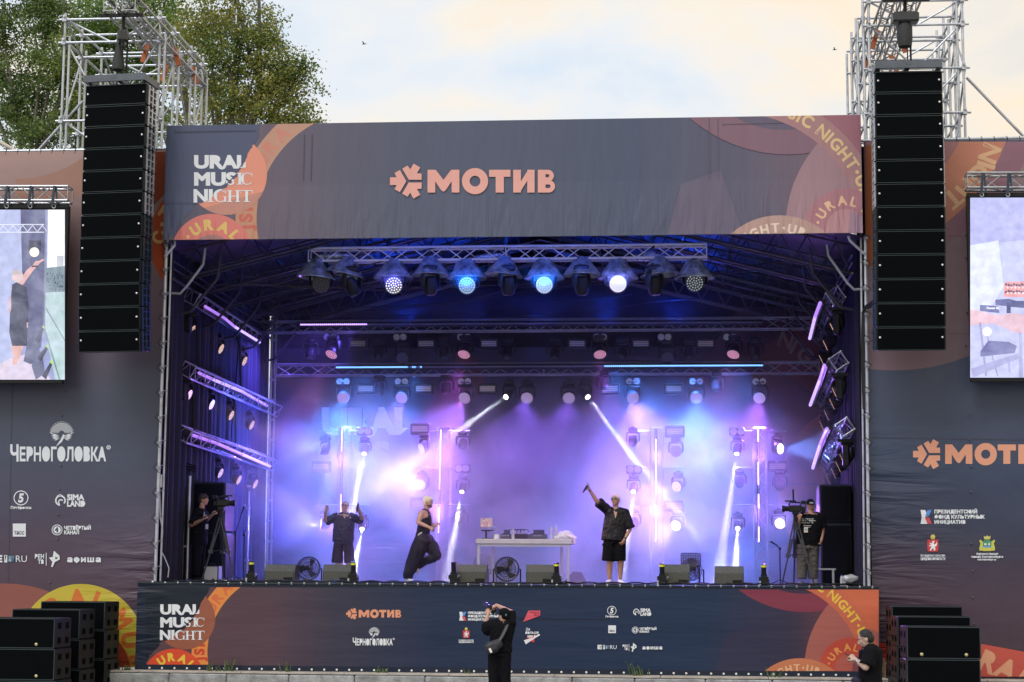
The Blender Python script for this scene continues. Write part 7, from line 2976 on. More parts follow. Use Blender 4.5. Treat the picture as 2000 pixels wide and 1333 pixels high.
def singer_right():
    j = J(.7)
    t = thing('person', 'singer in dark shirt, shorts and white shoes pointing one arm up, microphone in that hand', 'person', (j(1201, 1100).x, .7, 2.1))
    c = j(1202, 977.5)
    b = MB()
    fd = Vector((-.35, -1, .22))
    W, R = head(b, c, fd, Z + Vector((-.04, .12, 0)), 1.0)
    neck = j(1203, 997)
    limb(b, [c + Vector((0, .02, -.06)), neck, neck + Vector((0, .01, -.1))], [.058, .060, .075])
    sL, eL, wL = j(1186, 996, .02), j(1165, 978, -.10), j(1150.5, 956, -.16)
    limb(b, [neck + Vector((0, .02, -.08)), sL, sL.lerp(eL, .5), eL], [.08, .056, .050, .042])
    limb(b, [eL, eL.lerp(wL, .35), wL], [.043, .041, .028])
    hand(b, wL, j(1145, 947, -.2) - wL, Vector((-.2, 1, .1)), curl=1.15, point=True, size=1.05, thumb=-1)
    sR, eR, wR = j(1220, 1002, .03), j(1230.5, 1034, .05), j(1219, 1055, -.10)
    limb(b, [neck + Vector((0, .02, -.08)), sR, sR.lerp(eR, .5), eR], [.08, .056, .049, .042])
    limb(b, [eR, eR.lerp(wR, .35), wR], [.043, .041, .028])
    hand(b, wR, j(1212, 1067, -.16) - wR, Vector((.8, -.3, .3)), curl=.55, size=1.0)
    for sx, kx, ax in ((1192, 1191, 1190.5), (1210, 1212, 1211.5)):
        limb(b, [j(sx, 1062, .02), j(kx, 1098, 0), j(ax - .3, 1112, .02), j(ax, 1130, .02)], [.085, .060, .056, .036])
    b.loft([neck + Vector((0, .02, -.05)), j(1203, 1020, .02), j(1201, 1060, .02)], [(.17, .10), (.17, .11), (.16, .11)], side=(1, 0, 0), n=16)
    remeshed(b, 'body', SK, t, .0085, 3)
    face_bits(t, W, R, 1, glasses=('teal', (.02, .09, .10)))
    hair_cap(t, W, R, 1, mat('pink_blond_hair', (.80, .56, .55), .65, bump=.6, bscale=60), 'short')
    s = MB()
    top, hem = j(1203, 1000, .02), j(1199, 1054, .0)
    s.loft([j(1203, 993, .04), j(1203, 996.5, .04), j(1203, 1001, .03), j(1203, 1008, .03), j(1202, 1018, .02), j(1200, 1036, .01), j(1198.5, 1056.5, .0)], [(.068, .07), (.12, .095), (.175, .115), (.215, .135), (.225, .15), (.23, .155), (.245, .165)], side=(1, 0, 0), n=24)
    s.loft([j(1193, 1003, .02), sL, sL.lerp(eL, .55), sL.lerp(eL, .82)], [.12, .095, .098, .10], n=14)
    s.loft([j(1212, 1003, .03), sR, sR.lerp(eR, .5), sR.lerp(eR, .95)], [.12, .098, .100, .105], n=14)
    remeshed(s, 'shirt', SATIN, t, .011, 3, disp=.011, dsize=.085, zsquash=.55)
    # open collar, placket and pocket
    m = MB()
    for sg in (-1, 1):
        a = j(1202 + sg * 1, 1014, -.14)
        m.loft([a, j(1202 + sg * 4.2, 1003, -.10), j(1203 + sg * 6.5, 996.5, .0)], [(.006, .020), (.010, .035), (.010, .03)], side=(0, -1, 0), n=8)
    m.build('collar', SATIN, t, smooth=True)
    m = MB()
    m.loft([j(1203, 996, -.05), j(1202.5, 1003, -.105), j(1202, 1012, -.135)], [(.052, .01), (.032, .01), (.006, .008)], side=(1, 0, 0), n=10)
    m.build('open_neck_skin', SK, t, smooth=True)
    m = MB()
    m.loft([j(1197, 1056, .01), j(1199, 1062, .01)], [(.225, .14), (.225, .145)], side=(1, 0, 0), n=24)
    for sx, hx, w_ in ((1190, 1187.5, .125), (1209.5, 1210.5, .118)):
        m.loft([j(sx + 1, 1055, .01), j(sx, 1075, .01), j(hx, 1096, .0)], [(.12, .13), (.128, .135), (w_, .13)], side=(1, 0, 0), n=20)
    remeshed(m, 'shorts', BLACKC, t, .011, 2, disp=.006, dsize=.10, zsquash=.4)
    m = MB()
    for ax, dx in ((1190.5, -.25), (1211.5, .25)):
        shoe(m, j(ax, 1132, .02), Vector((dx, -1, 0)), z=2.11, L=.28)
    o = remeshed(m, 'shoes', mat('white_sneaker', (.72, .72, .74), .5), t, .008, 2)
    m = MB()
    m.loft([wR + (eR - wR).normalized() * .02, wR + (eR - wR).normalized() * .045], [.034, .034], n=14)
    m.loft([wL + (eL - wL).normalized() * .02, wL + (eL - wL).normalized() * .035], [.033, .033], n=14)
    m.build('bracelets', M_BLACK, t, smooth=True)
    a, e = j(1147, 949, -.22), j(1139.5, 961, -.24)
    u = thing('hand_microphone', 'black microphone with a red ring held in the raised hand of the pointing singer', 'microphone', e)
    MB().loft([a, a.lerp(e, .6), e], [.020, .018, .016], n=12).build('body', M_BLACK, u, smooth=True)
    MB().loft([e, e + (e - a).normalized() * .02], [.0185, .017], n=12).build('colour_ring', mat('red_ring', (.6, .05, .08), .4), u, smooth=True)
    MB().ell(a + (a - e).normalized() * .02, .028, n=12, k=8).build('grille_ball', mat('mic_ball', 0), u, smooth=True)
    return t


def singer_left():
    j = J(3.6)
    t = thing('person', 'singer in black shirt and black glasses raising both arms behind a floor monitor', 'person', (j(671, 1100).x, 3.6, 2.1))
    sc = .97
    c = j(673.6, 990.5)
    b = MB()
    W, R = head(b, c, Vector((.05, -1, .25)), Z, sc)
    neck = j(673.3, 1005)
    limb(b, [c + Vector((0, .02, -.06)), neck, neck + Vector((0, .01, -.1))], [.062, .066, .08])
    for (sx, sy, ex, ey, wx, wy, hx, hy, dy, th) in ((653, 1011, 635.5, 1017, 636.3, 999, 639, 990, -.1, 1), (692, 1010.5, 707, 1013, 701.5, 996, 699, 990, -.12, -1)):
        s_, e_, w_ = j(sx, sy, .02), j(ex, ey, dy), j(wx, wy, dy - .12)
        limb(b, [neck + Vector((0, .02, -.08)), s_, s_.lerp(e_, .5), e_], [.085, .06, .052, .044])
        limb(b, [e_, e_.lerp(w_, .4), w_], [.046, .043, .029])
        hand(b, w_, j(hx, hy, dy - .14) - w_, Vector((.3 if th > 0 else 0, 1, .1)), curl=.25 if th > 0 else 1.25, size=1.0, thumb=th)
    b.loft([neck, j(672, 1025, .02), j(671, 1062, .02)], [(.16, .10), (.18, .12), (.17, .12)], side=(1, 0, 0), n=16)
    for kx in (661, 680):
        limb(b, [j(kx + 2, 1068, .02), j(kx, 1104, 0), j(kx, 1130, .02)], [.09, .058, .04])
    remeshed(b, 'body', SK, t, .009, 3)
    face_bits(t, W, R, sc, glasses=('purple', (.05, .02, .07)))
    hair_cap(t, W, R, sc, mat('dark_buzz_hair', (.03, .022, .02), .85, spec=.1), 'buzz')
    s = MB()
    s.loft([j(673, 1001, .04), j(673, 1004, .04), j(673, 1008, .03), j(672.5, 1014, .03), j(672, 1024, .02), j(671, 1040, .01), j(670.5, 1058.5, .0)], [(.072, .075), (.13, .10), (.19, .12), (.225, .14), (.232, .15), (.226, .155), (.235, .165)], side=(1, 0, 0), n=24)
    s.loft([j(660, 1011, .02), j(653, 1012, .02), j(645, 1015, -.04), j(638.5, 1018, -.09)], [.11, .095, .095, .10], n=14)
    s.loft([j(684, 1011, .02), j(692, 1012, .02), j(698, 1013.5, -.05), j(704, 1016, -.10)], [.11, .095, .095, .10], n=14)
    remeshed(s, 'shirt', SATIN, t, .011, 3, disp=.011, dsize=.09, zsquash=.8)
    m = MB()
    m.loft([j(673.5, 1004, -.06), j(673, 1008, -.11), j(673, 1013, -.14)], [(.05, .01), (.03, .01), (.006, .006)], side=(1, 0, 0), n=10)
    m.build('open_neck_skin', SK, t, smooth=True)
    m = MB()
    m.loft([j(684, 1010, -.165), j(684, 1013, -.165)], [(.012, .003), (.003, .003)], side=(1, 0, 0), n=6)
    m.build('heart_badge', M_WHITE, t)
    m = MB()
    m.loft([j(670, 1057, .01), j(670, 1064, .01)], [(.195, .14), (.20, .145)], side=(1, 0, 0), n=24)
    m.loft([j(662, 1058, .01), j(660, 1080, .01), j(658.5, 1099, 0)], [(.10, .14), (.105, .15), (.115, .15)], side=(1, 0, 0), n=20)
    m.loft([j(679, 1058, .01), j(681.5, 1080, .01), j(683, 1099, 0)], [(.10, .14), (.105, .15), (.112, .15)], side=(1, 0, 0), n=20)
    remeshed(m, 'shorts', mat('black_brown_cloth', (.012, .009, .010), .7, spec=.2), t, .011, 2, disp=.014, dsize=.09, zsquash=.25)
    m = MB()
    for kx in (661, 680):
        shoe(m, j(kx, 1132, .02), Vector((0, -1, 0)), z=2.11)
    remeshed(m, 'shoes', M_BLACK, t, .01, 2)
    a, e = j(699.5, 985, -.30), j(697, 1000, -.28)
    u = thing('hand_microphone', 'black microphone held upright in the raised fist of the singer with both arms up', 'microphone', e)
    MB().loft([e, a], [.018, .024], n=12).build('body', mat('navy_mic', (.02, .04, .07), .4), u, smooth=True)
    MB().loft([e - (a - e).normalized() * .035, e], [.018, .020], n=12).build('colour_ring', mat('pink_ring', (.7, .25, .25), .4), u, smooth=True)
    MB().ell(a + Vector((0, 0, .015)), .03, n=12, k=8).build('grille_ball', mat('mic_ball', 0), u, smooth=True)


def leaper():
    j = J(2.4)
    t = thing('person', 'bearded blond man in a black vest and baggy trousers running in profile', 'person', (j(805, 1130).x, 2.4, 2.1))
    c = j(836.5, 981.5)
    b = MB()
    W, R = head(b, c, Vector((1, -.38, -.04)), Z + Vector((.05, 0, 0)), 1.0)
    neck = j(833, 996)
    limb(b, [c + Vector((-.03, .0, -.05)), neck, neck + Vector((-.03, 0, -.1))], [.060, .062, .08])
    sN, eN, wN = j(822.5, 1004, -.17), j(816.5, 1021, -.24), j(838.5, 1030.5, -.34)
    limb(b, [j(828, 1002, -.05), sN, sN.lerp(eN, .5), eN], [.085, .066, .056, .046])
    limb(b, [eN, eN.lerp(wN, .35), wN], [.048, .044, .029])
    hand(b, wN, j(846, 1035, -.36) - wN, Vector((.2, -1, .5)), curl=.6, size=1.0)
    sF, eF, wF = j(836, 1004, .15), j(841, 1022, .20), j(849, 1028, -.1)
    limb(b, [j(830, 1002, .05), sF, eF], [.08, .06, .046])
    limb(b, [eF, wF], [.046, .030])
    hand(b, wF, j(858, 1022, -.12) - wF, Vector((0, -1, .6)), curl=.7, size=1.0)
    b.loft([j(831, 998, 0), j(829, 1008, 0), j(828.5, 1022, 0), j(826, 1042, 0), j(826, 1052, 0)], [(.10, .15), (.13, .19), (.13, .175), (.125, .16), (.12, .16)], side=(1, 0, 0), n=18)
    remeshed(b, 'body', SK2, t, .0085, 3)
    face_bits(t, W, R, 1, glasses=None, brow=(.12, .07, .04))
    hair_cap(t, W, R, 1, mat('platinum_hair', (.85, .74, .50), .6, bump=.6, bscale=60), 'fringe', 4)
    m = MB()
    m.ell(W(0, .018, -.072), (.0645, .074, .040), R=R, n=16, k=10)
    m.ell(W(0, .060, -.094), (.031, .026, .024), R=R, n=12, k=8)
    remeshed(m, 'beard', mat('brown_beard', (.12, .06, .035), .85), t, .007, 1, disp=.003, dsize=.015)
    s = MB()
    s.loft([j(829, 1008, 0), j(829, 1014, 0), j(829.5, 1024, 0), j(826, 1042, 0), j(824, 1050, 0)], [(.14, .16), (.142, .185), (.14, .185), (.135, .17), (.14, .175)], side=(1, 0, 0), n=22)
    for dy in (-.085, .085):
        s.loft([j(838.5, 1011, dy), j(837.5, 1003, dy), j(834, 997.5, dy), j(828, 995.5, dy), j(822, 999, dy), j(819, 1007, dy)], [(.036, .022)] * 6, side=(0, 1, 0), n=10)
    remeshed(s, 'vest', mat('black_vest', (.006, .006, .012), .8, spec=.15), t, .0095, 2, disp=.006, dsize=.06, zsquash=1.4)
    # trousers: standing leg straight down to the left, raised knee to the right
    m = MB()
    m.loft([j(824, 1043, 0), j(825, 1050, 0), j(827, 1062, 0)], [(.125, .165), (.17, .20), (.20, .20)], side=(1, 0, 0), n=20)
    m.loft([j(826, 1054, -.05), j(818, 1072, -.05), j(810, 1090, -.04), j(802, 1110, -.03), j(796.5, 1126, -.02), j(796, 1130, -.02)], [.17, .165, .145, .13, .105, .085], n=20)
    m.loft([j(832, 1057, .10), j(843, 1070, .08), j(852, 1084, .05)], [.165, .15, .115], n=20, round_cap=True)
    m.loft([j(853, 1085, .05), j(842, 1091, .06), j(829, 1096, .08), j(819, 1104, .10)], [.11, .10, .085, .075], n=18, round_cap=True)
    remeshed(m, 'baggy_trousers', mat('dark_shiny_cloth', (.008, .007, .016), .5, spec=.3), t, .011, 3, disp=.013, dsize=.12, zsquash=.4)
    m = MB()
    shoe(m, j(796.5, 1131, -.02), Vector((.7, -.7, 0)), z=2.115, L=.26)
    m.loft([j(818, 1104, .1), j(815, 1112, .1), j(818, 1120, .1)], [(.04, .05), (.04, .05), (.03, .035)], n=12, round_cap=True)
    remeshed(m, 'shoes', mat('white_sneaker', 0), t, .008, 2)
    m = MB()
    m.loft([j(816.5, 1046, -.16), j(820, 1042.5, -.18), j(824, 1040.5, -.185)], [.012, .014, .012], n=8)
    m.build('waistband', M_WHITE, t, smooth=True)


def cameraman_left():
    j = J(2.0)
    t = thing('person', 'dark haired cameraman in black clothes in profile, working the tripod camera by the left curtain', 'person', (j(388, 1120).x, 2.0, 2.1))
    c = j(398, 976.5)
    b = MB()
    W, R = head(b, c, Vector((1, -.12, .02)), Z + Vector((.03, 0, 0)), .97)
    neck = j(394.5, 991)
    limb(b, [c + Vector((-.02, .0, -.05)), neck, neck + Vector((-.03, 0, -.1))], [.056, .056, .075])
    sN, eN, wN = j(386, 1004, -.16), j(374.5, 1026.5, -.2), j(397, 1014, -.38)
    limb(b, [j(391, 1002, 0), sN, eN], [.08, .055, .042])
    limb(b, [eN, eN.lerp(wN, .35), wN], [.043, .040, .028])
    hand(b, wN, j(405, 1008, -.42) - wN, Vector((0, -1, .5)), curl=.8, size=1.0)
    sF, eF, wF = j(398, 1004, .15), j(402, 1018, .2), j(414, 1006, .05)
    limb(b, [sF, eF], [.055, .043])
    limb(b, [eF, wF], [.043, .029])
    hand(b, wF, j(422, 1000, .02) - wF, Vector((0, -1, .5)), curl=.6)
    b.loft([j(392, 998), j(390, 1020), j(388, 1056)], [(.12, .17), (.14, .17), (.13, .16)], side=(1, 0, 0), n=16)
    remeshed(b, 'body', SK2, t, .009, 3)
    face_bits(t, W, R, .97)
    hair_cap(t, W, R, .97, mat('dark_brown_hair', (.03, .016, .012), .6), 'fringe', 9)
    s = MB()
    s.loft([j(393.5, 993), j(392, 999), j(390, 1014), j(389, 1036), j(389, 1060)], [(.075, .10), (.155, .20), (.175, .21), (.17, .195), (.175, .20)], side=(1, 0, 0), n=22)
    s.loft([j(390, 1003, -.10), sN, sN.lerp(eN, .5), sN.lerp(eN, .9)], [.11, .09, .085, .09], n=14)
    s.loft([j(394, 1003, .10), sF, sF.lerp(eF, .8)], [.11, .09, .088], n=14)
    remeshed(s, 'shirt', BLACKC, t, .012, 2, disp=.007, dsize=.10)
    m = MB()
    m.loft([j(389, 1056), j(388.5, 1064)], [(.165, .17), (.17, .18)], side=(1, 0, 0), n=20)
    m.loft([j(386, 1060, -.07), j(384, 1090, -.07), j(383.5, 1125, -.06)], [.12, .09, .075], n=16)
    m.loft([j(391, 1060, .08), j(393, 1090, .08), j(393, 1125, .1)], [.12, .09, .075], n=16)
    remeshed(m, 'trousers', BLACKC, t, .012, 2, disp=.006, dsize=.09, zsquash=.5)
    m = MB()
    shoe(m, j(384, 1131, -.06), Vector((1, -.3, 0)), z=2.11)
    shoe(m, j(393, 1131, .1), Vector((1, -.1, 0)), z=2.11)
    remeshed(m, 'shoes', M_BLACK, t, .01, 2)
    m = MB()
    q = j(398.5, 1003, -.2)
    m.box(j(399, 1006, -.24), (.02, .02, .12))
    m.build('shirt_print', mat('pale_shirt_print', (.25, .4, .42), .7), t)
    m = MB()
    m.box(j(404, 1029, -.25), (.055, .01, .10))
    m.build('badge', mat('badge_blue', (.45, .5, .62), .4), t)
    m = MB()
    m.path([j(398, 996, -.12), j(402, 1012, -.24), j(404, 1024, -.25)], .005)
    m.build('lanyard', M_RUBBER, t)


def cameraman_right():
    j = J(1.2)
    t = thing('person', 'stout cameraman in a black cap, printed black T-shirt and grey cargo trousers facing the crowd', 'person', (j(1580, 1130).x, 1.2, 2.1))
    c = j(1583, 988.5)
    b = MB()
    W, R = head(b, c, Vector((.12, -1, -.25)), Z, 1.02)
    neck = j(1583, 1003)
    limb(b, [c + Vector((0, .02, -.06)), neck, neck + Vector((0, .01, -.1))], [.066, .070, .085])
    sR, eR, wR = j(1601, 1012, .02), j(1606.5, 1034, .05), j(1604, 1056, -.08)
    limb(b, [neck + Vector((0, .02, -.08)), sR, eR], [.085, .06, .046])
    limb(b, [eR, eR.lerp(wR, .35), wR], [.047, .044, .031])
    hand(b, wR, j(1600.5, 1067, -.12) - wR, Vector((.9, -.2, .0)), curl=.9, size=1.05)
    sL, eL, wL = j(1565, 1011, .02), j(1558, 1032, -.05), j(1562, 1014, -.25)
    limb(b, [neck + Vector((0, .02, -.08)), sL, eL], [.085, .06, .046])
    limb(b, [eL, wL], [.046, .031])
    hand(b, wL, j(1563, 1003, -.3) - wL, Vector((-.5, -1, 0)), curl=.9)
    b.loft([neck, j(1582, 1025), j(1579, 1062)], [(.17, .11), (.20, .15), (.19, .15)], side=(1, 0, 0), n=16)
    remeshed(b, 'body', SK, t, .009, 3)
    face_bits(t, W, R, 1.02)
    m = MB()
    m.ell(W(0, -.014, .058), (.086, .102, .078), R=R, n=20, k=12)
    m.ell(W(0, .085, .052), (.062, .065, .010), R=R, n=16, k=6)
    m.ell(W(0, -.05, .01), (.082, .07, .06), R=R, n=16, k=10)
    remeshed(m, 'cap', BLACKC, t, .008, 1)
    m = MB()
    m.box(W(0, .086, .078), (.075, .006, .028), R=R)
    m.build('cap_patch', mat('cap_patch', (.5, .5, .5), .7), t)
    m = MB()
    for sg in (-1, 1):
        m.loft([W(sg * .085, -.02, -.005), W(sg * .10, -.02, -.005)], [.038, .034], n=14)
    m.build('earphones', M_BLACK, t, smooth=True)
    s = MB()
    s.loft([j(1583, 1001.5, .03), j(1583, 1005, .03), j(1583, 1009, .02), j(1583, 1015), j(1582, 1026), j(1580, 1046), j(1579, 1065)], [(.08, .08), (.135, .11), (.20, .14), (.238, .17), (.25, .195), (.245, .21), (.24, .20)], side=(1, 0, 0), n=24)
    s.loft([j(1594, 1011), sR, sR.lerp(eR, .5), sR.lerp(eR, .85)], [.13, .105, .10, .105], n=14)
    s.loft([j(1571, 1011), sL, sL.lerp(eL, .5), sL.lerp(eL, .85)], [.13, .105, .10, .105], n=14)
    remeshed(s, 'shirt', BLACKC, t, .012, 2, disp=.007, dsize=.11)
    prm = mat('tshirt_print', (.42, .44, .44), .8)
    m = MB()
    r = random.Random(6)
    for row, (y0, n) in enumerate(((1014, 7), (1017.5, 8), (1021.5, 7))):
        for i in range(n):
            x = 1566 + i * 3.4 + r.uniform(-.5, .5)
            p = j(x + 1, y0, -.215 + abs(x - 1580) * .003)
            m.box(p, (r.uniform(.015, .035), .008, r.uniform(.012, .03)))
    m.box(j(1577, 1027, -.225), (.16, .008, .012))
    m.box(j(1577, 1030, -.228), (.12, .008, .010))
    m.build('shirt_print', prm, t)
    m = MB()
    m.box(j(1574, 1035.5, -.235), (.075, .01, .10))
    m.build('badge', mat('badge_colour', (.62, .52, .42), .4), t)
    MB().box(j(1574, 1034.5, -.242), (.05, .01, .035)).build('badge_picture', mat('badge_teal', (.15, .4, .45), .4), t)
    MB().path([j(1577, 1006, -.12), j(1571, 1016, -.2), j(1574, 1030, -.235)], .005).build('lanyard', M_RUBBER, t)
    m = MB()
    m.loft([j(1578, 1062), j(1577.5, 1072)], [(.215, .17), (.22, .18)], side=(1, 0, 0), n=22)
    m.loft([j(1570, 1066), j(1567.5, 1095), j(1566, 1130)], [(.125, .14), (.105, .12), (.085, .1)], side=(1, 0, 0), n=18)
    m.loft([j(1586, 1066), j(1587.5, 1095), j(1588, 1130)], [(.125, .14), (.105, .12), (.09, .1)], side=(1, 0, 0), n=18)
    m.bbox(j(1592, 1084, -.03), (.06, .14, .15), b=.02)
    m.bbox(j(1562, 1086, -.03), (.06, .14, .15), b=.02)
    remeshed(m, 'cargo_trousers', mat('grey_cargo', (.085, .078, .075), .8, bump=.4, bscale=40), t, .011, 2, disp=.013, dsize=.08, zsquash=.9)
    m = MB()
    shoe(m, j(1565, 1132), Vector((-.3, -1, 0)), z=2.11)
    shoe(m, j(1588, 1132), Vector((.2, -1, 0)), z=2.11)
    remeshed(m, 'shoes', mat('grey_shoe', (.15, .15, .17), .6), t, .01, 2)


def photographer():
    j = J(-5.4)
    t = thing('person', 'photographer in black seen from behind, both arms raised to hold up a camera', 'person', (j(976, 1300).x, -5.4, GZ))
    c = j(984, 1203)
    b = MB()
    W, R = head(b, c, Vector((-.75, .65, .12)), Z + Vector((-.05, 0, 0)), 1.0)
    neck = j(984, 1219)
    limb(b, [c + Vector((0, -.02, -.05)), neck, neck + Vector((0, 0, -.1))], [.06, .062, .09])
    sL, eL, wL = j(962, 1224, .02), j(947, 1226, .12), j(953, 1200, .32)
    limb(b, [neck + Vector((0, 0, -.06)), sL, eL], [.08, .058, .044])
    limb(b, [eL, eL.lerp(wL, .35), wL], [.045, .043, .029])
    hand(b, wL, j(951.5, 1188, .36) - wL, Vector((-.3, -1, 0)), curl=.9, size=1.0, thumb=-1)
    sR, eR, wR = j(996, 1216, .0), j(999, 1197, .12), j(971, 1183, .30)
    limb(b, [neck + Vector((0, 0, -.06)), sR, eR], [.08, .06, .046])
    limb(b, [eR, eR.lerp(wR, .35), wR], [.046, .043, .030])
    hand(b, wR, j(961, 1186, .34) - wR, Vector((.2, -.8, .8)), curl=.8, size=1.0, thumb=-1)
    b.loft([neck, j(980, 1245), j(978, 1275)], [(.17, .11), (.17, .12), (.16, .12)], side=(1, 0, 0), n=16)
    remeshed(b, 'body', SK2, t, .0085, 3)
    face_bits(t, W, R, 1.0)
    m = MB()
    m.ell(W(0, -.012, .044), (.090, .106, .088), R=R, n=20, k=12)
    m.ell(W(0, -.055, .00), (.086, .07, .07), R=R, n=16, k=10)
    m.ell(W(0, -.115, -.012), (.05, .035, .010), R=R, n=14, k=6)
    remeshed(m, 'cap', BLACKC, t, .008, 1)
    MB().box(W(.05, -.105, .03), (.02, .008, .03), R=R).build('cap_patch', mat('teal_patch', (.12, .42, .45), .6), t)
    m = MB()
    r = random.Random(3)
    for i in range(60):
        a = r.uniform(-1.0, 1.0)
        p = W(math.sin(a) * .08, -math.cos(a) * .085, -.05)
        q = [p]
        for k in range(3):
            q.append(q[-1] + Vector((r.uniform(-.02, .02), r.uniform(-.015, .01), -.022)))
        m.loft(q, [.009, .008, .007, .003], n=5)
    m.build('curly_hair', mat('curly_blond', (.22, .14, .06), .7), t, smooth=True)
    s = MB()
    s.loft([j(984, 1216), j(982, 1221), j(979.5, 1236), j(978.5, 1256), j(978, 1273)], [(.10, .08), (.21, .13), (.20, .15), (.178, .15), (.19, .155)], side=(1, 0, 0), n=24)
    s.loft([j(972, 1224, .0), sL, j(954, 1227, .08), j(949.5, 1228, .11)], [.13, .12, .12, .125], n=14)
    s.loft([j(990, 1222, .0), sR, sR.lerp(eR, .6), eR], [.13, .11, .085, .075], n=14)
    remeshed(s, 'shirt', BLACKC, t, .012, 2, disp=.007, dsize=.12)
    m = MB()
    m.loft([j(975.5, 1268), j(975.5, 1282)], [(.17, .13), (.18, .14)], side=(1, 0, 0), n=20)
    m.loft([j(967, 1275), j(965, 1320), j(966, 1385)], [(.115, .12), (.095, .1), (.075, .08)], side=(1, 0, 0), n=18)
    m.loft([j(984.5, 1275), j(986, 1320), j(990, 1385)], [(.115, .12), (.095, .1), (.075, .08)], side=(1, 0, 0), n=18)
    o = remeshed(m, 'trousers', BLACKC, t, .013, 2, disp=.008, dsize=.12, zsquash=.5)
    m = MB()
    for x in (966, 990):
        shoe(m, j(x, 1390), Vector((-.3, 1, 0)), z=GZ + .01)
    remeshed(m, 'shoes', M_BLACK, t, .012, 1)
    cam_ = thing('photo_camera', 'black photo camera with a long lens held up above the photographer', 'camera', j(958, 1190, .4))
    R2 = Matrix.Rotation(math.radians(32), 3, 'Y')
    cc = j(961, 1191, .40)
    MB().bbox(cc, (.14, .08, .11), R=R2, b=.015).build('body', M_BLACK, cam_)
    l0, l1 = j(957, 1188, .42), j(946.5, 1181, .62)
    MB().loft([l0, l0.lerp(l1, .6), l0.lerp(l1, .62), l1], [.04, .042, .047, .048], n=16).build('lens', mat('navy_lens', (.03, .035, .10), .25), cam_, smooth=True)
    bg = thing('camera_bag', 'black shoulder bag on the back of the photographer', 'bag', j(962, 1264, -.2))
    m = MB()
    m.bbox(j(960.5, 1265, -.20), (.24, .16, .20), R=Matrix.Rotation(-.35, 3, 'Y'), b=.05)
    m.bbox(j(972, 1258, -.20), (.16, .14, .16), R=Matrix.Rotation(.45, 3, 'Y'), b=.05)
    o = remeshed(m, 'pouch', mat('bag_nylon', (.022, .024, .034), .5, bump=.4, bscale=30), bg, .012, 2)
    MB().box(j(958, 1271, -.295), (.035, .01, .075), R=Matrix.Rotation(-.45, 3, 'Y')).build('tag', M_WHITE, bg)
    m = MB()
    m.loft([j(972, 1256, -.25), j(980, 1244, -.19), j(988, 1228, -.17), j(991, 1219, -.10)], [(.028, .008)] * 4, side=(1, 0, .4), n=8)
    m.build('shoulder_strap', mat('strap_nylon', (.03, .03, .04), .5), bg, smooth=True)


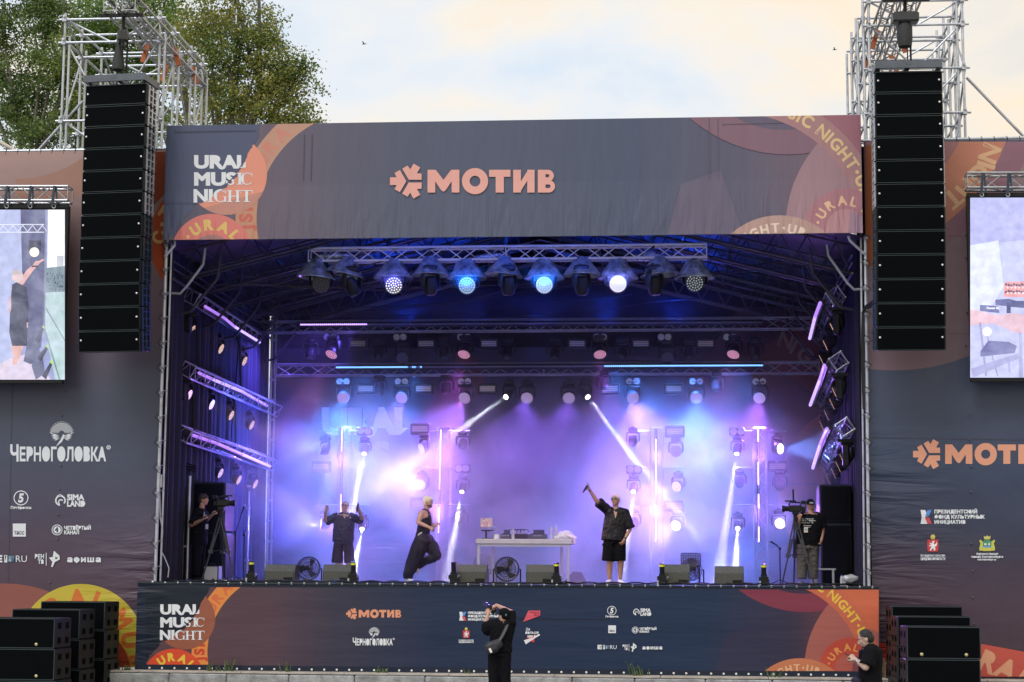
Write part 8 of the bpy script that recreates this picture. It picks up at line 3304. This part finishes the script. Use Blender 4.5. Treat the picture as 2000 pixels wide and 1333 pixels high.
def phone_man():
    j = J(-11.2)
    t = thing('person', 'dark haired man in a black T-shirt looking down at his phone beside the subwoofers', 'person', (j(1700, 1330).x, -11.2, GZ))
    c = j(1690.5, 1249)
    b = MB()
    W, R = head(b, c, Vector((-1, .1, -.38)), Z + Vector((-.2, 0, 0)), 1.0)
    neck = j(1699, 1263)
    limb(b, [c + Vector((.035, 0, -.04)), neck, neck + Vector((.03, 0, -.07))], [.055, .058, .085])
    sN, eN, wN = j(1702, 1275, -.17), j(1691, 1304, -.24), j(1671, 1288.5, -.12)
    limb(b, [j(1702, 1270, 0), sN, eN], [.08, .055, .043])
    limb(b, [eN, eN.lerp(wN, .35), wN], [.045, .042, .028])
    hand(b, wN, j(1662, 1281, -.08) - wN, Vector((.1, -1, .5)), curl=.75, size=1.0)
    sF, eF, wF = j(1697, 1275, .17), j(1686, 1302, .2), j(1668, 1289, .06)
    limb(b, [sF, eF], [.055, .043])
    limb(b, [eF, wF], [.043, .028])
    hand(b, wF, j(1660, 1283, .02) - wF, Vector((.1, 1, .5)), curl=.7, size=1.0, thumb=-1)
    b.loft([j(1701, 1268), j(1702, 1290), j(1702, 1330)], [(.11, .16), (.13, .17), (.12, .16)], side=(1, 0, 0), n=16)
    remeshed(b, 'body', skin('c', (.50, .34, .28)), t, .0085, 3)
    face_bits(t, W, R, 1.0)
    hair_cap(t, W, R, 1.0, mat('black_hair', (.012, .012, .016), .6, bump=.5, bscale=80), 'buzz')
    m = MB()
    m.ell(W(0, .050, -.088), (.036, .040, .030), R=R, n=14, k=8)
    remeshed(m, 'beard', mat('dark_stubble', (.05, .03, .025), .85), t, .007, 1)
    s = MB()
    s.loft([j(1700, 1265), j(1701, 1270), j(1701, 1285), j(1700, 1305), j(1699, 1345)], [(.085, .10), (.15, .20), (.155, .21), (.15, .195), (.155, .195)], side=(1, 0, 0), n=22)
    s.loft([j(1702, 1272, -.12), sN, sN.lerp(eN, .5), sN.lerp(eN, .88)], [.11, .095, .095, .10], n=14)
    s.loft([j(1700, 1272, .12), sF, sF.lerp(eF, .85)], [.11, .095, .095], n=14)
    remeshed(s, 'shirt', BLACKC, t, .011, 2, disp=.006, dsize=.13)
    MB().box(j(1713.5, 1284, -.12), (.01, .05, .035)).build('shirt_print', mat('pale_teal_print', (.35, .5, .5), .7), t)
    m = MB()
    for dy in (-.09, .09):
        m.loft([j(1699, 1338, dy), j(1698, 1390, dy), P(1700, 1442, -11.2 + dy)], [.12, .095, .075], n=16)
    m.loft([j(1699, 1332), j(1699, 1345)], [(.15, .18), (.155, .19)], side=(1, 0, 0), n=20)
    remeshed(m, 'trousers', mat('dark_jeans', (.02, .025, .05), .8), t, .014, 2)
    m = MB()
    for dy in (-.09, .09):
        q = P(1700, 1442, -11.2 + dy)
        shoe(m, q, Vector((-1, 0, 0)), z=GZ + .01)
    remeshed(m, 'shoes', M_BLACK, t, .012, 1)
    d = (eN - wN).normalized()
    MB().loft([wN + d * .03, wN + d * .055], [.035, .036], n=14).build('watch_strap', mat('blue_strap', (.03, .07, .2), .4), t, smooth=True)
    MB().box(wN + d * .04 + Vector((-.01, -.034, .01)), (.03, .012, .03)).build('watch_face', M_KNOB, t)
    MB().bbox(j(1672, 1330, -.18), (.12, .12, .10), b=.03).build('hip_pouch', mat('purple_pouch', (.008, .006, .03), .6), t)
    ph = thing('mobile_phone', 'black mobile phone held by the man beside the subwoofers', 'phone', j(1658, 1281, -.04))
    MB().bbox(j(1658.5, 1281.5, -.03), (.135, .075, .010), R=Matrix.Rotation(math.radians(28), 3, 'Y'), b=.004).build('case', M_BLACK, ph)


remeshed(TOWEL[0], 'cloth', mat('white_towel', (.78, .76, .8), .9, bump=.6, bscale=40), TOWEL[1], .015, 3, disp=.016, dsize=.07)
singer_right()
singer_left()
leaper()
cameraman_left()
cameraman_right()
photographer()
phone_man()
# ---------------------------------------------------------------- trees
def leafmat(name, c1, c2):
    m = bpy.data.materials.new(name)
    m.use_nodes = True
    t = m.node_tree
    b = t.nodes['Principled BSDF']
    b.inputs['Roughness'].default_value = .55
    g = N(t, 'ShaderNodeNewGeometry')
    n = N(t, 'ShaderNodeTexNoise')
    n.inputs['Scale'].default_value = .55
    n.inputs['Detail'].default_value = 4
    t.links.new(g.outputs['Position'], n.inputs[0])
    ad = N(t, 'ShaderNodeMath', operation='MULTIPLY_ADD')
    t.links.new(g.outputs['Random Per Island'], ad.inputs[0])
    ad.inputs[1].default_value = .45
    t.links.new(n.outputs[0], ad.inputs[2])
    cr = N(t, 'ShaderNodeValToRGB')
    e = cr.color_ramp.elements
    e[0].position = .42
    e[0].color = (*c1, 1)
    e[1].position = 1.0
    e[1].color = (*c2, 1)
    t.links.new(ad.outputs[0], cr.inputs[0])
    t.links.new(cr.outputs[0], b.inputs['Base Color'])
    tr = N(t, 'ShaderNodeBsdfTranslucent')
    t.links.new(cr.outputs[0], tr.inputs[0])
    mx = N(t, 'ShaderNodeMixShader')
    mx.inputs[0].default_value = .35
    t.links.new(b.outputs[0], mx.inputs[1])
    t.links.new(tr.outputs[0], mx.inputs[2])
    t.links.new(mx.outputs[0], t.nodes['Material Output'].inputs[0])
    return m


LM = [leafmat('leaf_green', (.07, .17, .055), (.30, .44, .11)), leafmat('leaf_olive', (.06, .16, .045), (.46, .42, .10)), leafmat('leaf_dark', (.055, .13, .05), (.26, .34, .09))]  # yellow tints stand in for warm low sun on the leaves
BARK = mat('birch_bark', (.16, .15, .13), .85, var=.4)


def leafy_tree(base, H, blobs, n, label, lm, seed, ls=.11):
    r = random.Random(seed)
    t = thing('leafy_tree', label, 'tree', base, 'trees behind the stage')
    mb = MB()
    trunk = [base + Vector((r.uniform(-.15, .15) * k, r.uniform(-.1, .1) * k, H * k / 6)) for k in range(7)]
    mb.loft(trunk, [.22 - .028 * k for k in range(7)], n=8)
    mb.build('trunk', BARK, t, smooth=True)
    mb = MB()
    centres = []
    for c, rad in blobs:
        c = Vector(c)
        st_ = trunk[min(6, max(2, int((c.z - base.z) / H * 6) - 1))]
        mid = st_.lerp(c, .55) + Vector((0, 0, .3))
        mb.loft([st_, mid, c], [.07, .045, .02], n=6)
        for k in range(7):
            d = Vector((r.gauss(0, 1), r.gauss(0, 1), r.gauss(.2, .8))).normalized()
            e = c + Vector((d.x * rad[0], d.y * rad[1], d.z * rad[2])) * r.uniform(.6, 1)
            s0 = mid.lerp(c, r.random())
            mb.loft([s0, s0.lerp(e, .5) + Vector((0, 0, .12)), e], [.025, .016, .006], n=4)
            # twigs with leaves
            for q in range(9):
                p = s0.lerp(e, r.uniform(.35, 1.05)) + Vector((r.gauss(0, .28), r.gauss(0, .28), r.gauss(0, .24)))
                centres.append((p, .34))
        for k in range(int(14 * rad[0] * rad[2])):
            d = Vector((r.gauss(0, 1), r.gauss(0, 1), r.gauss(0, 1))).normalized() * (r.random() ** .45)
            centres.append((c + Vector((d.x * rad[0], d.y * rad[1], d.z * rad[2])), .30))
    mb.build('branches', BARK, t, smooth=True)
    per = max(1, int(n / max(1, len(centres))))
    vs, fs = [], []
    for c, s in centres:
        k = r.randint(int(per * .4), int(per * 1.6))
        for i in range(k):
            p = c + Vector((r.gauss(0, s * .48), r.gauss(0, s * .48), r.gauss(0, s * .36)))
            a = Vector((r.gauss(0, 1), r.gauss(0, 1), r.gauss(-.3, .7))).normalized()
            b = a.cross(Vector((r.gauss(0, 1), r.gauss(0, 1), r.gauss(0, 1)))).normalized()
            L = ls * r.uniform(.7, 1.25)
            o = len(vs)
            vs += [p, p + a * L * .5 + b * L * .33, p + a * L, p + a * L * .5 - b * L * .33]
            fs.append((o, o + 1, o + 2, o + 3))
    me = bpy.data.meshes.new('crown')
    off = wloc(t)
    me.from_pydata([tuple(v - off) for v in vs], [], fs)
    me.materials.append(lm)
    o = bpy.data.objects.new('crown', me)
    COL.objects.link(o)
    o.parent = t
    return t


def blob(px, py, Y, rx, rz, ry=None):
    s = (Y - CAM.y) / 3560
    return (P(px, py, Y), (rx * s, (ry or rx) * s, rz * s))


def T(px, Y, label, blobs, n, lm, seed, ls=.11):
    b = P(px, 1100, Y)
    b.z = GZ
    top = max((c.z + r[2]) for c, r in blobs)
    leafy_tree(b, (top - b.z) * .92, blobs, n, label, lm, seed, ls)


T(60, 20, 'dark green tree filling the corner behind the left speaker array', [blob(0, 40, 20, 75, 75), blob(95, 10, 20, 70, 75), blob(20, 160, 20, 75, 70), blob(110, 130, 20, 70, 70), blob(55, 245, 20, 90, 50), blob(-60, 120, 20, 80, 120), blob(160, 220, 20, 50, 60), blob(40, -90, 20, 100, 70)], 42000, LM[2], 1, .10)
T(250, 23, 'green tree with long trunk seen through the scaffold tower', [blob(215, 30, 23, 75, 75), blob(300, 0, 23, 75, 70), blob(230, 140, 23, 75, 75), blob(320, 110, 23, 70, 75), blob(270, 220, 23, 90, 60), blob(250, -80, 23, 90, 70), blob(170, 90, 23, 55, 90)], 40000, LM[0], 2, .10)
T(440, 21, 'birch with leaves tinted as by low sun, spreading towards the middle of the sky', [blob(400, 20, 21, 75, 70), blob(470, 10, 21, 66, 60), blob(395, 120, 21, 72, 68), blob(470, 95, 21, 68, 55), blob(520, 60, 21, 34, 50), blob(425, 205, 21, 80, 52), blob(500, 180, 21, 58, 50), blob(545, 218, 21, 46, 26), blob(550, 130, 21, 40, 20), blob(585, 150, 21, 24, 26), blob(590, 232, 21, 22, 8), blob(430, -80, 21, 90, 60)], 32000, LM[1], 3, .10)
T(345, 27, 'shaded tree far behind the tower and the header banner', [blob(350, 60, 27, 110, 80), blob(120, 60, 27, 120, 100), blob(400, 160, 27, 120, 80), blob(90, 220, 27, 120, 70), blob(250, 250, 27, 120, 60), blob(490, 235, 27, 90, 40)], 11000, LM[2], 4, .13)

# two distant birds
for px, py, Y, lab in ((711, 87, 60, 'tiny dark bird in the sky above the header banner'), (1630, 98, 70, 'tiny dark bird in the sky left of the right tower')):
    c = P(px, py, Y)
    t = thing('bird', lab, 'bird', c)
    mb = MB()
    mb.loft([c + Vector((-.12, 0, 0)), c + Vector((0, 0, .02)), c + Vector((.14, 0, .03))], [.01, .035, .012], n=8)
    for s in (-1, 1):
        mb.add([c + Vector((.03, 0, .02)), c + Vector((-.04, 0, .02)), c + Vector((-.08, s * .2, .10)), c + Vector((-.02, s * .22, .11))], [(0, 1, 2, 3)])
    mb.build('body', mat('bird_dark', (.04, .04, .045), .8), t)
# floodlight arm at the top of the left wall
c = P(18, 288, .6)
mb = MB()
mb.bbox(c, (.42, .3, .07), R=Matrix.Rotation(.5, 3, 'Y'), b=.02)
mb.tube(c, c + Vector((.1, 0, -.3)), .025)
o = mb.build('floodlight', mat('cream_housing', (.6, .58, .5), .5))
tag(o, 'pale flat floodlight housing poking above the edge of the left wall', 'floodlight')

bpy.data.scenes.remove(TMP)
